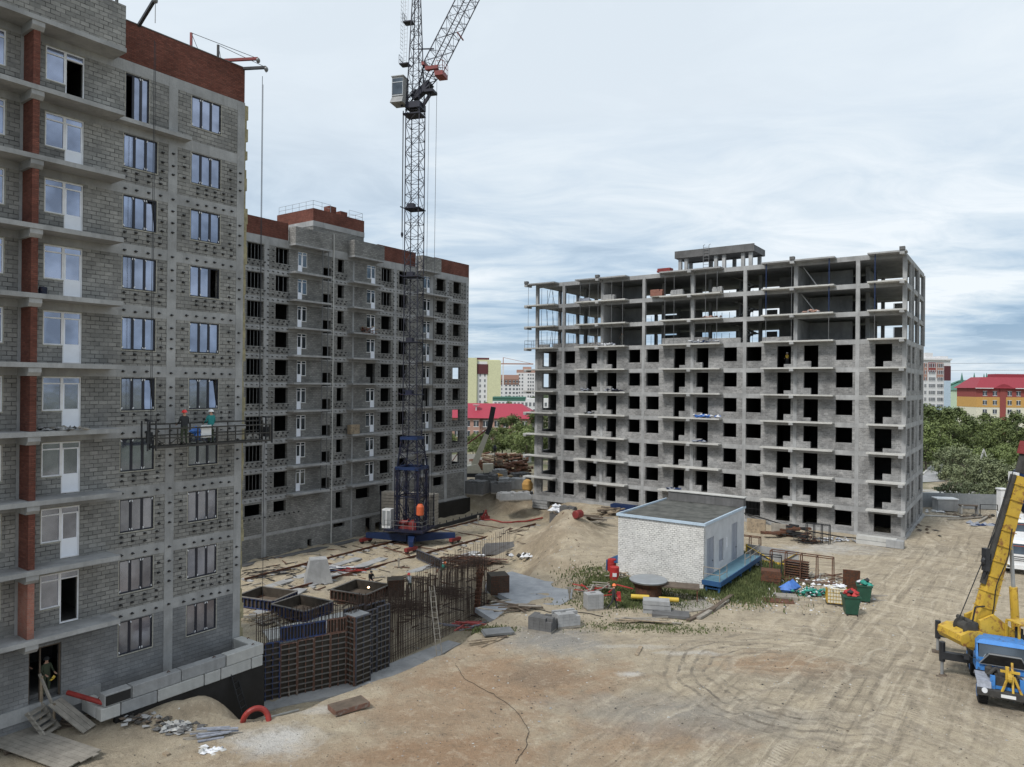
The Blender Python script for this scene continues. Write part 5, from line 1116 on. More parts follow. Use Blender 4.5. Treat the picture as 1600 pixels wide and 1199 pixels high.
MB().box(-WL-1.6, -WL-.01, 1.0, 4.0, .75, .9).box(-WL-1.6, -WL-1.5, 1.0, 1.1, -.3, .75).box(-WL-1.6, -WL-1.5, 3.9, 4, -.3, .75).build('side_shelf', MT['porch_blue'], HT)
# weathering: pale scrubbed patch on the front wall
def G(px, py): X, Y, z = hit_ground(px, py); return Vector((X, Y, z))
def barrel(label, px, py, m1, r=.29, h=.88, band=None):
    t = thing('barrel', label, 'barrel', G(px, py)); MB().lathe((0, 0, 0), [(r, 0), (r, h*.32), (r+.02, h*.34), (r, h*.36), (r, h*.64), (r+.02, h*.66), (r, h*.68), (r, h-.02), (r-.03, h)], 20).build('drum', MT[m1], t)
    if band: MB().box(-.2, .12, -r-.02, -r+.05, h*.38, h*.62).build('label_band', MT[band], t)
    return t
barrel('red steel barrel with white label left of the white hut', 960, 908, 'red', .38, 1.15, 'white_paint')
barrel('second red steel barrel behind the labelled one', 956, 892, 'red', .36, 1.0)
t = thing('mortar_tub', 'large round metal mortar tub standing against the white hut', 'tub', G(1013, 932)); MB().lathe((0, 0, 0), [(.95, 0), (1.0, .75), (1.35, 1.15), (1.38, 1.3), (1.3, 1.3), (1.2, 1.12), (.9, .9)], 20).build('bowl', MT['steel_rust'], t); MB().lathe((0, 0, 1.16), [(1.37, 0), (1.42, .12), (1.36, .16)], 20).build('rim', MT['galv'], t)
t = thing('work_table', 'rusty steel work table beside the round mortar tub', 'table', G(1058, 936), R(-15)); MB().box(-1.6, 1.6, -.7, .7, .95, 1.05).build('tabletop', MT['wood_dark'], t)
for x in (-1.5, 1.4): 
    for y in (-.6, .6): MB().box(x, x+.08, y-.04, y+.04, 0, .95).build('leg', MT['steel_rust'], t)
t = thing('trestle', 'small wooden trestle against the wall of the white hut', 'trestle', G(1028, 908), R(-40)); MB().box(-.8, .8, -.25, .25, 1.15, 1.25).build('trestle_top', MT['wood_grey'], t)
for x in (-.7, .65): MB().box(x, x+.08, -.2, .2, 0, 1.15).build('leg', MT['wood_dark'], t)
def cyl_thing(name, label, cat, px, py, L_, r, m_, rz, dz=0):
    c = G(px, py); single(name, label, cat, MB().lathe((0, 0, r+dz), [(r*.9, -L_/2), (r, -L_/2+.04), (r, L_/2-.04), (r*.9, L_/2)], 16, 'X'), MT[m_], c, rz)
cyl_thing('gas_cylinder', 'yellow gas cylinder lying in the grass nearest the walking worker', 'cylinder', 1000, 943, 1.3, .17, 'yellow_clean', R(-8), .3)
cyl_thing('gas_cylinder', 'orange yellow cylinder lying on the flat board at the hut corner', 'cylinder', 1045, 948, 1.4, .16, 'yellow_clean', R(-10), .35)
def slab_stack(name, label, cat, px, py, sx, sy, h, n, m_, rz, base=0, group=None, j=.06):
    c = G(px, py); m = MB(); z = base
    for i in range(n): m.obox((random.uniform(-j, j), random.uniform(-j, j), z+h/n/2), (sx*random.uniform(.94, 1), sy*random.uniform(.94, 1), h/n*.9), random.uniform(-.04, .04)); z += h/n
    return single(name, label, cat, m, MT[m_], c, rz, group)
slab_stack('slab_stack', 'low stack of grey concrete slabs in front of the mortar tub', 'slabs', 1026, 957, 1.9, 1.0, .9, 3, 'concA', R(-10))
slab_stack('flat_board', 'broad pale board lying on the grass at the hut corner', 'board', 1075, 950, 4.2, 2.2, .12, 1, 'wood_grey', R(20))
slab_stack('flat_board', 'dark metal sheet lying under the orange yellow cylinder', 'board', 1048, 962, 2.6, 1.3, .2, 1, 'concD', R(-12))
for i, (px, py, L_, r_) in enumerate(((1105, 958, 5.5, 48), (1115, 955, 5.2, 52), (1128, 945, 4.5, 55))):
    c = G(px, py); single('long_plank', f'long dark plank lying on the ground by the hut corner, {ORD[i]} from the left', 'plank', MB().box(-L_/2, L_/2, -.14, .14, .05+i*.02, .2+i*.02), MT['wood_dark' if i != 1 else 'wood_grey'], c, R(r_), 'long planks at the hut corner')
pile('timber_heap', 'white and red broken sticks heaped behind the walking worker', 'sticks', 930, 930, 0, 26, 1.6, .1, .8, ['wood_grey', 'red'], .3, .8, .7)
pile('timber_heap', 'boards lying in the grass left of the red barrel', 'boards', 975, 905, 0, 10, 1.8, .14, .6, ['wood', 'wood_grey'], .9, .5, .4)
pile('timber_heap', 'pale long planks lying in front of the grass at the hut', 'boards', 1010, 975, 0, 7, 3.4, .14, .5, ['wood_grey', 'wood'], -.15, .15, .15)
def block_pack(label, px, py, nx_, ny_, nz_, m_, rz, group=None, bs=(.4, .22, .2), z0=0, loc=None, irregular=.25, pal=True):
    c = loc if loc is not None else G(px, py); t = thing('block_pallet', label, 'pallet of blocks', c, rz, group); m = MB()
    for k in range(nz_):
        for i in range(nx_):
            for j in range(ny_):
                if k == nz_-1 and random.random() < irregular: continue
                m.obox(((i-(nx_-1)/2)*bs[0], (j-(ny_-1)/2)*bs[1], .14+(k+.5)*bs[2]), (bs[0]-.012, bs[1]-.012, bs[2]-.01), random.uniform(-.02, .02))
    m.build('blocks', MT[m_], t)
    if pal: MB().box(-nx_*bs[0]/2, nx_*bs[0]/2, -ny_*bs[1]/2, ny_*bs[1]/2, .08, .13).box(-nx_*bs[0]/2, nx_*bs[0]/2, -ny_*bs[1]/2, -ny_*bs[1]/2+.1, 0, .079).box(-nx_*bs[0]/2, nx_*bs[0]/2, ny_*bs[1]/2-.1, ny_*bs[1]/2, 0, .079).build('pallet', MT['wood_grey'], t)
    return t
block_pack('pallet of dark grey blocks standing alone, left of the paler pallet', 848, 985, 4, 5, 4, 'concD', R(-25))
block_pack('pallet of pale grey blocks on the grey stained ground', 884, 978, 4, 5, 4, 'conc', R(20))
block_pack('pallet of grey rods and blocks behind the walking worker', 927, 952, 3, 4, 5, 'conc', R(15))
block_pack('pallet of dark blocks with white bags on top near the mound', 870, 808, 4, 5, 8, 'concD', R(-35))
block_pack('pallet of dark blocks right of the one carrying white bags', 888, 810, 5, 5, 7, 'concD', R(-35))
m = MB()
for i in range(16): m.rock((random.gauss(0, .4), random.gauss(0, .3), random.uniform(.2, 1.0)), (.45, .4, .3))
single('white_bags', 'white plastic bags piled on top of the dark block pallet', 'bags', m, MT['white_film'], G(870, 808)+Vector((0, 0, 1.75)))
cyl_thing('red_roll', 'red orange roll lying beside the dark block pallets', 'roll', 903, 810, 1.0, .42, 'crane_red', R(50))
pile('plank_heap', 'dark planks heaped right of the red roll by the mound', 'boards', 918, 822, 0, 18, 4.0, .2, .9, ['wood_dark', 'wood_grey'], -.6, .45, .6, .1)
pile('plank_heap', 'brown timber and pallets in front of the right house wall', 'boards', 950, 806, 0, 22, 2.4, .25, .8, ['wood', 'wood_dark'], .2, .8, .8, .1)
pile('plank_heap', 'thin dark pipes lying left of the mound', 'boards', 806, 830, -1, 6, 3.0, .12, .6, 'wood_dark', .9, .3, .15)
c = G(975, 800); single('blue_sheet', 'blue plastic sheet seen behind the corner of the hut roof', 'sheet', MB().box(-1.6, 1.6, -.6, .6, .1, .9), MT['crane_blue2'], c, R(-35))
# right of the hut
t = thing('barrier_frame', 'white and yellow striped barrier board beside the hut porch', 'barrier', G(1206, 882), R(-38)); MB().box(-2.3, 2.3, -.04, .04, .2, 1.5).build('board', MT['conc'], t)
MB().bar((-2.2, -.06, 1.35), (.2, -.06, .35), .28, .04).bar((2.2, -.06, 1.35), (.8, -.06, .35), .28, .04).box(-2.35, -2.2, -.09, -.05, .1, 1.5).box(-2.2, 2.2, -.09, -.05, .1, .28).build('yellow_stripes', MT['yellow_clean'], t)
def frame(label, px, py, w_, d_, h_, n, m_, rz, shelf=True, name='steel_rack'):
    t = thing(name, label, 'steel frame', G(px, py), rz); m = MB(); b = .07
    for x in [w_*i/n-w_/2 for i in range(n+1)]:
        for y in (-d_/2, d_/2): m.bar((x, y, 0), (x, y*.7, h_), b)
        m.bar((x, -d_*.35, h_), (x, d_*.35, h_), b)
    for y in (-d_/2, d_/2):
        for z in (.08, h_): m.bar((-w_/2, y*(1 if z < .5 else .7), z), (w_/2, y*(1 if z < .5 else .7), z), b)
    m.build('frame', MT[m_], t)
    if shelf:
        s_ = MB()
        for i in range(7): s_.box(-w_*.28, w_*.12, -d_*.3, d_*.3, .25+i*.2, .3+i*.2)
        s_.build('stacked_grids', MT['steel_rust'], t)
frame('large rusty steel rack of upright frames right of the striped barrier', 1252, 906, 4.8, 1.0, 2.1, 4, 'steel_rust', R(-33))
frame('narrow dark trestle frame between the barrier and the porch', 1205, 900, 1.6, 1.2, 1.7, 2, 'steel_dark', R(-20), False)
frame('thin railing frame at the far end of the porch', 1172, 868, 1.8, .8, 1.8, 2, 'steel_rust', R(-35), False)
frame('thin steel cage standing against the right house foundation', 1278, 850, 2.2, .8, 2.0, 3, 'steel_dark', R(-35), False)
pile('beam_pile', 'rusty beams lying flat under the large steel rack', 'beams', 1268, 912, 0, 10, 4.6, .2, .35, ['steel_rust', 'wood_dark'], -.5, .12, .15, .12)
slab_stack('brick_stack', 'low stack of dark red bricks at the edge of the weeds', 'bricks', 1205, 912, 1.5, 1.1, 1.1, 8, 'steel_rust', R(-20))
c = G(1233, 928); t = thing('blue_barrel', 'crumpled bright blue plastic barrel among the rubbish', 'barrel', c); MB().rock((0, 0, .5), (.75, .6, .55), .15).rock((.3, .1, .55), (.6, .5, .5), .2).rock((-.3, -.1, .4), (.55, .5, .45), .2).build('barrel_body', MT['blue_film'], t)
slab_stack('pallet', 'empty wooden pallet lying in front of the blue barrel', 'pallet', 1230, 936, 1.5, 1.0, .3, 2, 'wood_grey', R(-15))
slab_stack('rusty_sheet', 'flat rusty orange sheet lying below the wooden pallet', 'sheet', 1216, 940, 2.2, 1.1, .08, 1, 'steel_rust', R(-12))
def crumple(name, label, cat, px, py, n, sx, sy, h, ms):
    m = MB()
    for i in range(int(n*2.6)): m.mi = random.randrange(len(ms)); m.rock((random.gauss(0, sx), random.gauss(0, sy), random.uniform(0, h)), (random.uniform(.07, .26), random.uniform(.06, .2), random.uniform(.03, .12)), .5)
    return single(name, label, cat, m, [MT[q] for q in ms], G(px, py))
crumple('green_netting', 'heap of teal green netting and white film next to the blue barrel', 'netting', 1264, 930, 30, .55, .4, .5, ['green_net', 'green_net', 'white_film'])
crumple('dark_tarpaulin', 'dark tarpaulin and hoses spread right of the green netting', 'tarpaulin', 1285, 928, 30, .8, .4, .25, ['tarp', 'grime', 'cloth_dark'])
crumple('litter_heap', 'white litter scattered behind the green netting', 'litter', 1290, 912, 26, 1.3, .6, .12, ['white_film', 'wood', 'white_paint'])
crumple('litter_heap', 'white litter lying in the weeds below the porch', 'litter', 1180, 925, 26, 1.6, .8, .06, ['white_film', 'conc', 'white_paint'])
crumple('litter_heap', 'white bag and scraps at the far end of the porch', 'litter', 1184, 888, 8, .3, .3, .4, ['white_film'])
crumple('rubble_heap', 'purple and white wrapping heaped against the right house foundation', 'rubble', 1310, 846, 26, 1.1, .4, .35, ['tarp', 'white_film', 'conc'])
pile('plank_heap', 'rusty sticks and boards lying between litter and the steel rack', 'boards', 1275, 905, 0, 16, 2.2, .1, 1.2, ['steel_rust', 'wood_grey'], .3, .7, .15)
# intermediate bulk container and bins
t = thing('liquid_container', 'cream plastic container in a wire cage standing behind the front green bin', 'container', G(1307, 944), R(-18)); MB().box(-.65, .65, -.55, .55, .16, 1.2).build('tank', MT['cream_plastic'], t, bevel=.05)
m = MB()
for i in range(8):
    x = -.66+1.32*i/7; m.box(x-.012, x+.012, -.58, -.565, .15, 1.22); m.box(x-.012, x+.012, .565, .58, .15, 1.22)
    y = -.56+1.12*i/7; m.box(-.68, -.665, y-.012, y+.012, .15, 1.22); m.box(.665, .68, y-.012, y+.012, .15, 1.22)
for z in (.2, .45, .7, .95, 1.2): m.box(-.68, .68, -.595, -.581, z-.012, z+.012); m.box(-.695, -.681, -.58, .58, z-.012, z+.012)
m.build('wire_cage', MT['yellow'], t); MB().box(-.68, .68, -.58, .58, 0, .13).build('pallet', MT['grime'], t)
crumple('litter_bags', 'white film lying on top of the cream container', 'bags', 1307, 944, 8, .35, .3, .15, ['white_film', 'white_film']).location.z += 1.25
def bin_(label, px, py, s, rz, trash, tl):
    c = G(px, py); t = thing('waste_bin', label, 'waste bin', c, rz, 'green waste bins'); a, b = .40*s, .46*s; h = 1.15*s
    m = MB(); m.quadbox([(-a*.82, -a*.82, .1), (a*.82, -a*.82, .1), (a*.82, a*.82, .1), (-a*.82, a*.82, .1), (-b, -b, h), (b, -b, h), (b, b, h), (-b, b, h)]); m.build('bin_body', MT['green_bin'], t)
    MB().box(-b-.04, b+.04, -b-.04, -b+.02, h-.08, h+.02).box(-b-.04, b+.04, b-.02, b+.04, h-.08, h+.02).box(-b-.04, -b+.02, -b+.021, b-.021, h-.08, h+.02).box(b-.02, b+.04, -b+.021, b-.021, h-.08, h+.02).build('rim', MT['green_bin'], t)
    for x in (-.28*s, .28*s): MB().lathe((x, -.4*s, .07), [(.07, -.04), (.07, .04)], 10, 'X').build('wheel', MT['rubber'], t)
    m = MB()
    for i in range(16): m.mi = random.randrange(len(trash)); m.rock((random.uniform(-.3, .3)*s, random.uniform(-.3, .3)*s, random.uniform(-.1, .3)), (.26, .24, .18), .4)
    single('rubbish', tl, 'rubbish', m, [MT[q] for q in trash], c+Vector((0, 0, h)), rz)
bin_('green waste bin in front, heaped with red and black rubbish', 1329, 960, 1.15, R(-12), ['hose_red', 'cloth_dark', 'red'], 'red and black rubbish heaped in the front green bin')
bin_('green waste bin further back, heaped with green and pink rubbish', 1350, 940, 1.1, R(-22), ['green_net', 'w_pink', 'white_film', 'cloth_dark'], 'green and pink rubbish heaped in the rear green bin')
t = G(1330, 925); single('leaning_board', 'rusty brown board leaning behind the cream container', 'board', MB().obox((0, 0, .9), (1.2, .08, 1.7), 0, R(15)), MT['steel_rust'], t, R(-20))
for i, (px, py) in enumerate(((1365, 932), (1366, 940))): single('timber_rail', 'pale timber lying right of the rear green bin, '+('upper', 'lower')[i]+' one', 'timber', MB().box(-1, 1, -.07, .07, 0, .12), MT['wood_grey'], G(px, py), R(-6), 'timbers by the rear bin')
# along the right house foot
slab_stack('concrete_block', 'pair of pale concrete blocks at the near corner of the right house', 'concrete block', 1370, 852, 3.6, .9, .85, 2, 'concW', R(-36))
slab_stack('concrete_block', 'pale concrete block right of the pair at the house corner', 'concrete block', 1398, 856, 1.6, .9, .8, 1, 'conc', R(-36))
slab_stack('block_stack', 'grey block stack against the left foot of the right house', 'blocks', 847, 782, 2.6, 1.2, 1.1, 3, 'conc', R(-36))
pile('crate_heap', 'dark crates and scrap along the right house foundation', 'crates', 1236, 838, 0, 22, 1.6, .5, 1.0, ['steel_rust', 'steel_dark'], .2, .8, 1.0, .2)
pile('rebar_pile', 'dark rod heap along the right house foundation', 'rods', 1262, 848, 0, 60, 1.6, .07, .7, ['steel_dark', 'steel_rust'], .2, 1.2, .9)
c = G(1205, 836); t = thing('site_trestles', 'pale board wall segments and trestles behind the hut by the right house', 'trestle', c, R(-36)); MB().box(-2.6, -.6, 0, .12, 0, 1.5).build('board', MT['wood'], t); MB().box(0, 1.5, 0, .1, .1, 1.3).build('board', MT['wood_grey'], t)
m = MB(); pts = []
for px, py, dz in ((1170, 816, .9), (1205, 822, .6), (1240, 832, .5), (1275, 838, .35), (1320, 845, .25), (1360, 848, .2), (1402, 851, .15)):
    g_ = G(px, py); pts.append(g_+Vector((-.3, .8, dz)))
single('black_cable', 'sagging black cable along the foundation of the right house', 'cable', m.tube(pts, .07, 6), MT['rubber'])
# goods lying on balconies and floors of the right house
def goods(name, label, cat, x, k, n, sx, ms, h=.35, y=-.7):
    m = MB()
    for i in range(n): m.mi = random.randrange(len(ms)); m.rock((random.uniform(-sx, sx), random.uniform(-.35, .35), random.uniform(.08, h)), (random.uniform(.15, .4), .2, .12), .4)
    return single(name, label, cat, m, [MT[q] for q in ms], Cw(x, y, 3*k+.01), R(-35.5))
goods('film_pile', 'blue and white film spilling over a middle balcony of the right house', 'film', -20.8, 4, 30, 1.5, ['blue_film', 'white_film', 'blue_film'], .4, -.9)
goods('board_goods', 'dark wrapped goods on the left balcony, third above ground', 'goods', -37.5, 5, 16, .9, ['tarp', 'cloth_dark']); goods('board_goods', 'purple wrapped goods at the right of the same left balcony', 'goods', -33.4, 5, 18, 1.3, ['tarp', 'crane_dark'])
goods('board_goods', 'purple panels lying on a low middle balcony of the right house', 'goods', -22.0, 3, 10, .9, ['tarp', 'crane_blue2'], .3)
goods('board_goods', 'dark blue sheets on the lowest middle balcony', 'goods', -25.0, 1, 14, 1.0, ['crane_blue2', 'tarp'], .2)
goods('board_goods', 'dark sheet bundle on the left balcony one floor below the wrapped goods', 'goods', -37.0, 4, 10, .8, ['tarp', 'cloth_dark'], .2)
goods('sack_goods', 'pale sacks and plates on the lowest open balcony at left', 'goods', -34.5, 7, 16, 1.6, ['tarp', 'white_film'], .3)
goods('sack_goods', 'blue and grey sacks on the lowest open balcony in the middle', 'goods', -21.5, 7, 18, 2.0, ['tarp', 'crane_blue2', 'white_film'], .35)
goods('sack_goods', 'pinkish white goods on the middle open balcony at right', 'goods', -9.2, 8, 12, .9, ['w_pink', 'white_film'], .35)
goods('brick_goods', 'reddish boards on the middle open balcony left of the stairs', 'goods', -20.5, 8, 12, 1.4, ['steel_rust', 'w_pink'], .2)
for x, k, lab, mt_, n3 in ((-38.0, 9, 'blue wrapped crate on the top open floor at the left', 'tarp', (4, 3, 2)), (-34.3, 9, 'white wrapped crate on the top open floor beside the cross wall', 'conc', (4, 3, 3)), (-27.6, 9, 'brown brick pallet on the top open floor', 'brickL', (4, 3, 4)), (-24.9, 9, 'blue grey block pallet on the top open floor', 'conc', (4, 3, 3)), (-19.8, 9, 'pale brick pallet on the top open floor by the stairs', 'conc', (3, 3, 3)), (-36.6, 7, 'grey block pallet on the lowest open floor at the left', 'blkC', (5, 2, 2))):
    block_pack(lab, 0, 0, *n3, mt_, R(-35.5), loc=Cw(x, -.2 if k == 9 else 0, 3*k+.01))
slab_stack('red_box', 'red box on the roof slab left of the penthouse frame', 'box', 0, 0, 1.8, 1.0, .5, 2, 'crane_red', R(-35.5)).location = Cw(-26.5, -.3, 30.01)
p = Cw(-9.3, .8, 27.01); single('leaning_pole', 'pale pole leaning under the roof of the top open floor', 'pole', MB().bar((-1.0, 0, 2.4), (.6, 0, .02), .1), MT['conc'], p, R(-35.5))
p = Cw(-9.3, .8, 24.01); single('leaning_pole', 'pale pole leaning on the open floor below the top one', 'pole', MB().bar((-1.2, 0, 2.4), (.5, 0, .02), .1), MT['conc'], p, R(-35.5))
# pallet of blocks and brick heaps on the middle house balconies
single('crate', 'pale slatted crate standing on a balcony of the middle house', 'crate', MB().box(-.7, .7, -.3, .3, 0, 1.1), MT['wood'], Bw(-22.3, -.7, 9.81), R(54.8))
crumple('brick_heap', 'heap of red bricks on an upper balcony of the middle house', 'bricks', 600, 600, 30, .6, .2, .8, ['brickL', 'steel_rust', 'wood']).location = Bw(-20.2, -.6, 21.81)
crumple('rubbish_row', 'loose rubbish lying on a balcony of the near house', 'rubbish', 600, 600, 20, .5, .25, .12, ['conc', 'grime', 'wood_grey']).location = Aw(-9.6, -.6, 13.5)
barrel('small blue bucket on a balcony of the near house', 600, 600, 'crane_blue', .16, .34).location = Aw(-10.35, -.9, 19.5)
# ================================================================ FOREGROUND LEFT
t = thing('plank_bridge', 'wide bridge of grey planks in the lower left corner', 'plank bridge', G(60, 1165)); a0 = G(-10, 1148); a1 = G(122, 1192); d = (a1-a0); d.z = 0; L_ = d.length+.6; d.normalize(); t.location = a1+Vector((0, 0, .1)); t.rotation_euler = (0, 0, math.atan2(-d.y, -d.x))
for i in range(7): MB().box(-.15-random.uniform(0, .3), L_+1, -.85+i*.25, -.85+i*.25+.235, .05+random.uniform(0, .02)+.0, .10).build('plank', MT['wood_grey'], t)
MB().box(.5, .65, -.9, .95, -.08, .049).box(3.2, 3.35, -.9, .95, -.08, .049).build('cross_beam', MT['wood_dark'], t)
a, b = Aw(-9.5, -.35, 1.2), G(140, 1143)+Vector((0, 0, .1)); d = b-a; u = Vector((-d.y, d.x, 0)).normalized()
t = thing('plank_ramp', 'inclined plank ramp leading from the doorway to the ground', 'ramp', a)
for i in range(3): o_ = u*(i-1)*.27; MB().bar(o_, d+o_, .25, .05).build('plank', MT['wood_grey'], t)
t = thing('door_steps', 'rough wooden steps with tilted handrail below the doorway', 'steps', Aw(-10.3, -.3, 0)); b = G(82, 1150)-Aw(-10.3, -.3, 0); e = Vector((b.x, b.y, 0)); u = Vector((-e.y, e.x, 0)).normalized()*.45
for sg in (-1, 1): MB().bar(u*sg+Vector((0, 0, 1.15)), e+u*sg+Vector((0, 0, .1)), .09, .16).build('stringer', MT['wood_grey'], t)
for i in range(5): c = e*(i+.5)/5+Vector((0, 0, 1.15-(i+.5)*.21)); MB().bar(c-u*1.1, c+u*1.1, .26, .05).build('step', MT['wood_grey'], t)
MB().bar(u+Vector((0, 0, .4)), u+Vector((0, 0, 2.4)), .09).bar(e*.7+u+Vector((0, 0, 0)), e*.7+u+Vector((0, 0, 1.2)), .08).build('post', MT['wood'], t)
MB().bar(u+Vector((-.1, 0, 2.5)), e*.75+u+Vector((0, 0, .85)), .09).build('handrail', MT['wood_grey'], t)
crumple('dark_rubbish', 'dark rubbish and stones under the wooden steps', 'rubbish', 35, 1120, 40, .9, .5, .15, ['grime', 'conc', 'wood_dark'])
pile('board_pile', 'dark boards strewn between the steps and the plank bridge', 'boards', 95, 1128, 0, 14, 1.4, .16, .7, ['wood_dark', 'grime'], .2, .4, .12)
pile('plank_stack', 'small stack of grey slats on the sand near the red hose', 'slats', 333, 1152, 0, 16, 1.7, .13, .25, ['wood_grey', 'tarp'], .25, .1, .3)
crumple('rubble_heap', 'small heap of grey broken concrete on the sand', 'rubble', 275, 1138, 30, .45, .3, .15, ['conc', 'concW', 'concD'])
crumple('rubble_heap', 'few white scraps in front of the grey slats', 'rubble', 330, 1175, 8, .3, .15, .05, ['concW', 'white_film'])
crumple('rubble_heap', 'brown rotten roots and clods beside the precast blocks', 'rubble', 228, 1125, 24, .5, .3, .15, ['grime', 'wood_dark', 'conc'])
single('stray_brick', 'single pale brick lying on the sand in the foreground', 'brick', MB().box(-.16, .16, -.08, .08, 0, .09), MT['wood'], G(260, 1180), R(-30))
t = thing('formwork_tray', 'brown formwork tray lying on white stained ground', 'formwork', G(545, 1108), R(38)); mb, ms = panel(1.75, .95, 5, 0, .2, 'form_brown', 'form_edge', 'form_brown'); mb.v = [(x-.87, .5-z, y+.24) for x, y, z in mb.v]; mb.build('tray', ms, t); MB().box(-.85, .85, -.43, .48, .265, .275).build('cover_sheet', MT['wood_dark'], t)
single('long_plank', 'pale narrow plank lying on the ground beside the red hose', 'plank', MB().box(-.95, .95, -.06, .06, .03, .1), MT['concW'], G(440, 1118), R(35))
single('short_plank', 'short pale plank lying alone in the middle of the yard', 'plank', MB().box(-.75, .75, -.11, .11, .02, .07), MT['wood'], G(998, 1018), R(70))
pile('plank_stack', 'long beams lying across each other at the pit edge', 'beams', 760, 1003, 0, 4, 2.6, .16, .3, ['wood', 'wood_dark'], .45, .15, .15)
slab_stack('metal_sheets', 'grey metal sheets lying on the beams at the pit edge', 'sheets', 777, 992, 1.9, 1.1, .14, 2, 'steel_grey', R(15), .12)
t = thing('red_grate', 'dark red steel grate lying near the end of the bar curtain', 'grate', G(735, 982), R(10)); m = MB()
for i in range(9): m.box(-1.0+i*.25, -.94+i*.25, -.55, .55, .06, .12)
m.box(-1.05, 1.05, -.6, -.54, .04, .14).box(-1.05, 1.05, .54, .6, .04, .14); m.build('bars', MT['crane_red'], t)
def wire(label, P_, r=.011, m_='rubber', name='cable'):
    pts = []; g_ = [G(*p) for p in P_]
    for a, b in zip(g_, g_[1:]):
        for i in range(6):
            c = a.lerp(b, i/6); pts.append(Vector((c.x+random.uniform(-.04, .04), c.y+random.uniform(-.04, .04), hz_at(c.x, c.y)+.03)))
    single(name, label, 'cable', MB().tube(pts, r, 5), MT[m_])
wire('thin black cable winding down the middle foreground', [(712, 1040), (726, 1062), (770, 1085), (806, 1110), (826, 1140), (822, 1170), (800, 1200)])
wire('thin cable winding across the sand beside the block pallets', [(810, 957), (830, 952), (862, 958), (900, 957), (950, 966)], .03)
wire('thin cable along the far rail and the middle house', [(400, 905), (440, 893), (470, 893), (500, 880)], .03)
for i, (px, py) in enumerate(((1066, 893), (0, 0))[:0]): pass
# small debris all over the yard
def scatter(n, x0, x1, y0, y1, smin, smax, mats_, label, name, flt=None):
    m = MB(); k = 0
    while k < n:
        x, y = random.uniform(x0, x1), random.uniform(y0, y1)
        if flt and not flt(x, y): continue
        s_ = random.uniform(smin, smax)*random.random()**1.5+smin; m.mi = random.randrange(len(mats_)); m.rock((x, y, hz_at(x, y)+s_*.2) if n < 900 else (x, y, s_*.2), (s_, s_*random.uniform(.5, 1), s_*.5), .4); k += 1
    if n >= 900:
        b = np.array(m.v); hz_ = height(b[:, 0], b[:, 1]); b[:, 2] += hz_; m.v = [tuple(v) for v in b]
    o = m.build(name, [MT[q] for q in mats_]); o['kind'] = 'stuff'; o['label'] = label
scatter(2600, -17, 46, 27, 95, .02, .07, ['grime', 'conc', 'wood_dark', 'concW', 'grime', 'wood_dark'], 'small stones and scraps strewn over the sandy yard', 'gravel')
scatter(2200, -16, 30, 27, 50, .012, .06, ['grime', 'conc', 'wood_dark', 'concW', 'grime'], 'fine stones and crumbs on the sand in the foreground', 'gravel')
scatter(1400, -20, 8, 44, 95, .03, .12, ['grime', 'conc', 'steel_rust', 'concW', 'wood'], 'rubble strewn over the pit floor and its banks', 'rubble')
scatter(1500, 10, 30, 48, 63, .03, .11, ['white_film', 'grime', 'conc', 'wood'], 'litter and stones around the hut', 'litter', lambda x, y: (x-20)**2+(y-56)**2*1.5 < 70)
# weeds: blades of grass in clumps
def weeds(name, spots, n, label):
    m = MB(); 
    for (px, py, rx, ry, dens, h) in spots:
        c = G(px, py)
        for i in range(int(n*dens)):
            x, y = c.x+random.gauss(0, rx), c.y+random.gauss(0, ry); a = random.random()*6.28; hh = h*random.uniform(.2, .65); l = random.uniform(.1, .35); w_ = random.uniform(.025, .06)
            b = len(m.v); z = hz_at(x, y) if i % 3 == 0 else z_; z_ = z
            dx, dy = math.cos(a), math.sin(a); m.v += [(x-dy*w_, y+dx*w_, z), (x+dy*w_, y-dx*w_, z), (x+dx*l*hh+dy*w_*.3, y+dy*l*hh-dx*w_*.3, z+hh), (x+dx*l*hh-dy*w_*.3, y+dy*l*hh+dx*w_*.3, z+hh)]
            m.f.append((b, b+1, b+2, b+3)); m.m.append(0)
    o = m.build(name, MT['grass']); o['kind'] = 'stuff'; o['label'] = label
MT['grass'] = mat('grass_blades', (.075, .11, .035), .8, var=.4, scale=1.1, alt=(.15, .17, .065))
weeds('grass', [(945, 918, .9, 1.2, .8, .5), (975, 920, 1.4, .8, 1, .5), (1000, 915, .7, .4, .6, .9), (985, 945, 2.0, 1.0, .6, .3), (1010, 935, 1.5, 1.0, .6, .3), (1040, 945, 2, .7, .4, .3), (1100, 925, 1.2, .7, 1, .45), (1150, 925, 1.0, 1.6, 1.3, .6), (1175, 900, 1.4, 2.6, 1.6, .65), (1190, 880, 1, 2, .8, .6), (1000, 978, 2.4, .6, .25, .2), (1045, 985, 1.6, .4, .12, .2), (925, 895, 1.4, 1.4, .35, .35), (770, 985, .7, .3, .25, .3)], 3600, 'rough green grass and weeds around the white hut')
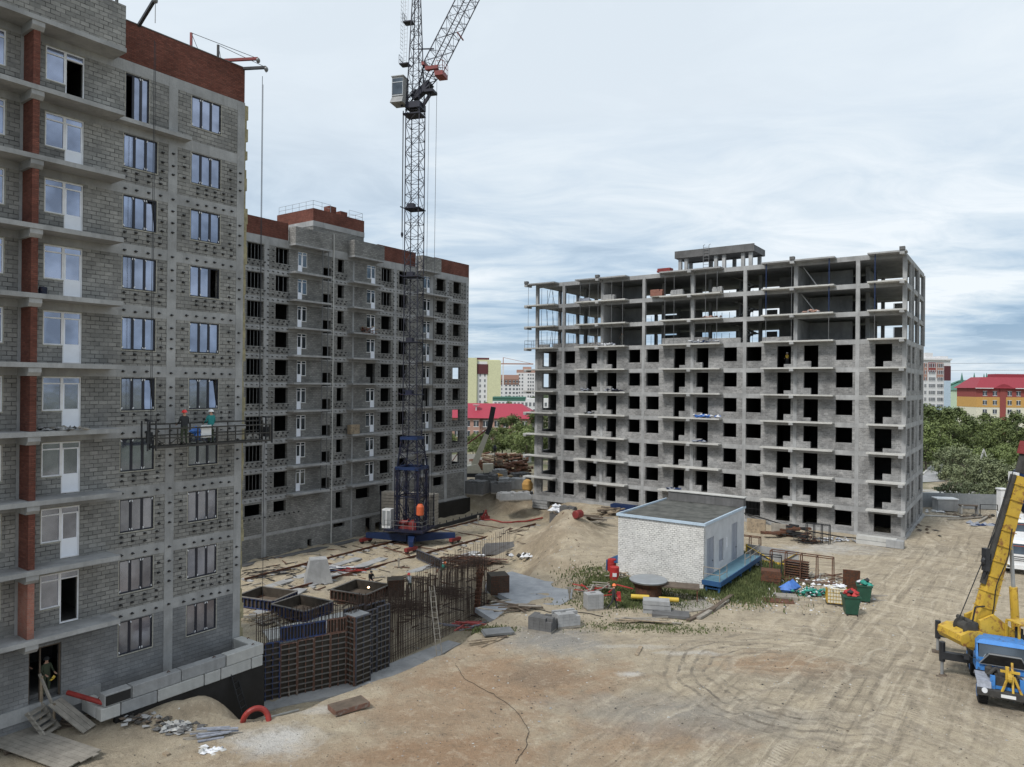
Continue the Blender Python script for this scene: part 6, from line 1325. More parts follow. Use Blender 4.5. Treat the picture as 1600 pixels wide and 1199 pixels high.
# ================================================================ TRUCK CRANE
TK = thing('truck_crane', 'blue bonneted truck crane with yellow raised boom at the right edge', 'truck crane', (23.15, 35.3, 0), R(-28))
MB().box(.75, 1.75, .3, 9.2, .75, 1.05).build('chassis', MT['steel_dark'], TK)
MB().box(-.02, 2.52, -.22, .08, .72, 1.02).box(.2, .45, -.3, -.221, .78, .92).box(2.05, 2.3, -.3, -.221, .78, .92).build('bumper', MT['grime'], TK)
for x in (.28, 2.22): MB().lathe((x, -.27, 1.0), [(.05, .06), (.13, .0), (.12, -.05)], 14, 'Y').build('headlight', MT['white_film'], TK)
MB().box(.95, 1.55, -.245, -.222, .78, .93).build('number_plate', MT['white_paint'], TK)
m = MB().box(.55, .75, .12, .3, 1.0, 1.62).box(1.75, 1.95, .12, .3, 1.0, 1.62).box(.76, 1.74, .2, .26, 1.0, 1.15); m.build('grille_posts', MT['sky_blue'], TK)
m = MB().box(.78, 1.72, .3, 1.5, 1.0, 1.55).tube([(.5, .5, 1.5), (.8, .9, 1.75), (1.3, 1.1, 1.7)], .09, 8).tube([(1.9, .5, 1.45), (1.6, .9, 1.8), (1.2, 1.0, 1.75)], .08, 8).box(.9, 1.3, .5, 1.0, 1.55, 1.75).lathe((.6, 1.1, 1.5), [(.18, -.15), (.2, .2), (.1, .28)], 10)
m.build('engine', MT['grime'], TK)
for s_, x0 in ((0, -.02), (1, 1.92)):
    m = MB(); m.prism([(-.05, 1.05), (.1, 1.32), (1.25, 1.42), (1.6, 1.2), (1.6, 1.12), (1.2, 1.32), (.15, 1.24), (0, 1.0)], x0, x0+.6, 'YZ'); m.build('fender', MT['tarp'], TK)
hd = MB(); y0, z0, y1, z1 = 1.52, 1.72, 1.02, 2.42
hd.quadbox([(.25, y0, z0), (2.25, y0, z0), (2.25, y0+.05, z0+.03), (.25, y0+.05, z0+.03), (.62, y1, z1), (1.88, y1, z1), (1.88, y1+.05, z1+.04), (.62, y1+.05, z1+.04)])
h_ = hd.build('raised_bonnet', MT['grime'], TK)
MB().bar((.22, y0-.02, z0), (.6, y1-.02, z1+.01), .05).bar((.6, y1-.02, z1), (1.9, y1-.02, z1), .05).bar((1.9, y1-.02, z1), (2.28, y0-.02, z0), .05).bar((.22, y0-.02, z0), (2.28, y0-.02, z0), .04).build('bonnet_edge', MT['galv'], h_)
m = MB().bar((1.45, -.1, 1.0), (1.45, .35, 2.35), .09).bar((1.0, -.1, 1.0), (1.28, .1, 1.75), .08).bar((1.8, -.1, 1.0), (1.5, .1, 1.75), .08).bar((.95, .12, 1.95), (1.75, .12, 1.95), .1).lathe((1.32, .0, 1.7), [(.2, -.08), (.24, 0), (.2, .08)], 12, 'X').box(1.15, 1.3, .0, .15, 1.6, 2.2)
m.build('hook_block_stand', MT['yellow'], TK)
cb = MB(); cb.quadbox([(.08, 1.6, 1.35), (2.42, 1.6, 1.35), (2.42, 3.1, 1.2), (.08, 3.1, 1.2), (.08, 1.62, 2.0), (2.42, 1.62, 2.0), (2.42, 3.1, 2.0), (.08, 3.1, 2.0)])
for x in (.08, 2.32): cb.quadbox([(x, 1.62, 2.001), (x+.1, 1.62, 2.001), (x+.1, 1.72, 2.001), (x, 1.72, 2.001), (x+.04, 1.85, 2.66), (x+.1, 1.85, 2.66), (x+.1, 1.95, 2.66), (x+.04, 1.95, 2.66)]); cb.box(x+.02, x+.1, 3.0, 3.1, 2.001, 2.66); cb.box(x+.02, x+.09, 2.3, 2.4, 2.001, 2.66)
cb.box(.18, 2.32, 3.02, 3.1, 2.001, 2.66)
c_ = cb.build('cab', MT['sky_blue'], TK)
MB().quadbox([(.1, 1.78, 2.661), (2.4, 1.78, 2.661), (2.4, 3.12, 2.661), (.1, 3.12, 2.661), (.3, 1.95, 2.84), (2.2, 1.95, 2.84), (2.2, 3.0, 2.84), (.3, 3.0, 2.84)]).build('cab_roof', MT['sky_blue'], c_)
MB().quadbox([(.2, 1.66, 2.0), (2.3, 1.66, 2.0), (2.3, 1.69, 2.0), (.2, 1.69, 2.0), (.24, 1.89, 2.65), (2.26, 1.89, 2.65), (2.26, 1.92, 2.65), (.24, 1.92, 2.65)]).box(.12, .13, 1.95, 2.98, 2.02, 2.64).build('windscreen', MT['glass_dark'], c_)
MB().bar((.08, 1.7, 1.9), (-.32, 1.5, 1.95), .04).box(-.45, -.22, 1.44, 1.5, 1.8, 2.1).build('side_mirror', MT['steel_dark'], c_)
for x in (.05, 2.0):
    for y in (.75, 4.6, 6.0):
        t_ = MB().lathe((x, y, .6), [(.42, 0), (.58, .04), (.6, .12), (.6, .33), (.58, .41), (.42, .45)], 22, 'X')
        for k in range(22):
            a = k*2*math.pi/22; t_.obox((x+.225, y+.6*math.cos(a), .6+.6*math.sin(a)), (.4, .06, .04), 0, a-math.pi/2)
        w_ = t_.build('wheel', MT['rubber'], TK); MB().lathe((x-.01, y, .6), [(.3, .0), (.34, .05), (.34, .4), (.3, .47)], 14, 'X').build('rim', MT['sky_blue'], w_)
MB().box(.02, 2.48, 3.25, 9.3, 1.2, 1.38).box(0, .3, 3.3, 9.2, 1.06, 1.199).box(2.2, 2.5, 3.3, 9.2, 1.06, 1.199).build('deck', MT['grime'], TK)
for y in (3.55, 7.6):
    o = MB().box(-1.3, .8, y-.18, y+.18, 1.0 if y < 5 else .98, 1.38).build('outrigger_beam', MT['steel_dark'], TK)
    m = MB().tube([(-1.3, y, .85), (-1.3, y, 1.9)], .15, 10); m.mi = 1; m.tube([(-1.3, y, .08), (-1.3, y, .84)], .08, 10); m.mi = 0; m.build('jack', [MT['steel_dark'], MT['galv']], o)
    MB().box(-1.6, -.9, y-.3, y+.3, .0, .07).lathe((-1.25, y, .071), [(.22, 0), (.18, .05), (.07, .08)], 12).build('foot_pad', MT['wood_dark'], o)
    MB().box(-1.1, -.4, y-.146, y-.141, 1.1, 1.2).build('stripe', MT['yellow_clean'], o)
    o = MB().box(1.7, 3.7, y-.14, y+.14, 1.0, 1.27).tube([(3.75, y, .05), (3.75, y, 1.6)], .09, 8).build('outrigger_beam', MT['steel_dark'], TK)
# superstructure, boom toward the right
SS = MB().lathe((0, 0, 1.39), [(1.0, 0), (1.05, .1), (1.0, .2)], 24).box(-1.8, 1.6, -.95, .95, 1.6, 1.8).quadbox([(-1.5, -.75, 1.8), (1.5, -.75, 1.8), (1.5, -.55, 1.8), (-1.5, -.55, 1.8), (-1.5, -.7, 3.2), (-.7, -.7, 3.5), (-.7, -.55, 3.5), (-1.5, -.55, 3.2)]).quadbox([(-1.5, .35, 1.8), (1.5, .35, 1.8), (1.5, .55, 1.8), (-1.5, .55, 1.8), (-1.5, .35, 3.2), (-.7, .35, 3.5), (-.7, .5, 3.5), (-1.5, .5, 3.2)])
S = SS.build('superstructure', MT['yellow'], TK, (1.25, 4.3, .3), R(33))
MB().lathe((1.25, 4.3, 1.385), [(.95, 0), (.95, .32)], 20).build('turntable', MT['grime'], TK)
m = MB(); m.prism([(-2.75, 2.2), (-2.6, 1.95), (-1.5, 1.85), (-1.5, 2.65), (-2.2, 2.7), (-2.7, 2.5)], -.9, .9); m.build('counterweight', MT['yellow'], S)
MB().lathe((-2.0, -.3, 2.75), [(.28, -.4), (.42, -.38), (.42, -.32), (.28, -.3), (.28, .35), (.42, .37), (.42, .42), (.28, .44)], 14, 'Y').lathe((-1.7, .0, 3.0), [(.12, -.7), (.12, .7)], 10, 'Y').build('winch', MT['grime'], S)
be = R(74); bd = Vector((math.cos(be), 0, math.sin(be))); P0_ = Vector((-1.05, -.1, 2.75))
m = MB().bar(P0_-bd*.2, P0_+bd*8.3, .56, .8, w2=.44); m.build('boom', MT['yellow'], S)
m = MB()
for k in range(9): m.bar(P0_+bd*(1+k*.85)-Vector((0, 0, .0)), P0_+bd*(1.04+k*.85), .66-.008*k, .88-.013*k)
m.build('boom_bands', MT['yellow'], S)
up_ = Vector((-math.sin(be), 0, math.cos(be)))
MB().bar(P0_+up_*.47+bd*2.2, P0_+up_*.43+bd*8.3, .34, .10).build('boom_top_strip', MT['grime'], S)
MB().bar(P0_+bd*8.5, P0_+bd*9.6, .38, .5).build('boom_section', MT['grime'], S)
MB().bar(P0_+bd*9.5, P0_+bd*10.2, .5, .75).build('boom_head', MT['crane_red'], S)
MB().bar(P0_+bd*9.2-up_*.1, P0_+bd*10+Vector((1.2, 0, -.1)), .4, .35).build('boom_collar', MT['yellow_clean'], S)
a, b = Vector((1.05, -.1, 2.0)), P0_+bd*5.0+Vector((.35, 0, 0)); c = a.lerp(b, .5); MB().tube([a, c], .2, 12).build('lift_cylinder', MT['yellow'], S); MB().tube([c, b], .10, 10).build('cylinder_rod', MT['galv'], S)
m = MB(); X0, X1, Y0, Y1, Z0, Z1 = -.1, 1.15, -1.65, -.8, 1.75, 3.25
for x in (X0, X1):
    for y in (Y0, Y1): m.bar((x, y, Z0), (x+(.0 if x == X0 else -.15), y, Z1), .09)
for y in (Y0, Y1): m.bar((X0, y, Z1), (X1-.15, y, Z1), .1).bar((X0, y, 2.2), (X1, y, 2.2), .08)
m.box(X0, X1, Y0, Y1, Z0, 2.1).box(X0, X1-.15, Y0, Y1, Z1, Z1+.06); oc = m.build('operator_cab', MT['yellow'], S)
for dy in (-.38, .18):
    pts = [P0_+bd*t_+Vector((.1*math.sin(t_*2), dy, 0))-up_*.1 for t_ in np.linspace(-.3, 5.5, 16)]; MB().tube(pts, .03, 5).build('hose', MT['rubber'], S)
MB().box(.35, .8, -1.4, -.95, 2.11, 2.5).box(.25, .35, -1.4, -.95, 2.11, 2.95).build('seat', MT['cloth_dark'], oc)
hb = P0_+bd*3.6-Vector((.75, .1, .0))
MB().lathe(hb, [(.2, -.12), (.26, 0), (.2, .12)], 12, 'Y').box(hb.x-.12, hb.x+.12, hb.y-.16, hb.y+.16, hb.z-.5, hb.z+.7).bar(hb+Vector((0, 0, -.5)), hb+Vector((-.12, 0, -.85)), .08).build('hook_block', MT['steel_dark'], S)
MB().bar(hb+Vector((.1, 0, .7)), P0_+bd*8.5+up_*.5, .03).bar(P0_+bd*5.0+up_*.6, (-2.3, -.2, 3.2), .035).bar((-1.9, -.6, 2.9), (-1.7, -.6, 3.9), .06).bar((-1.7, -.6, 3.9), (-1.1, -.5, 3.9), .06).build('hoist_rope', MT['steel_dark'], S)
# ================================================================ LORRIES
def lorry(label, loc, rz, group):
    t = thing('lorry', label, 'lorry', loc, rz, group)
    MB().box(.7, 1.8, .2, 7.6, .75, 1.0).build('chassis', MT['steel_dark'], t)
    m = MB().quadbox([(0, 0, .75), (2.5, 0, .75), (2.5, 1.9, .75), (0, 1.9, .75), (0, -.05, 1.75), (2.5, -.05, 1.75), (2.5, 1.9, 1.75), (0, 1.9, 1.75)])
    for x in (0, 2.4): m.quadbox([(x, -.05, 1.751), (x+.1, -.05, 1.751), (x+.1, .1, 1.751), (x, .1, 1.751), (x, .18, 2.6), (x+.1, .18, 2.6), (x+.1, .3, 2.6), (x, .3, 2.6)]); m.box(x, x+.1, 1.15, 1.9, 1.751, 2.6)
    m.box(.1, 2.4, 1.82, 1.9, 1.751, 2.6).quadbox([(0, .18, 2.601), (2.5, .18, 2.601), (2.5, 1.9, 2.601), (0, 1.9, 2.601), (.12, .3, 2.85), (2.38, .3, 2.85), (2.38, 1.8, 2.85), (.12, 1.8, 2.85)])
    c = m.build('cab', MT['white_paint'], t)
    MB().quadbox([(.1, -.02, 1.76), (2.4, -.02, 1.76), (2.4, .0, 1.76), (.1, .0, 1.76), (.1, .2, 2.6), (2.4, .2, 2.6), (2.4, .22, 2.6), (.1, .22, 2.6)]).box(.01, .03, .15, 1.14, 1.78, 2.58).box(2.47, 2.49, .15, 1.14, 1.78, 2.58).build('windscreen', MT['glass_dark'], c)
    MB().box(.3, 2.2, -.07, -.04, 1.5, 1.56).box(.3, 2.2, -.065, -.035, 1.34, 1.38).box(.3, 2.2, -.06, -.03, 1.2, 1.24).build('grille', MT['steel_dark'], c)
    MB().box(.05, 2.45, .0, .02, 2.42, 2.45).box(.3, .5, .1, .2, 2.86, 2.92).box(2.0, 2.2, .1, .2, 2.86, 2.92).build('roof_lamps', MT['orange'], c)
    b = MB().box(-.02, 2.52, -.14, .15, .5, .86).build('bumper', MT['white_paint'], t)
    for x in (.3, 2.2): MB().box(x-.2, x+.2, -.16, -.141, .58, .76).build('headlight', MT['glass_dark'], t)
    for x in (0, 2.1):
        for y in (1.15, 5.2, 6.6):
            w_ = MB().lathe((x, y, .52), [(.3, 0), (.5, .03), (.52, .1), (.52, .3), (.5, .37), (.3, .4)], 18, 'X').build('wheel', MT['rubber'], t); MB().lathe((x-.01, y, .52), [(.2, 0), (.26, .03), (.26, .39), (.2, .42)], 12, 'X').build('rim', MT['galv'], w_)
    m = MB().box(-.02, 2.52, 2.1, 7.8, 1.1, 1.25).box(-.02, .06, 2.1, 7.8, 1.251, 2.5).box(2.44, 2.52, 2.1, 7.8, 1.251, 2.5).box(.07, 2.43, 2.1, 2.2, 1.251, 2.8).box(.07, 2.43, 7.7, 7.8, 1.251, 2.4)
    for y in np.arange(2.3, 7.7, .9): m.box(-.08, -.021, y, y+.1, 1.1, 2.45)
    m.build('tipper_body', MT['white_paint'], t)
    for x in (-.25, 2.6): MB().box(x, x+.15, -.2, -.1, 1.7, 2.2).bar((x+.07, -.1, 2.2), (x*.9+.15, .1, 2.3), .03).build('side_mirror', MT['steel_dark'], c)
    return t
X, Y = gnd(1571, 896); LR = lorry('white tipper lorry facing the camera, right behind the yellow boom', (X, Y, 0), R(-30), 'white lorries')
X, Y = gnd(1578, 857); dup(LR, (X, Y, 0), R(-26), 'second white tipper lorry, further back behind the first one')
# ================================================================ SMALL THINGS AT THE FENCE
t = thing('corrugated_fence', 'grey corrugated metal fence behind the right end of the yard', 'fence', (0, 0, 0)); a = Vector((*gnd(1438, 793), 0)); b = Vector((*gnd(1560, 797), 0)); t.location = a; t.rotation_euler = (0, 0, math.atan2((b-a).y, (b-a).x)); L_ = (b-a).length
m = MB(); n = int(L_/.2)
for i in range(n): m.box(i*.2, i*.2+.12, 0, .03, .05, 2.0).box(i*.2+.12, i*.2+.2, .03, .05, .05, 2.0)
m.build('sheeting', MT['galv'], t)
for x in np.arange(0, L_, 2.4): MB().box(x, x+.1, .06, .16, 0, 2.15).build('post', MT['steel_grey'], t)
t = thing('metal_cabin', 'pale grey box shaped cabin in front of the corrugated fence', 'cabin', Vector((*gnd(1481, 800), 0)), R(-8)); MB().box(-1.2, 1.2, 0, 1.6, .1, 1.55).build('cabin_body', MT['conc'], t); MB().box(-1.3, 1.3, -.1, 1.7, 1.55, 1.68).build('lid', MT['white_paint'], t)
t = thing('work_bench', 'dark bench with white corners in front of the corrugated fence', 'bench', Vector((*gnd(1514, 803), 0)), R(-8)); MB().box(-1.1, 1.1, -.4, .4, 1.0, 1.12).build('bench_top', MT['wood_dark'], t)
for x in (-1.05, .85): MB().box(x, x+.2, -.42, -.401, 1.0, 1.13).box(x, x+.12, -.35, .35, 0, 1.0).build('leg', MT['concW'] if x < 0 else MT['conc'], t)
t = thing('gate_frame', 'thin dark gate frame in front of the fence right of the bench', 'frame', Vector((*gnd(1545, 805), 0)), R(-8)); MB().bar((-1, 0, 0), (-1, 0, 1.3), .07).bar((1, 0, 0), (1, 0, 1.3), .07).bar((-1, 0, 1.3), (1, 0, 1.3), .07).bar((-1, 0, .7), (1, 0, .7), .05).build('frame_bars', MT['steel_dark'], t)
single('gate_pillar', 'white gate pillar at the right end of the corrugated fence', 'pillar', MB().box(-.4, .4, -.4, .4, 0, 2.9).box(-.5, .5, -.5, .5, 2.9, 3.05), MT['white_paint'], Vector((*gnd(1565, 800), 0)))
def far_crumple(name, label, cat, px, py, n, sx, sy, h, ms, k=2.2):
    m = MB()
    for i in range(n): m.mi = random.randrange(len(ms)); m.rock((random.gauss(0, sx), random.gauss(0, sy), random.uniform(0, h)), (random.uniform(.15, .4)*k, random.uniform(.15, .4)*k, random.uniform(.08, .2)*k), .45)
    X, Y = gnd(px, py); return single(name, label, cat, m, [MT[q] for q in ms], (X, Y, 0))
far_crumple('white_rubble', 'white rubble and film left of the metal cabin', 'rubble', 1462, 800, 12, 1.1, .5, .1, ['concW', 'white_film'], 1.2)
far_crumple('rubble_heap', 'dark rubble under and around the fence bench', 'rubble', 1518, 808, 20, 1.2, .5, .2, ['grime', 'wood_dark'], 1.2)
far_crumple('blue_tarpaulin', 'blue grey tarpaulin on the ground left of the yellow boom', 'tarpaulin', 1530, 821, 12, .9, .5, .1, ['tarp', 'crane_blue2'], 1.3)
far_crumple('dirt_ridge', 'dark dirt heaps beside the corner of the right house', 'dirt', 1440, 828, 14, .9, 1.6, .1, ['wood_dark', 'grime'], 1.1)
for i in range(3): single('fence_plank', f'pale plank lying in front of the fence, {ORD[i]} from the left', 'plank', MB().box(-3, 3, -.12, .12, .02+.03*i, .12+.05*i), MT['wood_grey' if i else 'concW'], Vector((*gnd(1485+i*25, 808+i*3), 0)), R(-10+i*28), 'planks at the fence')
t = thing('cement_silo', 'tall dark blue silo behind the yellow boom at the right edge', 'silo', Vector((*gnd(1606, 822), 0))); MB().lathe((0, 0, 0), [(.3, 1.2), (1.4, 2.6), (1.4, 6.4), (.4, 6.9)], 20).build('tank', MT['crane_blue2'], t); MB().box(-1.9, -1.45, -.6, .6, 0, 6.2).build('side_panel', MT['white_paint'], t)
for x in (-1, 1):
    for y in (-1, 1): MB().box(x-.08, x+.08, y-.08, y+.08, 0, 2.4).build('leg', MT['steel_grey'], t)
# ================================================================ SURROUNDINGS
# paths
def flat_poly(name, px_pts, z, m_):
    o = MB().prism([gnd(*p, z) for p in px_pts], -.02, 0, 'XY').build(name, m_, None, (0, 0, z)); o['kind'] = 'structure'
flat_poly('path', [(1430, 765), (1480, 766), (1560, 762), (1560, 775), (1430, 779)], .05, MT['concW'])
flat_poly('path', [(1443, 742), (1462, 724), (1476, 726), (1464, 748), (1478, 752), (1430, 754)], .09, MT['concA'])
for i, (p, q) in enumerate((((1443, 741), (1462, 723)), ((1465, 750), (1478, 728)))):
    a, b = Vector((*gnd(*p), 0)), Vector((*gnd(*q), 0)); single('kerb', ('left', 'right')[i]+' pale kerb of the sloping path behind the fence', 'kerb', MB().bar((0, 0, .1), b-a+Vector((0, 0, .1)), .35, .2), MT['concW'], a)
# trees
leaf_mats = [mat('foliage_dark', (.075, .11, .035), .7, var=.45, scale=.5, alt=(.16, .20, .065)), mat('foliage_mid', (.115, .16, .05), .7, var=.4, scale=.5, alt=(.21, .26, .09)), mat('foliage_silver', (.13, .165, .08), .7, var=.35, scale=.8, alt=(.24, .27, .15))]
bark = mat('bark', (.09, .075, .06), .9, var=.4)
def crown_mesh(seed, h, r, nclump, leaf, per, z0=.22, squash=1.0):
    rs = random.Random(seed); v = []; f = []
    cl = []
    for i in range(nclump):
        t = rs.random(); z = h*(z0+(1-z0)*t*.93); rad = r*(math.sin(math.pi*min(1, (t*.82+.16)))**.7)*squash; a = rs.random()*6.283; q = rad*math.sqrt(rs.random())*.9
        cl.append((q*math.cos(a), q*math.sin(a), z, rs.uniform(.14, .3)*r))
    for cx_, cy_, cz, cr in cl:
        for k in range(per):
            d = Vector((rs.gauss(0, 1), rs.gauss(0, 1), rs.gauss(0, .8))).normalized()*cr*rs.random()**.5*rs.uniform(.8, 1.3); p = Vector((cx_, cy_, cz))+d
            n = (d.normalized()+Vector((rs.gauss(0, .5), rs.gauss(0, .5), rs.gauss(0, .5)+.35))).normalized(); u = n.cross(Vector((rs.gauss(0, 1), rs.gauss(0, 1), rs.gauss(0, 1)))).normalized(); w2 = n.cross(u)
            s1, s2 = leaf*rs.uniform(.6, 1.3), leaf*rs.uniform(.35, .7); b = len(v)
            v += [tuple(p-u*s1), tuple(p+w2*s2), tuple(p+u*s1), tuple(p-w2*s2)]; f.append((b, b+1, b+2, b+3))
    return v, f, cl
protos = []
for i, (h, r, nc, lf, per, mi) in enumerate(((10, 4.2, 60, .24, 55, 0), (9, 4.6, 64, .24, 55, 1), (6, 3.6, 46, .2, 55, 2), (2.6, 1.9, 20, .16, 45, 2), (11, 3.4, 56, .24, 55, 0), (7, 3.6, 50, .2, 60, 1))):
    v, f, cl = crown_mesh(40+i, h, r, nc, lf, per, .1 if h < 7 else .2)
    t = thing('tree' if h > 3 else 'shrub', 'x', 'tree' if h > 3 else 'shrub', (0, -400-20*i, 0)); m = MB(); m.v, m.f, m.m = v, f, [0]*len(f); m.build('crown', leaf_mats[mi], t)
    m = MB().tube([(0, 0, -.3), (.1, .05, h*.3), (-.1, 0, h*.62), (0, 0, h*.85)], .035*h**.9*.6+.03, 7, r2=.02)
    rs = random.Random(i)
    for c in cl[::5]: z = c[2]*rs.uniform(.45, .7); m.tube([(0, 0, z), (c[0]*.5, c[1]*.5, (z+c[2])*.52), (c[0]*.9, c[1]*.9, c[2])], .05, 5, r2=.015)
    m.build('trunk', bark, t); protos.append(t)
used = set()
def tree(p, px, py_base, sc, label, Y=None, group=None, sx=1):
    X, Yg = gnd(px, py_base) if Y is None else (at(px, 600, Y).x, Y)
    a = random.random()*6.28; s3 = (sc*sx, sc*sx, sc)
    if p in used: t = dup(protos[p], (X, Yg, 0), a, label, s3)
    else: used.add(p); t = protos[p]; t.location = (X, Yg, 0); t.rotation_euler = (0, 0, a); t.scale = s3; t['label'] = label
    t['group'] = group or 'trees around the site'
    return t
# gap between the houses
for i, (p, px, py, sc, Y) in enumerate(((1, 752, 0, .62, 152), (1, 770, 0, .72, 156), (4, 786, 0, .8, 160), (0, 800, 0, .93, 158), (1, 816, 0, .9, 150), (0, 832, 0, 1.0, 156), (5, 824, 0, 1.0, 142), (0, 848, 0, .95, 158), (1, 740, 0, .55, 160), (5, 862, 0, .9, 160), (1, 700, 0, .6, 165))):
    tree(p, px, 0, sc, f'green tree between the middle and right houses, {ORD[i]} counted outward from the crane jib', Y, 'trees behind the scrap stacks')
# far right park
R_ = [(4, 1440, 0, 1.15, 165), (0, 1452, 0, 1.25, 150), (1, 1466, 0, 1.3, 158), (0, 1482, 0, 1.2, 150), (4, 1496, 0, 1.1, 158), (0, 1508, 0, 1.05, 150), (1, 1524, 0, 1.0, 165), (4, 1540, 0, .95, 172), (0, 1556, 0, .95, 165), (1, 1572, 0, 1.05, 160), (0, 1590, 0, 1.1, 155), (4, 1606, 0, 1.0, 150), (1, 1448, 0, 1.05, 138)]
for i, (p, px, _, sc, Y) in enumerate(R_): tree(p, px, 0, sc, f'tall dark tree in the park on the right, {(ORD+["thirteenth"])[i]} of the back row', Y, 'tall trees in the park')
B_ = [(2, 1490, 0, 1.0, 122), (2, 1508, 0, 1.05, 118), (5, 1530, 0, .8, 126), (5, 1552, 0, .85, 120), (2, 1524, 0, .9, 110), (2, 1545, 0, .95, 107), (5, 1572, 0, .9, 124), (2, 1566, 0, .85, 105), (5, 1592, 0, .9, 115), (2, 1480, 0, .7, 128), (2, 1584, 0, .8, 104)]
for i, (p, px, _, sc, Y) in enumerate(B_): tree(p, px, 0, sc, f'pale green bushy tree behind the fence, {ORD[i]} of the front row', Y, 'bushy trees behind the fence')
for i, (px, Y) in enumerate(((1482, 101), (1494, 100), (1513, 101), (1526, 99), (1537, 101))): tree(3, px, 0, 1.0, f'low silvery shrub just behind the corrugated fence, {ORD[i]} from the left', Y, 'shrubs behind the fence')
t = thing('wooden_tripod', 'pale wooden tripod standing among the bushes on the right', 'tripod', at(1538, 600, 112).xy.to_3d()); t.location.z = 0
MB().bar((-.9, 0, 3.6), (0, 0, 6.4), .14).bar((.9, 0, 3.4), (0, 0, 6.4), .14).bar((0, .8, 3), (0, 0, 6.4), .12).bar((-.9, 0, 0), (-.9, 0, 3.6), .1).bar((.9, 0, 0), (.9, 0, 3.4), .1).bar((0, .8, 0), (0, .8, 3), .1).build('poles', MT['concW'], t)
# fences of the gap
a = Vector((*gnd(700, 728), 0)); b = Vector((*gnd(850, 722), 0)); t = thing('concrete_fence', 'long pale concrete fence behind the scrap stacks', 'fence', a, math.atan2((b-a).y, (b-a).x)); L_ = (b-a).length
for i in range(int(L_/3)): MB().box(i*3+.03, i*3+2.97, 0, .12, 0, 2.1).build('fence_slab', MT['concW'], t)
# stacks of brown bundles
for i, (px, py, w_, h_, m_) in enumerate(((752, 742, 3.2, 2.9, 'form_brown'), (766, 743, 3.4, 2.4, 'wood_dark'), (781, 741, 3.6, 2.2, 'steel_rust'), (797, 742, 3.4, 2.0, 'form_brown'), (812, 741, 3.4, 2.2, 'steel_rust'), (760, 734, 3.4, 3.2, 'steel_rust'), (775, 733, 3.2, 2.9, 'wood_dark'), (792, 733, 3.6, 2.8, 'form_brown'), (808, 733, 3.2, 2.9, 'wood_dark'))):
    X, Y = gnd(px, py); m = MB()
    for k in range(26): m.mi = random.randrange(3); m.obox((random.uniform(-w_/2, w_/2)*.8, random.uniform(-.6, .6), random.uniform(.15, h_)), (random.uniform(1.2, 2.4), random.uniform(.3, .8), random.uniform(.15, .4)), random.uniform(-.5, .5), random.uniform(-.2, .2), random.uniform(-.25, .25))
    single('scrap_stack', f'rusty brown stack of used formwork behind the right end of the middle house, {ORD[i]} one', 'scrap stack', m, [MT[m_], MT['wood'], MT['steel_rust']], (X, Y, 0), group='stacks of used formwork')
for i, (px, py, n3, mt_, lab) in enumerate(((745, 772, (6, 6, 6), 'concD', 'dark block pallet nearest the corner of the middle house'), (760, 765, (6, 6, 7), 'concD', 'dark block pallet behind the first one'), (800, 764, (8, 6, 5), 'conc', 'pale block pallet left of the orange tank'), (782, 770, (6, 5, 5), 'concD', 'dark block pallet in front of the yellow heap'), (803, 781, (9, 5, 3), 'conc', 'low pale block pallet on the bank edge'), (776, 752, (6, 5, 6), 'concA', 'grey block pallet behind the yellow heap'), (812, 758, (6, 5, 6), 'concD', 'dark block pallet beside the orange tank'))):
    X, Y = gnd(px, py); block_pack(lab, 0, 0, *n3, mt_, R(-20+i*9), 'block pallets behind the pit', (.5, .4, .3), loc=(X, Y, 0))
far_crumple('yellow_heap', 'yellowish brown heap of sacks between the block pallets', 'heap', 785, 760, 26, 1.6, .9, 1.8, ['w_ochre', 'wood', 'wood_dark'], 2.6)
t = thing('mixer_tank', 'orange rounded mixer drum at the corner of the right house', 'mixer', Vector((*gnd(824, 774), 0))); MB().lathe((0, 0, 0), [(.4, .5), (.75, .9), (.8, 1.6), (.55, 2.1), (.2, 2.3)], 18).build('drum', MT['w_ochre'], t); MB().box(-.8, .8, -.6, .6, 0, .5).build('stand', MT['steel_dark'], t)
0 and single('orange_bag', 'bright orange red bag left of the mixer drum', 'bag', MB().rock((0, 0, .7), (.6, .5, .75), .2), MT['helmet_orange'], Vector((*gnd(812, 768), 0)))
# distant truck crane with pale boom
X, Y = gnd(738, 752); t = thing('mobile_crane', 'distant truck crane with raised cream boom behind the middle house', 'truck crane', (X, Y, 0), R(10))
MB().box(-6, 3.5, -1.3, 1.3, .8, 1.4).build('chassis', MT['steel_dark'], t); MB().quadbox([(-2, -1.1, 1.4), (1.6, -1.1, 1.4), (1.6, 1.1, 1.4), (-2, 1.1, 1.4), (-1.5, -1, 2.4), (.8, -1, 2.9), (.8, 1, 2.9), (-1.5, 1, 2.4)]).box(1.7, 3.3, -1.1, 0, 1.45, 2.9).build('superstructure', MT['cream_plastic'], t)
o_ = at(765, 668, Y)-Vector((X, Y, 0)); o_.rotate(Matrix.Rotation(-R(10), 3, 'Z')); st_ = Vector((.3, 0, 2.6)); e_ = o_
MB().bar(st_, st_.lerp(e_, .82), 1.15, 1.0, w2=.85).build('boom', MT['cream_plastic'], t); o2 = at(771, 636, Y)-Vector((X, Y, 0)); o2.rotate(Matrix.Rotation(-R(10), 3, 'Z'))
MB().bar(st_.lerp(e_, .82), e_, .8, .7).bar(e_, o2, .9, .8).build('boom_head', MT['steel_dark'], t); MB().bar(e_, (e_.x-4.6, e_.y, e_.z-3.4), .2).bar((e_.x-4.6, e_.y, e_.z-3.4), (-3.5, 0, 3), .12).build('fly_jib', MT['crane_red'], t)
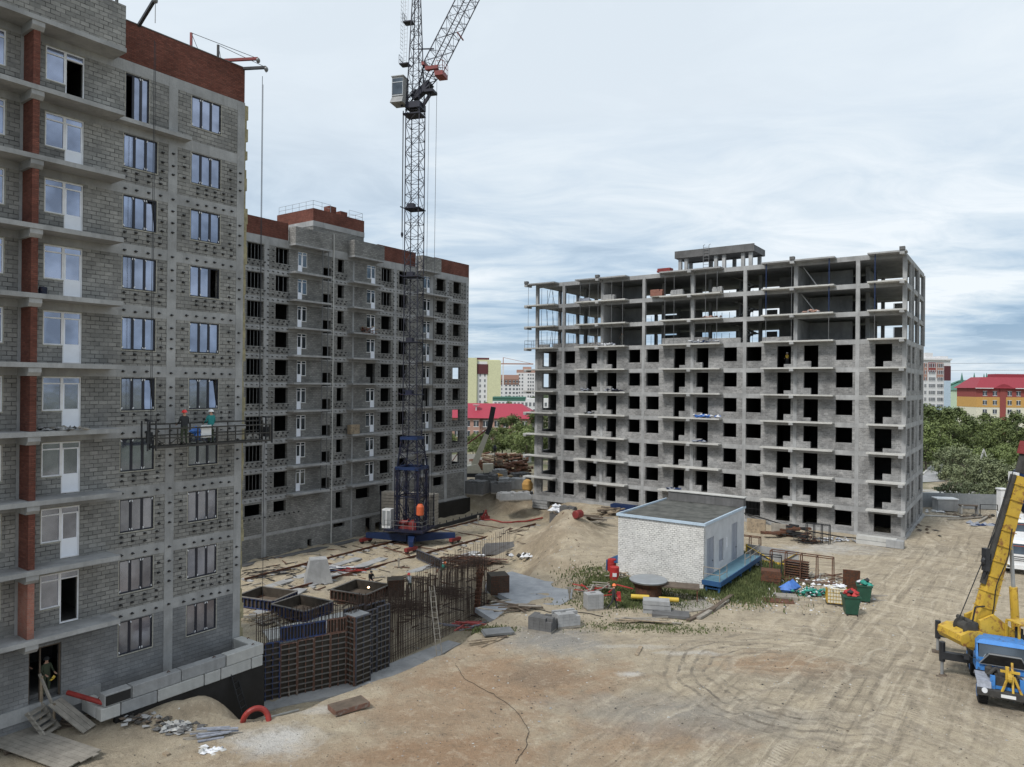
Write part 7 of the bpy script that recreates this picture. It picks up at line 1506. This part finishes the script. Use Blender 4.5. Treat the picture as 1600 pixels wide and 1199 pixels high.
for x in (-5, -3.6, 1.4, 2.8): MB().lathe((x, -1.32, .65), [(.4, 0), (.65, .05), (.65, .35), (.4, .4)], 16, 'Y').build('wheel', MT['rubber'], t)
MB().bar((e_.x+.9, e_.y, e_.z-3), (e_.x+.9, e_.y, 1.5), .1).lathe((e_.x+.9, e_.y, e_.z-3.4), [(.2, -.5), (.35, 0), (.15, .5)], 8).build('hook', MT['steel_dark'], t)
# distant buildings
def far_b(name, label, xpx, Y, w_, d_, h_, rz, bands, wins, roof=None, z0=0, x_at='left', frame=False):
    """bands: list of (z0,z1,x0,x1,material) drawn on the front; wins: dict(xs, zs, w, h)"""
    p = at(xpx, 600, Y); t = thing(name, label, 'building', (p.x, Y, z0), rz)
    MB().box(0, w_, .06, d_, 0, h_).build('wall', MT[bands[0]], t)
    for (a, b, x0, x1, m_) in bands[1]: MB().box(x0, x1, .0+.0, .058, a, b).box(x0 if x0 > 0 else -.05, x0+.001 if x0 > 0 else -.001, .06, d_, a, b).build('facade_band', MT[m_], t)
    g = g2 = None
    for z in wins['zs']:
        for x in wins['xs']:
            if g is None:
                g = MB().box(-wins['w']/2, wins['w']/2, -.06, -.005, 0, wins['h']).build('window', MT['glass_far'], t, (x, 0, z)); o = g
                g2 = MB().box(-wins['w']/2-.1, wins['w']/2+.1, -.08, -.061, -.12, 0).box(-.05, .05, -.085, -.061, 0, wins['h']).box(-wins['w']/2-.1, wins['w']/2+.1, -.08, -.061, wins['h'], wins['h']+.1).build('frame', MT['frame_white'], g)
            else:
                o = g.copy(); SC.collection.objects.link(o); q = g2.copy(); SC.collection.objects.link(q); q.parent = o
            o.location = (x, 0, z)
    return t
def gable(t, w_, d_, z, rise, over, m_):
    MB().quadbox([(-over, -over, z), (w_+over, -over, z), (w_+over, d_+over, z), (-over, d_+over, z), (rise*1.3, d_*.4, z+rise), (w_-rise*1.3, d_*.4, z+rise), (w_-rise*1.3, d_*.6, z+rise), (rise*1.3, d_*.6, z+rise)]).build('roof', MT[m_], t)
# left gap
t = far_b('brick_building', 'low brick building with bright pink red hipped roof in the gap', 672, 205, 31, 16, 6.3, R(-6), ('w_brown', [(0, 6.2, 0, 31, 'w_pink'), (0, 6.2, 14.5, 18, 'w_white')]), dict(xs=[2, 5, 8, 11, 13.5, 16.2, 19.5, 22, 24.7, 27.4, 29.8], zs=[1.0, 3.9], w=1.4, h=1.6)); gable(t, 31, 16, 6.3, 4.0, .8, 'roof_pink')
MB().lathe((13, 3, 8.2), [(.15, 0), (.2, 1.2), (1.0, 1.7), (1.1, 1.8)], 14).build('satellite_dish', MT['white_paint'], t)
t = far_b('tower_block', 'beige tower block with dark stair strip and brown top panel', 728, 400, 19, 16, 30, R(4), ('w_yellow', [(0, 29, 6.5, 12, 'w_white')]), dict(xs=[8, 10.6], zs=[2.5+3*k for k in range(7)], w=.8, h=1.6)); MB().box(6.2, 12.3, -.4, -.01, 22, 27.5).box(5, 13, 2, 8, 30, 31.2).build('top_panel', MT['w_maroon'], t); MB().box(-.5, 6, -1.2, -.01, 0, 31).box(12.5, 19.5, -1.2, -.01, 0, 29.5).build('side_bay', MT['w_yellow'], t)
t = far_b('apartment_house', 'far pinkish grey apartment house right of the beige tower block', 781, 560, 15, 14, 24, 0, ('w_brown', [(0, 16, 0, 15, 'w_white'), (20.5, 24, 0, 15, 'w_pink')]), dict(xs=[2, 5, 8, 11, 13.5], zs=[3+3*k for k in range(6)], w=1.5, h=1.6))
t = far_b('apartment_house', 'far white apartment house beside the left edge of the right house', 807, 600, 22, 14, 29, R(-5), ('w_white', [(26.5, 29, 0, 22, 'w_pink')]), dict(xs=[2.5, 5, 10, 12, 14, 18, 20], zs=[3+3*k for k in range(8)], w=1.1, h=1.5)); MB().box(5, 12, 3, 8, 29, 31.5).build('roof_house', MT['w_pink'], t)
t = far_b('school_building', 'long white building with green roof strip below the far houses', 770, 370, 34, 12, 9, R(-3), ('w_white', [(7.6, 9.2, 0, 17, 'roof_green')]), dict(xs=[1.5+2*k for k in range(16)], zs=[1.5, 5.0], w=1.0, h=2.0)); MB().box(0, 17, -.3, 12, 9, 9.8).build('roof', MT['roof_green'], t)
for i, (px, Y, sc) in enumerate(((797, 300, .9), (806, 260, .8), (793, 240, .7), (814, 250, .7), (760, 300, .8))): tree((0, 4, 1, 0, 4)[i], px, 0, sc, f'small dark tree in front of the green roofed white building, {ORD[i]} one', Y, 'distant trees')
X, Y = 0, 520; p = at(786, 600, 520); t = thing('distant_crane', 'distant white tower crane above the far apartment houses', 'tower crane', (p.x, 520, 0)); MB().box(-.5, .5, -.5, .5, 0, 31).build('mast', MT['w_white'], t); MB().box(-9, 22, -.4, .4, 31, 31.9).bar((0, 0, 36), (20, 0, 31.9), .3).bar((0, 0, 31), (0, 0, 36), .6).build('jib', MT['w_pink'], t)
# right background
bd_ = [(0, 3, 0, 4.6, 'w_white'), (20.5, 27, 0, 3.6, 'w_red'), (23, 26, 3.6, 11.0, 'w_red')]
t = far_b('apartment_house', 'tall white and red apartment house beside the right edge of the unfinished house', 1436, 305, 14.4, 10, 28.2, R(6), ('w_white', [(19.5, 27, 0, 3.8, 'w_pink'), (23.2, 27.2, 4.2, 7.7, 'w_red'), (20.6, 27.2, 8, 11.2, 'w_pink'), (6, 9, 8, 11.2, 'w_blue')]), dict(xs=[1.5, 2.9, 4.9, 6, 7, 8.8, 9.8, 10.7], zs=[2+2.9*k for k in range(9)], w=.75, h=1.5))
MB().box(11.45, 14.4, -.25, -.01, 0, 8).build('bay_lower', MT['w_green'], t); MB().box(11.45, 14.4, -.25, -.01, 8, 19.5).build('bay_middle', MT['w_blue'], t); MB().box(11.45, 14.4, -.25, -.01, 19.5, 25.8).build('bay_upper', MT['w_maroon'], t); MB().box(-.3, 14.8, -.5, 10, 28.2, 28.9).box(3.5, 7, 1, 5, 28.9, 31.4).box(10, 14, 1, 5, 28.9, 30).build('roof', MT['w_white'], t)
for i, (px, Y, w_, h_, lab) in enumerate(((1494, 345, 10, 15.5, 'mint house with green mansard roof left of the red one'), (1500, 430, 24, 19, 'pale green house with small roof turrets, further back left'), (1535, 470, 40, 19.5, 'pale green house with small roof turrets behind the red mansard roof'))):
    t = far_b('apartment_house', lab, px, Y, w_, 10, h_, 0, ('w_mint', [(0, 6, 0, w_, 'w_green')]), dict(xs=[1.8+2.8*k for k in range(int(w_/2.8))], zs=[h_-3.2-3*k for k in range(4)], w=1.3, h=1.6)); gable(t, w_, 10, h_, 4.2 if i == 0 else 2.6, .6, 'roof_green')
    if i: 
        for x in np.arange(3, w_, 7.5): MB().lathe((x, 3, h_+1), [(.9, 0), (.8, 2), (.1, 6)], 6).build('turret', MT['roof_green'], t); MB().box(x+2, x+5.5, -.3, 2, h_-2, h_+2.2).build('dormer', MT['w_white'], t)
t = far_b('apartment_house', 'cream and orange apartment house with curved dark red mansard roof', 1526, 250, 30, 12, 16.2, R(-3), ('w_cream', [(13.2, 16.3, 0, 30, 'w_red'), (9.6, 13.19, 0, 30, 'w_ochre')]), dict(xs=[2.8, 6.2, 11.2, 14.2, 18, 21, 24, 27], zs=[1.4, 4.4, 7.4, 10.5, 13.7], w=1.35, h=1.5))
MB().box(7.9, 9.9, -.15, -.01, 0, 17.6).build('facade_strip', MT['w_red'], t)
MB().quadbox([(-.8, -.9, 16.3), (31, -.9, 16.3), (31, 13, 16.3), (-.8, 13, 16.3), (3.2, 3, 20.2), (28, 3, 20.2), (28, 9, 20.2), (3.2, 9, 20.2)]).prism([(5.2, 16.35), (6.6, 16.9), (7.6, 17.5), (8.9, 17.8), (10.2, 17.5), (11.2, 16.9), (12.6, 16.35)], -.7, 2.5).build('roof', MT['roof_red'], t); MB().box(-.9, 5.2, -1.0, -.9, 16.15, 16.4).box(12.6, 31, -1.0, -.9, 16.15, 16.4).build('eaves', MT['w_white'], t)
MB().box(9, 20, 4, 9, 20.2, 21.4).build('roof_house', MT['roof_red'], t)
# town mass on the horizon: separate low houses
cols = ['w_white', 'w_cream', 'w_brown', 'w_mint', 'w_pink']
k = 0
for i in range(16):
    px = (738+i*13) if i < 7 else (1440+(i-7)*19); Y = random.uniform(720, 1100); w_ = random.uniform(16, 34); h_ = random.uniform(10, 18)
    t = far_b('distant_house', f'small faraway house on the horizon, {"left gap" if i < 7 else "right side"}, {ORD[i % 7 if i < 7 else (i-7)]} from the left', px, Y, w_, 12, h_, 0, (random.choice(cols), []), dict(xs=[2+4*q for q in range(int(w_/4))], zs=[2+3.2*q for q in range(int(h_/3.3))], w=1.8, h=1.6)); t['group'] = 'faraway houses'
# woods on the horizon, reads as one mass
v, f = [], []; rs = random.Random(5)
for i in range(2600):
    Y = rs.uniform(420, 1500); X = (rs.uniform(-.9, 1.1))*Y; r = rs.uniform(4, 9)*(Y/700)**.5; h = rs.uniform(5, 9.5); b = len(v)
    for q in range(7): a = q/7*6.283; v.append((X+r*math.cos(a)*rs.uniform(.7, 1.2), Y+r*math.sin(a)*rs.uniform(.7, 1.2), 0))
    for q in range(7): a = q/7*6.283; v.append((X+r*.75*math.cos(a)*rs.uniform(.7, 1.2), Y+r*.75*math.sin(a), h*rs.uniform(.6, .8)))
    v.append((X, Y, h)); 
    for q in range(7): f.append((b+q, b+(q+1) % 7, b+7+(q+1) % 7, b+7+q)); f.append((b+7+q, b+7+(q+1) % 7, b+14))
m = MB(); m.v, m.f, m.m = v, f, [0]*len(f); o = m.build('woods', mat('far_foliage', (.035, .055, .025), .9, var=.4, scale=.12, alt=(.07, .09, .045))); o['kind'] = 'stuff'; o['label'] = 'dark green woods between the houses toward the horizon'
# power lines
for i, (zz_, Y) in enumerate(((27.5, 330), (24.5, 340))): 
    a, b = at(1430, 600, Y), at(1650, 600, Y); single('power_line', ('upper', 'lower')[i]+' thin power line over the distant houses at right', 'power line', MB().bar((0, 0, 0), (b.x-a.x, 0, 1), .12), MT['steel_grey'], (a.x, Y, zz_))
